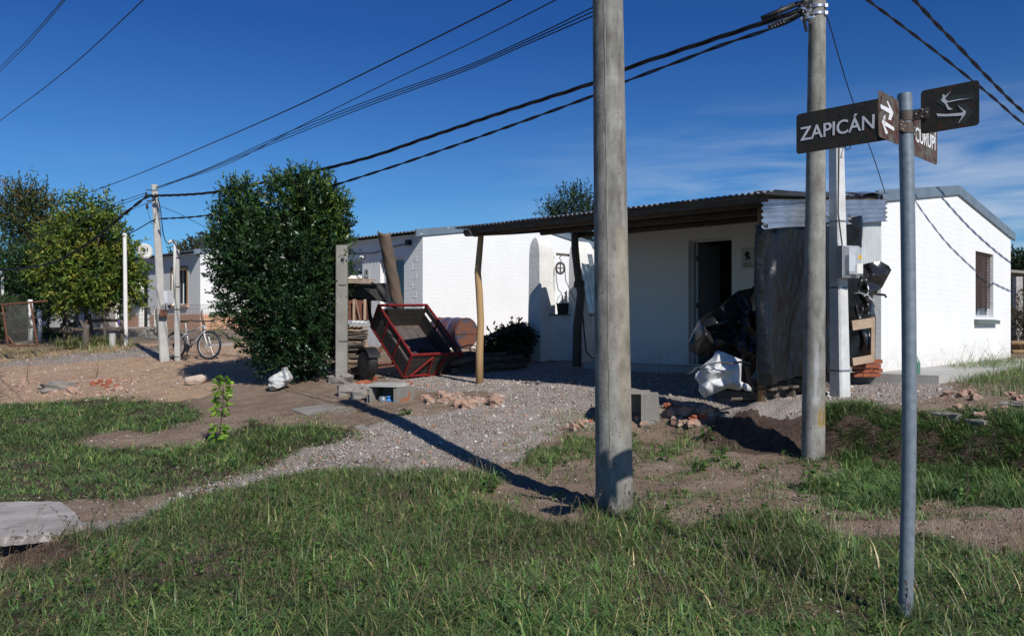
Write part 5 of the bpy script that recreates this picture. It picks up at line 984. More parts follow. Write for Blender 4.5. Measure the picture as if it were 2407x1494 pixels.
for (a_, b_) in (((366, 448), (342, 446)), ((366, 470), (345, 472)), ((368, 462), (343, 482))): s.bar(P(*a_, YF), P(*b_, YF-.1), .02)
for q in ((344, 458), (346, 486), (366, 460)): s.lathe(P(*q, YF-.1)-Vector((0, 0, .05)), [(.02, 0), (.035, .02), (.02, .04), (.035, .06), (.015, .1)], (0, 0, 1), 10)
s.build('insulator', M['black'], t3)
s = MB(); q = P(384, 735, YF-.12); s.cbox(q, .16, .12, .14, rz=.3); s.cbox(P(398, 720, YF-.1), .05, .05, .06); s.build('junction_box', M['rust'], t3)
# meter posts
mb_ = P(1975, 951, 10.76); mb_.z = g(mb_.x, mb_.y)
t = thing('meter_post', 'white painted square concrete post with a grey electricity meter box', 'meter post', mb_)
s = MB(); sqpost(s, mb_-Vector((0, 0, .1)), P(1966, 349, 10.76), .098, .072, .22, .50, 8); s.build('post', M['white_post'], t)
s = MB(); c = P(1966, 344, 10.76); sqpost(s, c-Vector((0, 0, .03)), c, .078, .078, .22, .5)
for py in (521, 676, 870):
    c = P(1966+9*(py-349)/602, py, 10.76); w = .072+.026*(py-349)/602+.004; sqpost(s, c-Vector((0, 0, .012)), c+Vector((0, 0, .012)), w, w, .22, .5)
s.build('strap', M['galv'], t)
mbx = thing('meter_box', 'grey electricity meter box with clear cover and warning triangle strapped on the square post', 'meter box', P(2000, 652, 10.55))
cb = P(2000, 615, 10.56); ax = Vector((.93, .36, 0)).normalized(); ny = Vector((ax.y, -ax.x, 0))
s = MB(); s.obox(cb-ax*.135-Vector((0, 0, .2)), ax*.27, -ny*.10, (0, 0, .40)); s.build('case', M['greyplastic'], mbx)
s = MB(); s.hexa([cb-ax*.13+Vector((0, 0, -.19)), cb+ax*.13+Vector((0, 0, -.19)), cb+ax*.11+ny*.09+Vector((0, 0, -.16)), cb-ax*.11+ny*.09+Vector((0, 0, -.16)), cb-ax*.13+Vector((0, 0, .19)), cb+ax*.13+Vector((0, 0, .19)), cb+ax*.11+ny*.09+Vector((0, 0, .17)), cb-ax*.11+ny*.09+Vector((0, 0, .17))]); cov = s.build('cover', M['clear'], mbx)
s = MB(); s.obox(cb-ax*.08+ny*.01-Vector((0, 0, .12)), ax*.1, ny*.05, (0, 0, .2)); s.build('meter', M['frame_al'], mbx)
s = MB(); s.obox(cb+ax*.01+ny*.092-Vector((0, 0, .15)), ax*.09, ny*.004, (0, 0, .12)); s.build('sticker', M['pvc'], mbx)
s = MB(); q = cb+ax*.06+ny*.092+Vector((0, 0, .03)); s.prism([q-ax*.035, q+ax*.035, q+Vector((0, 0, .065))], ny*.003); tri = s.build('warning_triangle', M['yellow'], mbx)
s = MB(); q = q+ny*.004; s.prism([q+ax*.006+Vector((0, 0, .045)), q-ax*.008+Vector((0, 0, .026)), q+ax*.001+Vector((0, 0, .026)), q-ax*.004+Vector((0, 0, .008)), q+ax*.010+Vector((0, 0, .03)), q+ax*.002+Vector((0, 0, .03))], ny*.002); s.build('symbol', M['black'], tri)
s = MB(); a = P(1990, 349, 10.7); s.tube([P(1985, 345, 10.7), P(1990, 352, 10.6), P(1998, 349, 10.6), P(1999, 340, 10.6)], .007, 5); s.tube([P(1972, 345, 10.62), P(1970, 500, 10.62), P(1980, 580, 10.6)], .01, 6); s.build('lead_wire', M['black'], t)
ml = G(417, 848); t = thing('meter_post', 'grey square post with a white bent pipe and meter box in front of the bicycle', 'meter post', ml)
s = MB(); sqpost(s, ml-Vector((0, 0, .1)), P(416, 587, ml.y), .065, .052, .2, .3); s.build('post', M['pale_conc'], t)
s = MB(); Yl = ml.y-.09; s.tube([P(409, 700, Yl+.02), P(411, 580, Yl), P(411, 572, Yl), P(407, 566, Yl), P(400, 567, Yl), P(397, 573, Yl)], .035, 10); s.build('conduit', M['pvc'], t, smooth=True)
s = MB(); c = P(401, 698, Yl-.02); s.cbox(c, .13, .2, .30, rz=.35); s.build('meter_case', M['greyplastic'], t)
s = MB(); s.cbox(c+Vector((-.06, -.11, 0)), .10, .03, .27, rz=.35); s.build('cover', M['clear'], t)
s = MB()
for py in (606, 674, 727, 838): q = P(416, py, ml.y); sqpost(s, q-Vector((0, 0, .01)), q+Vector((0, 0, .01)), .068, .068, .2, .3)
s.build('strap', M['black'], t)
# ================================================================ overhead cables
def run(pts, A_, B_):                              # pixel points -> points over the plan line A_-B_
    out = []
    for px, py in pts:
        r = (px-CX)/F_PX; dx, dy = B_[0]-A_[0], B_[1]-A_[1]; k = (r*A_[1]-A_[0])/(dx-r*dy); Y = A_[1]+k*dy; out.append(P(px, py, Y))
    return out
def spline(p, n=10):
    out = []; q = [p[0]*2-p[1]]+p+[p[-1]*2-p[-2]]
    for i in range(1, len(q)-2):
        for k in range(n):
            t = k/n; a, b, c, d = q[i-1], q[i], q[i+1], q[i+2]; out.append(.5*((2*b)+(c-a)*t+(2*a-5*b+4*c-d)*t*t+(-a+3*b-3*c+d)*t**3))
    return out+[p[-1]]
def cable(label, pts, rad_, strands=1, pitch=.45, n=6, group=None, name='power_cable'):
    p = spline(pts, 14 if strands > 1 else 8); mb = MB()
    if strands == 1: mb.tube(p, rad_, n)
    else:
        for s_ in range(strands):
            q, dist = [], 0; fine = []
            for a, b in zip(p[:-1], p[1:]):
                L_ = (b-a).length; m_ = max(1, int(L_/(pitch/7)))
                for k in range(m_): fine.append((a.lerp(b, k/m_), (b-a).normalized(), dist+L_*k/m_))
                dist += L_
            for c, d, l in fine:
                a1 = d.cross(Vector((0, 0, 1))).normalized(); b1 = a1.cross(d); th = 2*math.pi*(l/pitch+s_/strands)+.8*math.sin(l*1.3); q.append(c+(a1*math.cos(th)+b1*math.sin(th))*rad_*1.02)
            mb.tube(q, rad_, 5)
    o = mb.build(name, M['cable'], smooth=True, fix=False); tagp(o, label, 'cable', group)
    return o
P2 = (P(1911, 0, 9).x, 9.0); PF = (P(365, 0, YF).x, YF)
PF = (P(365, 0, YF).x, YF)
cable('thick twisted black cable sagging from the second pole to the leaning pole', run([(1905, 0), (1868, 28), (1800, 52), (1700, 85), (1600, 118), (1470, 162), (1392, 196), (1200, 258), (1000, 325), (860, 372), (700, 411), (600, 433), (500, 452), (430, 458), (366, 460)], P2, PF), .0150, 3, 1.3)
cable('lower thinner twisted cable from the second pole to the leaning pole', run([(1900, 28), (1850, 52), (1800, 72), (1700, 105), (1600, 143), (1470, 192), (1392, 226), (1200, 296), (1000, 366), (860, 412), (760, 442), (600, 482), (480, 507), (368, 515)], P2, PF), .0115, 2, .9)
BP = (P(1422, 0, Ybig).x, Ybig+.1)
for i, (ys_, w_, lab) in enumerate((((470, 418, 335, 250, 175, 18), .0055, 'topmost of the thin wires from the leaning pole to the big pole'), ((471, 420, 340, 256, 182, 28), .0055, 'middle one of the thin wires from the leaning pole to the big pole'), ((472, 422, 345, 262, 189, 38), .0055, 'lowest of the thin wires from the leaning pole to the big pole'))):
    cable(lab, run([(366, 441+i*2), (480, 399+i*2), (680, 310+i*6), (880, 232+i*6), (1080, 162+i*5), (1240, 92+i*6), (1400, 15+i*10)], PF, BP), w_, group='thin wires between the leaning pole and the big pole')
cable('thin black wire crossing the sky above the thin wire group', run([(366, 440), (520, 392), (700, 300), (900, 200), (1100, 105), (1305, 1), (1420, -60)], PF, BP), .0055)
cable('single straight black wire running up from the trees to the top edge', run([(-80, 540), (80, 498), (130, 481), (300, 419), (500, 336), (700, 248), (900, 151), (1100, 52), (1215, -6), (1500, -150)], (-17, 30), (.6, 7.5)), .0085)
cable('thin wire rising steeply in the upper left sky', run([(-110, 370), (0, 284), (100, 210), (200, 128), (335, 2), (420, -80)], (-9, 14), (-3.3, 7)), .0045)
for i in range(2): cable(('upper' if i == 0 else 'lower')+' of the two close wires in the top left corner', run([(-110, 280+9*i), (0, 160+9*i), (60, 100+9*i), (148+3*i, 0+3*i), (240, -110)], (-8, 13), (-3.6, 7)), .0045)
PL = (-26.0, 33.0)
cable('thick black cable drooping left from the leaning pole in front of the trees', run([(364, 461), (345, 463), (300, 497), (260, 530), (215, 567), (165, 598), (120, 618), (60, 630), (-60, 640)], PF, PL), .018, 2, 1.0)
cable('thinner black cable drooping from the leaning pole to the white pipe', [P(366, 515, YF), P(350, 523, YF+.2), P(325, 538, YF+.9), P(300, 551, YF+1.5)], .012)
cable('low black cable sagging behind the yellow green tree', [P(293, 553, YF+1.6), P(240, 590, 23), P(190, 612, 25), P(130, 625, 27), P(60, 631, 30), P(-60, 634, 34)], .014)
for i, lab in enumerate(('upper thin wire from the leaning pole towards the left trees', 'lower thin wire from the leaning pole towards the left trees')):
    cable(lab, run([(346, 452+6*i), (300, 468+7*i), (255, 484+7*i), (150, 530+6*i), (60, 560+5*i), (-60, 590)], PF, PL), .007)
cable('thin wire from the leaning pole insulator down to the left trees', run([(345, 478), (300, 497), (262, 517), (200, 545), (100, 580)], PF, PL), .006)
cable('thin wire running from the leaning pole down behind the big bush', [P(345, 473, YF), P(420, 502, YF+1), P(485, 535, YF+2.3), P(560, 565, YF+4)], .006)
cable('loose twisted wire dropping from the leaning pole to the bent pipe', [P(371, 462, YF), P(378, 500, YF), P(383, 545, YF-.05), P(390, 568, YF-.05), P(397, 574, ml.y-.09)], .011)
cable('thin dangling wire on the leaning pole', [P(345, 486, YF-.1), P(352, 512, YF-.1), P(358, 527, YF-.15), P(366, 505, YF-.12), P(366, 480, YF-.1)], .005)
for lab, pts, rr in (('twisted wire leaving the top edge to the right above the sign', [P(2000, -32, 9.5), P(2042, 2, 9.8), P(2130, 68, 10.4), P(2230, 145, 11.1), P(2330, 226, 11.8), P(2407, 292, 12.4), P(2500, 352, 13.2), P(2620, 412, 14.6), P(2760, 452, 17)], .0105), ('thick twisted cable at the top right corner beyond the arrow plate', [P(2110, -45, 10.2), P(2152, 3, 10.5), P(2200, 55, 10.9), P(2250, 106, 11.4), P(2320, 180, 12.1), P(2407, 264, 13.0), P(2520, 345, 14.3), P(2640, 405, 16), P(2760, 430, 18)], .0135)):
    cable(lab, pts, rr, 2, .8)
cable('thin service wire dropping from the second pole to the house roof corner', [P(1939, 26, 9), P(1952, 65, 9.25), P(1990, 195, 9.95), P(2025, 295, 10.7), P(2055, 375, 11.4), P(2081, 455, 12.1)], .0062)
s = MB(); 
for a_, b_ in (((1790, 45), (1868, 12)), ((1868, 12), (1900, 4))): s.tube([P(*a_, 8.95), P(*b_, 8.9)], .03, 8)
s.tube([P(1838, 12, 8.9), P(1828, 28, 8.85), P(1835, 45, 8.85)], .006, 5); s.tube([P(1845, 22, 8.9), P(1900, 2, 8.9)], .005, 5); s.tube([P(1840, 40, 8.9), P(1890, 20, 8.9)], .005, 5)
tagp(s.build('cable_splice', M['black'], smooth=True), 'thick taped splice on the upper cable just left of the second pole', 'cable splice')
s = MB()
for k in range(5): s.lathe(P(1812+k*7, 62-k*3, 8.85)-Vector((0, 0, .01)), [(.012, -.03), (.02, -.01), (.02, .02), (.012, .03)], (.2, -.5, -.6), 8)
s.tube([P(1806, 64, 8.9), P(1850, 46, 8.9)], .022, 8); s.tube([P(1850, 46, 8.9), P(1890, 25, 8.9)], .014, 8); tagp(s.build('cable_connector', M['black']), 'row of small connectors on the lower cable left of the second pole', 'cable connector')
# ================================================================ street sign
SP = Vector((2.05, 4.4, 0)); zb = g(2.05, 4.4)
t = thing('street_sign', 'galvanised street sign pole with rusty name plates ZAPICÁN and CURUPÍ and arrow plates', 'street sign', (SP.x, SP.y, zb))
s = MB(); s.tube(spline([P(2129, 1475, 4.4), P(2130, 1380, 4.4), P(2136, 1100, 4.4), P(2137, 840, 4.4), P(2133, 470, 4.4), P(2126.5, 221, 4.4)], 6), .0358, 28); s.build('pole', M['galv'], t, smooth=True, auto=50)
UA = Vector((-.682, .731, 0)); VA = Vector((.6871, .7266, 0)); ctr = P(2129.5, 290, 4.4); ctr.z = 0
def plate(name, ax, t0, t1, z0, z1, m, off, rad_=.018, dz=0.0):
    nrm = Vector((ax.y, -ax.x, 0)); nrm = nrm if nrm.y < 0 else -nrm; pts = []
    for (cx_, cz_, a0) in ((t1-rad_, z0+rad_, -90), (t1-rad_, z1-rad_, 0), (t0+rad_, z1-rad_, 90), (t0+rad_, z0+rad_, 180)):
        for k in range(5): a = math.radians(a0+k*22.5); pts.append(ctr+ax*(cx_+rad_*math.cos(a))+nrm*off+Vector((0, 0, cz_+rad_*math.sin(a))))
    mb = MB(); mb.prism(pts, -nrm*.003); o = mb.build(name, M[m], t); return o, nrm
pz, n1 = plate('name_plate', UA, .06, .612, 2.479, 2.706, 'rustplate', .004)
px2, n2 = plate('arrow_plate', UA, -.352, -.076, 2.480, 2.702, 'rustplate', .004)
pa, n3 = plate('arrow_plate', VA, -.392, -.115, 2.419, 2.645, 'rustred', .004)
pc2, n4 = plate('name_plate', VA, .045, .492, 2.400, 2.628, 'rustred', .004)
zr = .076
text_mesh('lettering', 'ZAPICÁN', .108, M['white'], pz, ctr+UA*.588+n1*.0055+Vector((0, 0, 2.552)), -UA, (0, 0, 1), .425, .0010, .0008)
text_mesh('lettering', 'CURUPÍ', .108, M['white'], pc2, ctr+VA*.125+n4*.0055+Vector((0, 0, 2.478)), VA, (0, 0, 1), .335, .0014, .0008)
def z6(x, y): return 1850+x*557/2407, 160+y*320/1383
def trace(polys, p0, n, m, parent, name='arrow', lift=.002):
    for poly in polys:
        mb = MB(); pts = [onplane(*z6(x, y), p0, n)+n*0 for x, y in poly]; mb.prism(pts, n*.0006); mb.build(name, m, parent)
pl0 = ctr+n2*(.004+.0006)
trace([[(1512, 345), (1592, 262), (1600, 285), (1893, 258), (1893, 318), (1640, 345), (1625, 410), (1600, 400)], [(1520, 470), (1760, 452), (1730, 370), (1812, 366), (1898, 445), (1800, 560), (1735, 572), (1770, 495), (1522, 515)]], pl0, n2, M['ghost'], px2, 'arrow_trace')
pl0 = ctr+n2*(.004+.0016)
trace([[(1868, 308), (1740, 318), (1640, 338), (1605, 318), (1612, 300), (1668, 234), (1600, 292), (1602, 272), (1578, 270), (1582, 300), (1564, 330), (1608, 368), (1635, 425), (1685, 422), (1645, 396), (1620, 354), (1740, 328)],
       [(1518, 463), (1620, 470), (1780, 455), (1790, 440), (1725, 374), (1816, 440), (1812, 470), (1733, 570), (1782, 484), (1620, 490), (1530, 490)]], pl0, n2, M['white'], px2)
pl1 = ctr+n3*(.004+.0012)
trace([[(948, 368), (952, 410), (1042, 462), (1028, 522), (1052, 534), (1080, 456), (1022, 334), (1012, 342), (1040, 412)], [(962, 545), (1003, 474), (975, 500), (985, 535), (1086, 604), (1088, 640), (988, 582), (1025, 658), (1004, 676)]], pl1, n3, M['white'], pa)
def clamp_(zc, ax, h, m='rustbracket'):
    s = MB(); s.lathe(Vector((ctr.x, ctr.y, zc-h/2)), [(.0362, 0), (.0395, 0), (.0395, h), (.0362, h)], (0, 0, 1), 28); nn = Vector((ax.y, -ax.x, 0)); nn = nn if nn.y < 0 else -nn
    for sg in (1, -1):
        for k in (1, -1): s.obox(ctr+ax*.034*sg+nn*(.008*k)+Vector((0, 0, zc-h/2)), ax*sg*(.085), nn*.003*k, (0, 0, h))
    c = s.build('bracket', M[m], t); q = MB()
    for sg in (1, -1):
        for x_, dz_ in ((.055, .0), (.085, .018), (.085, -.018), (.108, .0)): q.lathe(ctr+ax*x_*sg+nn*.0115+Vector((0, 0, zc+dz_)), [(.0042, 0), (.0042, .003), (.0022, .005)], nn, 8); q.build('bolt', M['bolt'], c); q = MB()
clamp_(2.585, UA, .052); clamp_(2.522, VA, .055)
# ================================================================ red cart (trailer)
H0 = G(947, 893); k_ = H0.y/14.0; Lv = Vector((.695, -.879, -.85))*k_; Hv = Vector((-.176, .242, -.394))*k_; Wv = Vector((.80, .614, .02))*k_
A0 = H0-Lv-Hv; H0 = H0+Vector((0, 0, .03)); A0 = H0-Lv-Hv
tr = thing('tipped_cart', 'red framed black plank cart tipped down on its tailgate beside the concrete post', 'cart', G(900, 880))
eL, eH, eW = Lv.normalized(), Hv.normalized(), Wv.normalized(); LL, HH, WW = Lv.length, Hv.length, Wv.length
def q3(l, h, w): return A0+eL*l+eH*h+eW*w
def qbox(mb, l0, l1, h0, h1, w0, w1): mb.obox(q3(l0, h0, w0), eL*(l1-l0), eH*(h1-h0), eW*(w1-w0))
s = MB(); a = .035
for w0 in (0, WW-a): qbox(s, 0, LL, 0, a, w0, w0+a); qbox(s, 0, LL, HH-a, HH, w0, w0+a)
for l0 in (0, LL-a): qbox(s, l0, l0+a, 0, a, a, WW-a); qbox(s, l0, l0+a, HH-a, HH, a, WW-a)
for l0 in (0, LL-a):
    for w0 in (0, WW-a): qbox(s, l0, l0+a, a, HH-a, w0, w0+a)
for l0 in (LL*.33, LL*.66):
    for w0 in (-.006, WW-.02): qbox(s, l0, l0+.03, a, HH-a, w0, w0+.026)
s.bar(q3(LL+.01, HH-.05, WW*.12), q3(LL+.01, .06, WW*.42), .03); s.bar(q3(LL+.01, .06, WW*.42), q3(LL+.01, HH-.05, WW*.45), .03); s.bar(q3(LL+.01, HH-.06, WW*.1), q3(LL+.01, HH-.06, WW*.46), .03); s.bar(q3(LL+.01, .03, WW*.68), q3(LL+.01, HH-.03, WW*.58), .025)
s.build('frame', M['red'], tr)
for w0 in (.012, WW-.034):
    for h0, h1 in ((.055, .135), (.20, .325), (.335, HH-.04)):
        s = MB(); qbox(s, a, LL-a, h0, h1, w0, w0+.018); s.build('side_board', M['plankdark'], tr)
for l0 in (.010, LL-.03):
    for h0, h1 in (((.10, .235), (.245, .36), (.37, HH-.04)) if l0 < .1 else ((.05, .19), (.2, .33), (.34, HH-.04))):
        s = MB(); qbox(s, l0, l0+.018, h0, h1, a, WW-a); s.build('end_board', M['plankdark'], tr)
for k in range(6):
    s = MB(); ww = (WW-2*a)/6; qbox(s, a, LL-a, HH-.035, HH-.012, a+k*ww+.003, a+(k+1)*ww-.003); s.build('floor_board', M['plankfloor'], tr)
s = MB(); qbox(s, .05, .09, -.01, .025, .0, -.02) if False else None
s = MB(); wl = P(864, 856, H0.y+.05); r = .235*k_; ax = eW
prof = [(.10, -.09), (.16, -.09), (.21, -.085), (.238, -.05), (.238, .05), (.21, .085), (.16, .09), (.10, .09)]
s.lathe(wl, [(a_*k_, b_) for a_, b_ in prof], ax, 30); wh = s.build('wheel', M['black'], tr, smooth=True, auto=35)
s = MB(); s.lathe(wl, [(.04, -.095), (.11, -.08), (.115, -.10), (.04, -.11)], ax, 18); s.build('hub', M['black'], wh)
s = MB(); s.tube([wl, wl+eW*(WW+.1)], .022, 8); s.bar(wl+eW*.12, q3(LL*.28, HH, .12), .04); s.bar(wl+eW*.12+eL*.1, q3(LL*.75, HH, .12), .03); s.bar(wl+eW*.9, q3(LL*.45, HH, .9), .04); s.build('axle', M['rust'], tr)
wl2 = wl+eW*(WW+.12); s = MB(); s.lathe(wl2, [(a_*k_, b_) for a_, b_ in prof], ax, 24); s.build('wheel', M['black'], tr, smooth=True, auto=35)
s = MB(); fp = []                                  # mudguard
for k in range(13):
    an = math.radians(35+k*10); d = Vector((0, 0, 1))*math.sin(an)+eW.cross(Vector((0, 0, 1))).normalized()*-math.cos(an); c = wl+d*.285*k_
    fp += [c-eW*.11, c+eW*.11]
s.grid(fp, 13, 2); fo = s.build('mudguard', M['black'], tr); q = fo.modifiers.new('th', 'SOLIDIFY'); q.thickness = .012
s = MB(); p1 = q3(0, HH*.6, WW*.0); p2 = q3(0, HH*.6, WW); tip = P(861, 694, H0.y+.9); s.bar(q3(0, HH-.02, .05), P(858, 692, H0.y+.7), .05); s.bar(P(858, 692, H0.y+.7), q3(-.02, .05, WW*.45), .05); s.bar(P(858, 692, H0.y+.7), P(856, 755, H0.y+.75), .05); s.build('drawbar', M['black'], tr)
# ================================================================ drum, logs, brush heap
dcn = P(1097, 783, 17.2); axd = Vector((-.72, .69, .02)).normalized(); t = thing('oil_drum', 'blue and rusty oil drum lying on its side on a stand against the white wall', 'drum', dcn-Vector((0, 0, .45)))
R_ = .318; s = MB(); s.lathe(dcn, [(R_-.03, .012), (R_-.012, .0), (R_, .0), (R_, .02), (R_-.006, .03), (R_-.006, .27), (R_+.006, .28), (R_-.006, .29), (R_-.006, .56), (R_+.006, .57), (R_-.006, .58), (R_-.006, .83), (R_, .85), (R_-.02, .86)], axd, 40); s.build('barrel', M['drum'], t, smooth=True, auto=40)
s = MB(); s.lathe(dcn-axd*.002, [(R_-.03, .0), (R_-.03, .01)], axd, 40); e = s.build('end_cap', M['drumend'], t)
sdv = axd.cross(Vector((0, 0, 1))).normalized(); s = MB(); s.obox(dcn-axd*.012-sdv*(R_-.02)-Vector((0, 0, .02)), sdv*2*(R_-.02), axd*.01, (0, 0, .018)); s.build('hinge', M['rust'], e)
s = MB()
for k in (.1, .75):
    c = dcn+axd*k-Vector((0, 0, R_*.8)); zg = g(c.x, c.y)
    for sg in (1, -1): s.tube([c+sdv*.15*sg+Vector((0, 0, .02)), Vector((c.x, c.y, zg-.02))+sdv*.30*sg], .018, 6)
s.build('stand', M['rust'], t)
s = MB(); c = P(1105, 826, 15.3); s.tube([c+Vector((.18*math.cos(k*math.pi/10), 0, .12*math.sin(k*math.pi/10))) for k in range(11)], .012, 6, cap=False); tagp(s.build('iron_hoop', M['rust']), 'thin iron hoop on the gravel under the drum', 'hoop')
lg = [((1060, 852), (1228, 838)), ((1075, 862), (1240, 848)), ((1062, 838), (1190, 832)), ((1062, 872), (1160, 862)), ((1130, 868), (1236, 856)), ((1080, 845), (1215, 845))]
for i, ((x0, y0), (x1, y1)) in enumerate(lg):
    s = MB(); Y_ = 15.0+.25*(i % 3)-.2*(i == 4); p = P(x0, y0, Y_); q = P(x1, y1, Y_+.5); rr_ = .055+.015*(i % 2); s.tube([p, p.lerp(q, .3)+Vector((0, 0, .03*(-1)**i)), p.lerp(q, .7)+Vector((0, 0, -.02)), q], [rr_, rr_*1.1, rr_*.95, rr_*.85], 10, jit=.12)
    tagp(s.build('log', M['log'], smooth=True), ['brown bark log at the back of the pile between cart and well', 'front right log of the pile between cart and well', 'short top log behind the timber post', 'lowest front log of the pile beside the cart', 'thin log end nearest the well', 'middle log of the pile between cart and well'][i], 'log', 'logs lying between the cart and the well')
inflate([(768,1215,1240,.1,.3),(785,1195,1242,.1,.7),(805,1165,1244,0,.9),(825,1140,1246,0,1),(842,1140,1246,0,1)], 16.9, .45, M['leaf'] if False else M['log'], 'brush_heap', crum=.05, cs=5, seed=31, nseg=60, nrow=40)
bh = bpy.data.objects['brush_heap']; bh.name = 'heap_core'
bt = thing('brush_heap', 'heap of dark cut branches and leaves against the white wall left of the well', 'brush heap', G(1190, 838))
bh.parent = bt; bh.location = bh.location-bt.location; bh.name = 'earth'
V_, F_, C_, *_r = sprays(B3([(1190,812,48,28,0),(1222,795,24,32,0),(1160,830,26,14,0)], 16.7), 420, 12, .09, .04, .8, np.array([(.022, .04, .016), (.04, .055, .02), (.06, .045, .025)]), 77, up=.2, twig=.2); build_np('branches', V_, F_, M['leafmatt'], bt, C_)
s = MB(); G_ = []
for i in range(40):
    k = i/39; base_ = P(1128+k*110, 812-k*44-8*math.sin(k*3), 16.5)
    for j in range(14): w = j/13; G_.append(base_+Vector((-.05*w, .7*w, .16*w-.10*w*w+.02*math.sin(i*1.3+j)+.012*math.sin(i*2.9))))
s.grid(G_, 40, 14); o = s.build('torn_sheet', M['greywood']); tagp(o, 'ragged dark corrugated sheet lying over the brush heap', 'sheet'); q = o.modifiers.new('th', 'SOLIDIFY'); q.thickness = .008
# leaning half pipe
s = MB(); n_ = 14; p0, p1 = P(936, 722, 15.9), P(902, 545, 15.4); ax = (p1-p0); an = ax.normalized(); b1 = an.cross(Vector((0, 1, 0))).normalized(); b2 = an.cross(b1); G_ = []
for i in range(30):
    k = i/29
    for j in range(n_+1): th = math.radians(-25+j*230/n_); rr_ = .112+.004*math.sin(k*20+j); G_.append(p0+ax*k+(b1*math.cos(th)-b2*math.sin(th)*(1 if b2.y > 0 else -1))*rr_+an*(.03*math.cos(th)))
s.grid(G_, 30, n_+1); o = s.build('half_pipe', M['halfpipe'] if 'halfpipe' in M else M['beamwood'], smooth=True); tagp(o, 'long weathered half pipe gutter leaning upright behind the red cart', 'half pipe'); q = o.modifiers.new('th', 'SOLIDIFY'); q.thickness = .012
# ================================================================ wood store left of the cart
ws = thing('firewood_box', 'rusty sheet box over stacked kindling between the concrete post and the cart', 'firewood box', G(835, 880))
Yk = 15.2
for i, (x0, y0, x1, y1, m) in enumerate(((815, 700, 862, 752, 'rust'), (816, 665, 905, 705, 'plankdark'))):
    s = MB(); p = P(x0, y1, Yk); s.obox(p, P(x1, y1, Yk)-p, (0, .5, 0), (0, 0, (y1-y0)/F_PX*Yk)); s.build('side_sheet', M[m], ws)
s = MB(); G_ = []
for i in range(16):
    k = i/15; an = k*1.5
    for j in range(6): G_.append(P(815+78*math.sin(an)+8*k, 668+4*k+72*(1-math.cos(an)), Yk-.15+j*.14))
s.grid(G_, 16, 6); o = s.build('lid_sheet', M['black'], ws, smooth=True); q = o.modifiers.new('th', 'SOLIDIFY'); q.thickness = .008
for x_, a_ in ((832, .05), (846, -.08), (857, .06)): s = MB(); s.bar(P(x_, 752, Yk-.05), P(x_-4+a_*80, 703, Yk-.08), .045, .012); s.build('slat', M['plank'], ws)
s = MB()
for k in range(12): s.bar(P(798+(k*7) % 20, 663-4*(k % 3), Yk-.25+.06*k), P(872+(k*5) % 16, 665-4*(k % 3), Yk-.25+.06*k), .06, .02)
tagp(s.build('loose_planks', M['plank']), 'loose raw planks laid on top of the firewood box', 'planks', None, 'stuff')
for i in range(2): s = MB(); s.tube([P(818, 655-4*i, Yk-.1+.1*i), P(851, 653-3*i, Yk-.05+.1*i)], .03, 10); tagp(s.build('plastic_pipe', M['pvc']), ('front' if i == 0 else 'rear')+' white plastic pipe lying on the planks of the firewood box', 'pipe')
s = MB(); rr = random.Random(5)
for k in range(160):
    py = 768+rr.random()*112; x0 = 812+rr.random()*10-(py > 800)*8; x1 = 845+rr.random()*22; Yq = Yk-.1+rr.random()*.45
    s.tube([P(x0, py+rr.uniform(-3, 3), Yq), P((x0+x1)/2, py+rr.uniform(-3, 3), Yq), P(x1, py+rr.uniform(-3, 3), Yq)], rr.uniform(.008, .024), 5)
o = s.build('kindling', M['plank']); tagp(o, 'stacked sticks and split kindling under the rusty box', 'kindling', None, 'stuff')
s = MB()
for k in range(70):
    py = 775+rr.random()*100; x0 = 812+rr.random()*10; x1 = 850+rr.random()*15; Yq = Yk-.15+rr.random()*.5; s.tube([P(x0, py, Yq), P(x1, py+rr.uniform(-6, 6), Yq)], rr.uniform(.01, .025), 5)
o = s.build('kindling', M['greywood']); tagp(o, 'dark sticks mixed into the kindling stack beside the cart wheel', 'kindling', None, 'stuff')
s = MB(); c = P(838, 758, Yk-.15)
for k in range(3): s.tube([c+Vector((-.08+.08*k, 0, 0)), c+Vector((-.05+.08*k, .03, .02)), c+Vector((.02+.08*k, .0, -.01))], .018, 7)
tagp(s.build('pipe_bits', M['pvc']), 'bits of white pipe tucked under the rusty box', 'pipe bits')
# concrete post with base lump
b = G(803, 898); t = thing('concrete_post', 'square grey concrete post in front of the right side of the bush', 'post', b)
s = MB(); Yp = b.y; sqpost(s, b-Vector((0, 0, .1)), P(804, 577, Yp), .102, .100, .12, .12, 6); s.build('shaft', M['concrete'], t)
s = MB(); s.rock(b+Vector((-.02, 0, -.02)), .19, 9, (1.2, 1, .75)); s.build('footing', M['stone'], t)
s = MB(); s.tube([P(792, 668, Yp-.1), P(802, 670, Yp-.115), P(815, 669, Yp-.1)], .005, 4); s.build('wire_tie', M['black'], t); s = MB(); s.tube([P(792, 800, Yp-.1), P(802, 802, Yp-.115), P(817, 801, Yp-.1)], .005, 4); s.build('wire_tie', M['black'], t)
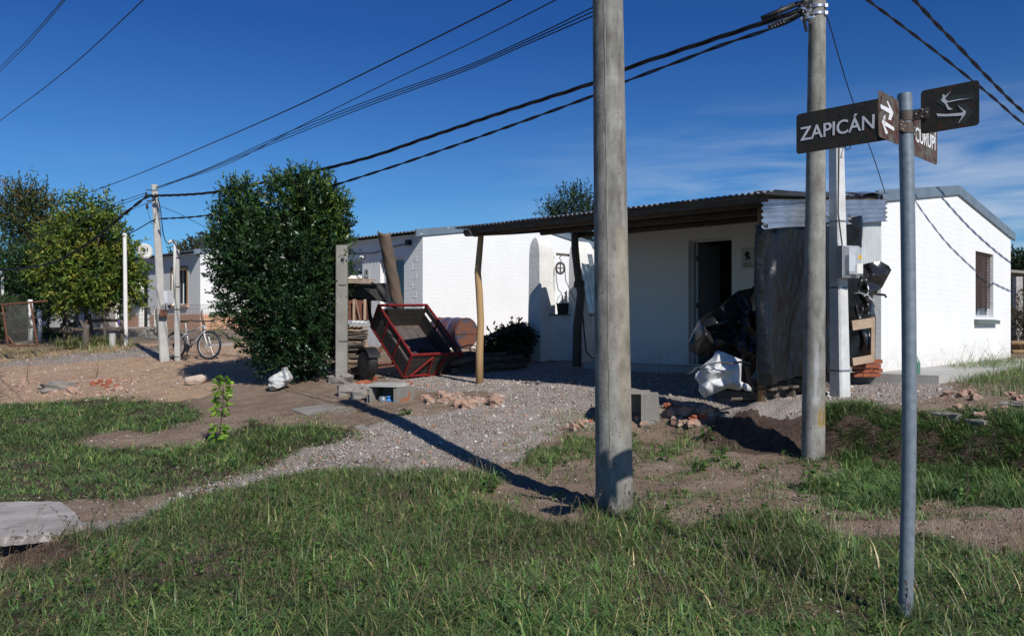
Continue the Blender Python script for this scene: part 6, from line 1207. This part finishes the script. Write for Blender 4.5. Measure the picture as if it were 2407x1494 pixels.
# concrete water meter box
def pxbox(name, label, pts, yb, m, depth, inner=True):
    pass
b = G(905, 947); Yc2 = b.y; t = thing('meter_chamber', 'small open concrete box with a blue tap inside, beside the brick rubble', 'concrete box', b)
U2, V2 = Vector((.96, -.27, 0)).normalized(), Vector((.27, .96, 0)).normalized(); c0 = P(868, 942, Yc2+.05); c0.z = g(c0.x, c0.y)-.02; k1 = Yc2/F_PX
w, d_, h_ = 62*k1, .42, 42*k1
s = MB(); s.obox(c0, U2*.035, V2*d_, (0, 0, h_)); s.obox(c0+U2*w, U2*.035, V2*d_, (0, 0, h_)); s.obox(c0+U2*.035+V2*(d_-.035), U2*(w-.035), V2*.034, (0, 0, h_)); s.build('wall', M['concrete'], t)
s = MB(); s.prism([c0+Vector((0, 0, h_+.002))+U2*a_+V2*b_ for a_, b_ in ((-.03, -.02), (w+.06, -.02), (w+.12, .2), (w+.07, d_+.03), (-.02, d_+.02))], (0, 0, .04)); s.build('lid', M['pale_conc'], t)
s = MB(); s.obox(c0+U2*(w+.036)+V2*-.005, U2*.14, V2*(d_-.04), (0, 0, h_-.005)); s.build('side_wall', M['stonewall'] if 'stonewall' in M else M['concrete'], t)
s = MB(); q = c0+U2*.24+V2*.08+Vector((0, 0, .06)); s.tube([q, q+Vector((.12, 0, 0))], .018, 8); s.tube([q+Vector((.03, 0, 0)), q+Vector((.03, 0, .05))], .012, 6); s.cbox(q+Vector((.03, 0, .055)), .07, .02, .015); s.build('tap', M['bluebit'], t)
s = MB(); s.lathe(c0+U2*.16+V2*.12+Vector((0, 0, .05)), [(.06, -.03), (.07, 0), (.06, .05), (.03, .07)], (0, 0, 1), 14); s.build('water_meter', M['galv'], t, smooth=True)
# grey block behind the big pole
b = G(1512, 1004); Yb2 = b.y; t = thing('concrete_block', 'rough grey open concrete box half hidden behind the big pole', 'concrete box', b)
c0 = P(1507, 1004, Yb2); c0.z = g(c0.x, c0.y)-.05; k1 = Yb2/F_PX; U3 = Vector((.98, -.2, 0)).normalized(); V3 = Vector((.2, .98, 0)).normalized(); h_ = 78*k1+.05
s = MB(); s.obox(c0, U3*(.045), V3*.34, (0, 0, h_)); s.obox(c0-U3*.5, U3*.05, V3*.34, (0, 0, h_)); s.obox(c0-U3*.45+V3*.30, U3*.45, V3*.04, (0, 0, h_)); s.build('wall', M['concrete'], t)
s = MB(); s.hexa([c0+U3*.047+V3*.004, c0+U3*.235+V3*.01, c0+U3*.22+V3*.33, c0+U3*.047+V3*.33]+[q+Vector((0, 0, h_+.004)) for q in (c0+U3*.047+V3*.004, c0+U3*.22+V3*.01, c0+U3*.20+V3*.33, c0+U3*.047+V3*.33)]); s.build('side_wall', M['concrete'], t)
s = MB(); s.obox(c0-U3*.5+V3*.05+Vector((0, 0, h_-.005)), U3*.6, V3*.3, (0, 0, .035)); s.build('lid', M['concrete'], t)
# rubble
def rubble(lst, m, label, group, name='brick_chunk', cat='broken brick', seed=0, w=1.0):
    first = None
    for i, (px, py, r_) in enumerate(lst):
        b = G(px, py); k = b.y/F_PX; s = MB(); s.rock(b+Vector((0, 0, r_*k*.3)), r_*k, seed+i, (1.1*w, .85, .8 if w == 1 else .5), 6)
        o = s.build(name, M[m]); tagp(o, label, cat, group)
rr = random.Random(2)
rubble([(1000+rr.random()*110, 925+rr.random()*26, rr.uniform(7, 14)) for _ in range(13)], 'brickpink', 'pinkish broken brick chunk in the heap right of the concrete box', 'broken bricks right of the concrete box')
rubble([(1065+rr.random()*110, 938+rr.random()*20, rr.uniform(8, 17)) for _ in range(13)], 'brickpink', 'broken brick chunk in the low pile in front of the gravel yard', 'broken bricks in front of the gravel', seed=40)
rubble([(x, y, r) for x, y, r in ((820, 925, 22), (845, 935, 18), (858, 918, 14), (872, 942, 12))], 'stone', 'grey rubble stone between the concrete post and the open box', 'rubble stones left of the concrete box', 'stone', 'stone', 60)
rubble([(838, 914, 13), (850, 908, 12), (864, 905, 10), (835, 922, 11), (960, 905, 8), (880, 893, 7)], 'brickred', 'reddish brick piece beside the open concrete box', 'red brick pieces by the concrete box', 'brick_chunk', 'broken brick', 70)
rubble([(1585+rr.random()*85, 968+rr.random()*34, rr.uniform(7, 16)) for _ in range(13)]+[(1515, 1000, 9), (1500, 985, 8)], 'brickpink', 'broken brick piece between the grey box and the second pole', 'broken bricks right of the grey box', seed=80)
rubble([(1600, 968, 12), (1630, 985, 12), (1572, 958, 9), (1655, 980, 9), (1400, 985, 7), (1386, 992, 6)], 'brickred', 'orange red brick lump near the grey box', 'red brick lumps near the grey box', seed=100)
rubble([(1345, 1010, 15), (1372, 1002, 12), (1360, 995, 8)], 'brickpink', 'broken brick at the left foot of the big pole by the gravel edge', 'broken bricks left of the big pole', seed=110)
rubble([(2200+rr.random()*200, 925+rr.random()*60, rr.uniform(5, 15)) for _ in range(17)], 'brickpink', 'pink rubble piece at the right edge below the tall grass', 'rubble pieces at the right edge', seed=120)
rubble([(2225, 985, 20), (2300, 1000, 18), (2380, 955, 16)], 'stone', 'flat grey rubble stone in the grass at right', 'flat stones in the grass at right', 'stone', 'stone', 150, 1.4)
rubble([(40+rr.random()*280, 895+rr.random()*35, rr.uniform(4, 9)) for _ in range(34)], 'brickpink', 'small pinkish brick piece scattered on the dry yard at left', 'brick pieces on the dry yard at left', seed=160)
rubble([(215+rr.random()*60, 895+rr.random()*18, rr.uniform(4, 7)) for _ in range(9)], 'brickred', 'orange brick piece among the rubble on the dry yard', 'orange brick pieces on the dry yard', seed=200)
rubble([(132, 915, 22)], 'stone', 'flat grey stone lying in the dry yard rubble', None, 'stone', 'stone', 210, 1.5); rubble([(172, 926, 15)], 'brickpink', 'rounded pinkish rubble lump in front of the flat grey stone', None, 'brick_chunk', 'broken brick', 211)
rubble([(300+rr.random()*85, 775+rr.random()*24, rr.uniform(5, 10)) for _ in range(22)], 'stone', 'grey rubble stone in the row behind the white pipe pole', 'rubble stones behind the white pipe pole', 'stone', 'stone', 220)
for lab, pts in (('thin concrete paving piece lying in front of the concrete post', [(682, 962), (760, 950), (838, 960), (820, 973), (720, 975)]), ('small flat concrete piece in the long pole shadow', [(830, 1003), (855, 998), (880, 1010), (845, 1012)])):
    s = MB(); s.prism([G(*q)+Vector((0, 0, .006)) for q in pts], (0, 0, -.05)); tagp(s.build('concrete_piece', M['concrete']), lab, 'concrete slab')
s = MB(); s.prism([G(x, y)+Vector((0, 0, .02)) for x, y in ((480, 812), (545, 806), (546, 811), (482, 818))], (0, 0, -.06)); tagp(s.build('kerb_strip', M['slab']), 'narrow concrete strip on the ground behind the bicycle', 'concrete strip')
# foreground slab over the ditch
zS = .052; pl = [(-80, 1186), (0, 1180), (60, 1177), (138, 1178), (165, 1192), (185, 1215), (196, 1232), (150, 1243), (80, 1257), (0, 1262), (-80, 1266)]
def at_z(px, py, z): Y = (CZ-z)*F_PX/(py-YH); return P(px, py, Y)
top_ = [at_z(x, y, zS) for x, y in pl]; s = MB(); rq = random.Random(4); fine = []
for a_, b_ in zip(top_, top_[1:]+top_[:1]):
    for k in range(6): fine.append(a_.lerp(b_, k/6)+Vector((rq.uniform(-.012, .012), rq.uniform(-.012, .012), 0)))
low = [q+Vector((rq.uniform(-.02, .02), rq.uniform(-.005, .03), -.062)) for q in fine]; nn_ = len(fine); s.add(fine+low, [tuple(range(nn_)), tuple(reversed(range(nn_, 2*nn_)))]+[(i, (i+1) % nn_, nn_+(i+1) % nn_, nn_+i) for i in range(nn_)]); o = s.build('concrete_slab', M['slab']); tagp(o, 'large pale concrete slab bridging the ditch at the lower left', 'concrete slab'); 
# bags
inflate([(880,470,482,0,.5),(886,440,486,0,.9),(894,436,484,0,1),(902,438,478,0,.9)], G(460, 902).y, .16, M['sack'], 'paper_sack', crum=.012, cs=9, seed=5, nseg=40, nrow=20); tagp(bpy.data.objects['paper_sack'], 'small beige sack lying on the dirt left of the bush', 'sack')
inflate([(862,665,672,0,.4),(870,660,676,0,.5),(880,650,688,0,.8),(890,640,690,0,1),(900,634,678,0,1),(908,634,664,0,.9),(917,638,655,0,.6)], G(655, 915).y, .17, M['sack_white'], 'torn_sack', crum=.04, cs=8, seed=9, nseg=60, nrow=40); tagp(bpy.data.objects['torn_sack'], 'torn white woven sack on the dirt at the foot of the bush', 'sack')
# ================================================================ bicycle
fw = G(490, 846); Yw1 = fw.y+.05; Cf = P(490, 813, Yw1); Rr = .325; Cr = P(414, 806, Yw1+.42); dxy = (Cf-Cr); dxy.z = 0; dxy.normalize(); zgf, zgr = g(Cf.x, Cf.y), g(Cr.x, Cr.y); Cf.z = zgf+Rr; Cr.z = zgr+Rr
wb = Cf.x-Cr.x; Cr = Cf-dxy*1.03; Cr.z = g(Cr.x, Cr.y)+Rr
bk = thing('bicycle', 'silver mountain bicycle parked behind the meter post beside the bush', 'bicycle', Vector(((Cf.x+Cr.x)/2, (Cf.y+Cr.y)/2, g(Cf.x, Cf.y)))); sdn = dxy.cross(Vector((0, 0, 1))).normalized(); lean = sdn*-.06
def bp(x, z, s_=0): return Cr+dxy*x+Vector((0, 0, z))+sdn*s_+lean*(z+Rr)
fdir = (dxy*.97-sdn*.12).normalized()               # the front wheel is turned
for c, dd in ((Cr, dxy), (Cf, fdir)):
    cc = c+lean*Rr; s = MB(); ring = [cc+(dd*math.cos(k*math.pi/20)+Vector((0, 0, 1))*math.sin(k*math.pi/20)+lean*math.sin(k*math.pi/20))*(Rr-.024) for k in range(41)]; s.tube(ring, .025, 8, cap=False); w_ = s.build('wheel', M['black'], bk, smooth=True)
    s = MB(); ring = [cc+(dd*math.cos(k*math.pi/20)+Vector((0, 0, 1))*math.sin(k*math.pi/20)+lean*math.sin(k*math.pi/20))*(Rr-.055) for k in range(41)]; s.tube(ring, .010, 6, cap=False); s.build('rim', M['greyplastic'], w_)
    s = MB()
    for k in range(18): a_ = k*math.pi/9; s.tube([cc+sdn*.02*(-1)**k, cc+(dd*math.cos(a_)+Vector((0, 0, 1))*math.sin(a_))*(Rr-.06)], .0022, 3)
    s.lathe(cc-sdn*.04, [(.022, 0), (.022, .08)], sdn, 10); s.build('spokes', M['steel'], w_)
s = MB(); BBk = (.42, -.05); ST = (.30, .42); HT = (.86, .46); HB = (.90, .34)
s.tube([bp(*BBk), bp(*ST)], .018, 8); s.tube([bp(*BBk), bp(.62, .10), bp(*HB)], .024, 8); s.tube([bp(.33, .30), bp(.6, .36), bp(*HT)], .020, 8); s.tube([bp(*HT), bp(*HB)], .025, 8)
for k in (1, -1): s.tube([bp(0, 0, .05*k), bp(*BBk, .03*k)], .010, 6); s.tube([bp(0, 0, .05*k), bp(.33, .28, .02*k)], .009, 6)
s.build('frame', M['silver'], bk, smooth=True)
s = MB()
for k in (1, -1): s.tube([Cf+lean*Rr+sdn*.055*k, bp(.92, .27, .055*k)], .015, 8)
s.tube([bp(.92, .27, .06), bp(.92, .27, -.06)], .014, 6); s.build('fork', M['pvc'], bk, smooth=True)
s = MB(); hb = bp(.84, .56); s.tube([bp(*HT), hb], .016, 8); hd = (sdn*.9-dxy*.3).normalized(); s.tube([hb-hd*.30-dxy*.05+Vector((0, 0, .03)), hb-hd*.12, hb, hb+hd*.12, hb+hd*.30-dxy*.05+Vector((0, 0, .03))], .013, 8)
for k in (1, -1): s.tube([hb+hd*.18*k, hb+hd*.30*k-dxy*.05+Vector((0, 0, .03))], .018, 8); s.tube([hb+hd*.14*k, hb+hd*.22*k+dxy*.07-Vector((0, 0, .03))], .008, 5)
s.build('handlebar', M['black'], bk)
s = MB(); s.tube([bp(*ST), bp(.28, .52)], .014, 8); s.build('seat_post', M['silver'], bk)
s = MB(); s.hexa([bp(.12, .53, -.07), bp(.38, .55, -.02), bp(.38, .55, .02), bp(.12, .53, .07), bp(.10, .58, -.08), bp(.38, .575, -.02), bp(.38, .575, .02), bp(.10, .58, .08)]); s.build('saddle', M['black'], bk)
s = MB(); s.lathe(bp(*BBk, .06)-sdn*.0, [(.09, 0), (.095, .004), (.09, .008)], sdn, 20); s.bar(bp(*BBk, .08), bp(.46, -.21, .08), .022, .012); s.bar(bp(*BBk, -.07), bp(.38, .11, -.07), .022, .012); s.cbox(bp(.46, -.22, .12), .09, .07, .025); s.cbox(bp(.38, .12, -.11), .09, .07, .025); s.build('crank', M['black'], bk)
s = MB(); s.lathe(Cr+lean*Rr+sdn*.03, [(.05, 0), (.05, .02), (.02, .03)], sdn, 14); s.tube([bp(0, 0, .06)+Vector((0, 0, .05)), bp(.42, .04, .07)], .006, 4); s.tube([bp(0, -.05, .06), bp(.42, -.14, .07)], .006, 4); s.build('chain', M['black'], bk)
# ================================================================ left yard: pipe poles, fence, gate, pots
def at_ground(px, py): return G(px, py)
b = G(296, 811); t = thing('pipe_pole', 'tall white plastic pipe pole in front of the yellow green tree', 'pipe pole', b); s = MB(); s.tube([b-Vector((0, 0, .1)), P(293, 549, b.y)], [.058, .050], 14); s.build('pipe', M['pvc'], t, smooth=True, auto=50); s = MB(); s.lathe(P(293, 556, b.y), [(.058, 0), (.058, .06), (.04, .09)], (0, 0, 1), 14); s.build('cap', M['pvc'], t)
b = G(6, 800); t = thing('pipe_pole', 'white bent plastic pipe at the far left edge', 'pipe pole', b); s = MB(); s.tube([b, P(6, 645, b.y), P(5, 639, b.y), P(0, 637, b.y), P(-8, 640, b.y)], .05, 10); s.build('pipe', M['pvc'], t, smooth=True)
s = MB()
fposts = [((154, 808), (155, 725), .12, 'twisted dark tree stump post, leftmost of the rustic fence'), ((161, 812), (160, 740), .05, 'thin dark post beside the twisted stump post'), ((196, 822), (206, 762), .10, 'forked grey branch post near the maple trunk'), ((213, 800), (211, 737), .08, 'upright grey post with forked top right of the maple trunk'), ((244, 808), (248, 755), .045, 'short thin post in the middle of the rustic fence'), ((286, 812), (287, 752), .07, 'weathered post just left of the white pipe pole'), ((371, 795), (368, 724), .045, 'grey wire fence post behind the leaning pole'), ((478, 785), (475, 728), .035, 'thin grey stake behind the bicycle handlebar')]
for (b0, t0, w, lab) in fposts:
    b = G(*b0); s = MB(); tp_ = P(*t0, b.y); s.tube([b-Vector((0, 0, .05)), b.lerp(tp_, .4)+Vector((.03*w/.1, 0, 0)), b.lerp(tp_, .8)-Vector((.02, 0, 0)), tp_], [w*.95, w*.85, w*.8, w*.6], 9, jit=.2)
    if 'fork' in lab: s.tube([b.lerp(tp_, .7), b.lerp(tp_, .85)+Vector((-.12, 0, .1)), b.lerp(tp_, 1.0)+Vector((-.2, 0, .12))], [.05, .04, .025], 7)
    if 'twisted' in lab: s.tube([b.lerp(tp_, .9), b.lerp(tp_, 1.0)+Vector((-.1, 0, .15)), b.lerp(tp_, 1.0)+Vector((-.15, 0, .32))], [.06, .035, .02], 7); s.rock(b.lerp(tp_, .5), .15, 4)
    tagp(s.build('fence_post', M['log'] if w > .1 else M['greywood'], smooth=True), lab, 'fence post')
for lab, p, q, w in (('horizontal rail between the stump post and the forked post', (160, 762), (205, 760), .05), ('long horizontal rail from the forked post to the white pipe pole', (213, 754), (288, 753), .045)):
    Yq = G(210, 803).y; s = MB(); s.tube([P(*p, Yq), P((p[0]+q[0])/2, (p[1]+q[1])/2-1, Yq), P(*q, Yq)], w, 8, jit=.15); tagp(s.build('fence_rail', M['greywood']), lab, 'fence rail')
b = G(264, 815); s = MB(); s.tube([b-Vector((0, 0, .05)), P(264, 783, b.y)], .085, 14); tagp(s.build('stub_pipe', M['pale_conc']), 'short grey concrete stub between the maple and the white pipe pole', 'concrete stub')
# woven wire fence in front of the peach based house
def wirefence(name, label, p0, p1, n, zs_, rad_, posts=(), diag=False):
    s = MB(); H_ = zs_
    for i in range(n+1):
        k = i/n; a = p0.lerp(p1, k); zb_ = g(a.x, a.y)
        if not diag: s.bar(Vector((a.x, a.y, zb_)), Vector((a.x, a.y, zb_+H_)), rad_)
    if diag:
        m_ = int(n); L_ = (p1-p0)
        for i in range(-int(m_*H_/L_.length)-1, m_):
            for sg in (1, -1):
                k0, k1 = i/m_, i/m_+H_/L_.length; a0, a1 = max(k0, 0), min(k1, 1)
                if a1 <= a0: continue
                za, zb_ = (a0-k0)*L_.length, (a1-k0)*L_.length
                if sg < 0: za, zb_ = H_-za, H_-zb_
                pa_, pb_ = p0.lerp(p1, a0), p0.lerp(p1, a1); s.bar(Vector((pa_.x, pa_.y, g(pa_.x, pa_.y)+za)), Vector((pb_.x, pb_.y, g(pb_.x, pb_.y)+zb_)), rad_)
    else:
        for j in range(9):
            pts = [p0.lerp(p1, i/20) for i in range(21)]; s.tube([Vector((a.x, a.y, g(a.x, a.y)+.02+(H_-.02)*j/8)) for a in pts], rad_*.5, 4)
    return s
a, b = G(300, 800), G(560, 797); s = wirefence('', '', a, b, 70, .98, .007); t = thing('wire_fence', 'square mesh wire fence in front of the house with peach base', 'wire fence', a); s.build('mesh', M['wire'], t)
a, b = G(160, 806), G(296, 803); s = wirefence('', '', a, b, 34, .95, .005); t = thing('wire_fence', 'sagging wire fence along the rustic posts under the maple', 'wire fence', a); s.build('mesh', M['wire'], t)
# metal gate at far left
ga, gb2 = G(10, 806), G(90, 812); Yg = 22.5; t = thing('wire_gate', 'rusty framed wire mesh gate at the far left', 'gate', P(50, 812, Yg)); s = MB()
cn = [(4, 716), (112, 706), (86, 812), (18, 812)]; 
for p, q in (((2, 716), (112, 707)), ((72, 712), (88, 810)), ((5, 716), (19, 812)), ((19, 812), (88, 811)), ((19, 790), (32, 808))): s.tube([P(*p, Yg), P(*q, Yg)], .026, 7)
s.build('frame', M['rust'], t); s = MB()
for i in range(26):
    for sg in (1, -1):
        x0 = 6+i*3.9-(20 if sg > 0 else -20); x1 = x0+sg*44; 
        pts = [(x0+(x1-x0)*k/6, 716+94*k/6) for k in range(7)]; pts = [q for q in pts if 8 < q[0] < 84]
        if len(pts) > 1: s.tube([P(*q, Yg) for q in (pts[0], pts[-1])], .0022, 4)
s.build('mesh', M['wire'], t)
for i, (x0, x1, y0, y1, m, lab) in enumerate(((66, 78, 704, 802, 'plaster', 'white painted trunk post behind the gate'), (88, 98, 726, 803, 'plaster', 'short white post right of the gate'), (52, 56, 722, 800, 'greywood', 'grey stake behind the wire gate mesh'), (38, 42, 730, 800, 'greywood', 'thin stake left of the grey stake behind the gate'), (110, 116, 700, 772, 'greywood', 'dark timber post between the gate and the stump post'))):
    b = G((x0+x1)/2, y1); s = MB(); w = (x1-x0)/2*b.y/F_PX; s.tube([b, P((x0+x1)/2+1, (y0+y1)/2, b.y), P((x0+x1)/2-1, y0, b.y)], [w, w*.9, w*.85], 9, jit=.15); tagp(s.build('garden_post', M[m], smooth=True), lab, 'post')
b = G(104, 795); t = thing('potted_plant', 'spiky yellow green plant in a green pot right of the gate', 'potted plant', b); s = MB(); s.lathe(b, [(.13, 0), (.2, .22), (.21, .24), (.18, .24)], (0, 0, 1), 16); s.build('pot', M['greenplastic'], t, smooth=True)
r = np.random.default_rng(8); n = 150; o_ = np.tile(np.array([b.x, b.y, b.z+.2]), (n, 1)); d_ = r.normal(size=(n, 3)); d_[:, 2] = abs(d_[:, 2])*1.2; V_, F_, C_ = leaves(o_, d_, r.uniform(.3, .5, n), np.full(n, .04), np.array([[.25, .26, .07]])*r.uniform(.6, 1.3, (n, 1)), r, droop=.5); build_np('leaves', V_, F_, M['leafmatt'], t, C_)
b = P(285, 765, G(287, 808).y-.05); t = thing('potted_plant', 'small purple pot on the rustic fence by the white pipe pole', 'potted plant', b); s = MB(); s.lathe(b, [(.08, 0), (.11, .16)], (0, 0, 1), 14); s.build('pot', M['purple'], t)
r = np.random.default_rng(9); n = 40; o_ = np.tile(np.array([b.x, b.y, b.z+.15]), (n, 1)); d_ = r.normal(size=(n, 3)); d_[:, 2] = abs(d_[:, 2]); V_, F_, C_ = leaves(o_, d_, r.uniform(.08, .2, n), np.full(n, .04), np.array([[.06, .12, .04]])*r.uniform(.6, 1.3, (n, 1)), r); build_np('leaves', V_, F_, M['leafmatt'], t, C_)
for i, (px, py, hh, lab) in enumerate(((185, 818, .55, 'rank grass clump around the maple trunk foot'), (225, 812, .4, 'broad leaved green clump right of the maple trunk'), (30, 800, .6, 'green undergrowth behind the gate mesh'), (120, 792, .3, 'low green clump behind the stump post'), (65, 795, .5, 'leafy clump between the posts behind the gate'))):
    b = G(px, py); t = thing('garden_plant', lab, 'plant', b); n = 260; r = np.random.default_rng(300+i); o_ = np.array([b.x, b.y, b.z])+r.normal(0, 1, (n, 3))*np.array([.35, .25, 0]); d_ = r.normal(size=(n, 3))*.5; d_[:, 2] = abs(d_[:, 2])+.6
    V_, F_, C_ = leaves(o_, d_, hh*r.uniform(.4, 1.1, n), np.full(n, .03+.03*(i % 2)), np.array([(.05, .09, .025), (.09, .12, .04), (.2, .18, .08)])[r.integers(0, 3, n)], r, droop=.2); build_np('leaves', V_, F_, M['leafmatt'], t, C_)
# garden table and step of the left house
t = thing('garden_table', 'thin white table frame in front of the peach based house door', 'table', G(355, 770)); Yt = 25.4; s = MB()
s.bar(P(331, 720, Yt), P(366, 721, Yt), .5, .03); s.build('table_top', M['frame_al'], t)
for x_ in (350, 365): s = MB(); s.bar(P(x_, 722, Yt), P(x_, 768, Yt), .05); s.build('leg', M['pvc'], t)
s = MB(); s.bar(P(351, 738, Yt), P(366, 738, Yt), .03); s.build('stretcher', M['pvc'], t)
s = MB(); s.prism([UV(24.2, -.9, 1.40), UV(25.6, -.9, 1.40), UV(25.6, 0, 1.40), UV(24.2, 0, 1.40)], (0, 0, .06)); tagp(s.build('door_step', M['slab']), 'pale door step in front of the peach based house', 'door step')

# picket fence and hedge behind the gate
t = thing('picket_fence', 'weathered grey picket fence overgrown behind the wire gate', 'fence', G(30, 795)); rr = random.Random(12)
for k in range(11):
    b = G(-14+k*7.2+rr.uniform(-1, 1), 797+rr.uniform(-1, 3)); s = MB(); tp_ = b+Vector((rr.uniform(-.08, .08), 0, rr.uniform(.85, 1.15))); s.bar(b-Vector((0, 0, .05)), tp_, .09, .03, up=(0, 1, 0)); s.build('picket', M['greywood'], t)
s = MB(); a, b = G(-20, 797), G(64, 797); s.bar(a+Vector((0, .05, .7)), b+Vector((0, .05, .72)), .03, .07); s.build('rail', M['greywood'], t)
plant('hedge', 'dark green hedge filling the garden behind the picket fence at far left', 'hedge', G(20, 790), B3([(-60,745,50,45,0),(0,740,50,42,0),(45,748,36,34,.3),(-20,770,60,25,0),(80,765,24,22,.5)], 26.5), 700, 12, .10, .04, [(.03, .06, .02), (.05, .09, .03), (.10, .10, .05)], 67, trunk_r=.04, mname='leafmatt', up=.6, twig=.3, inner=.4)
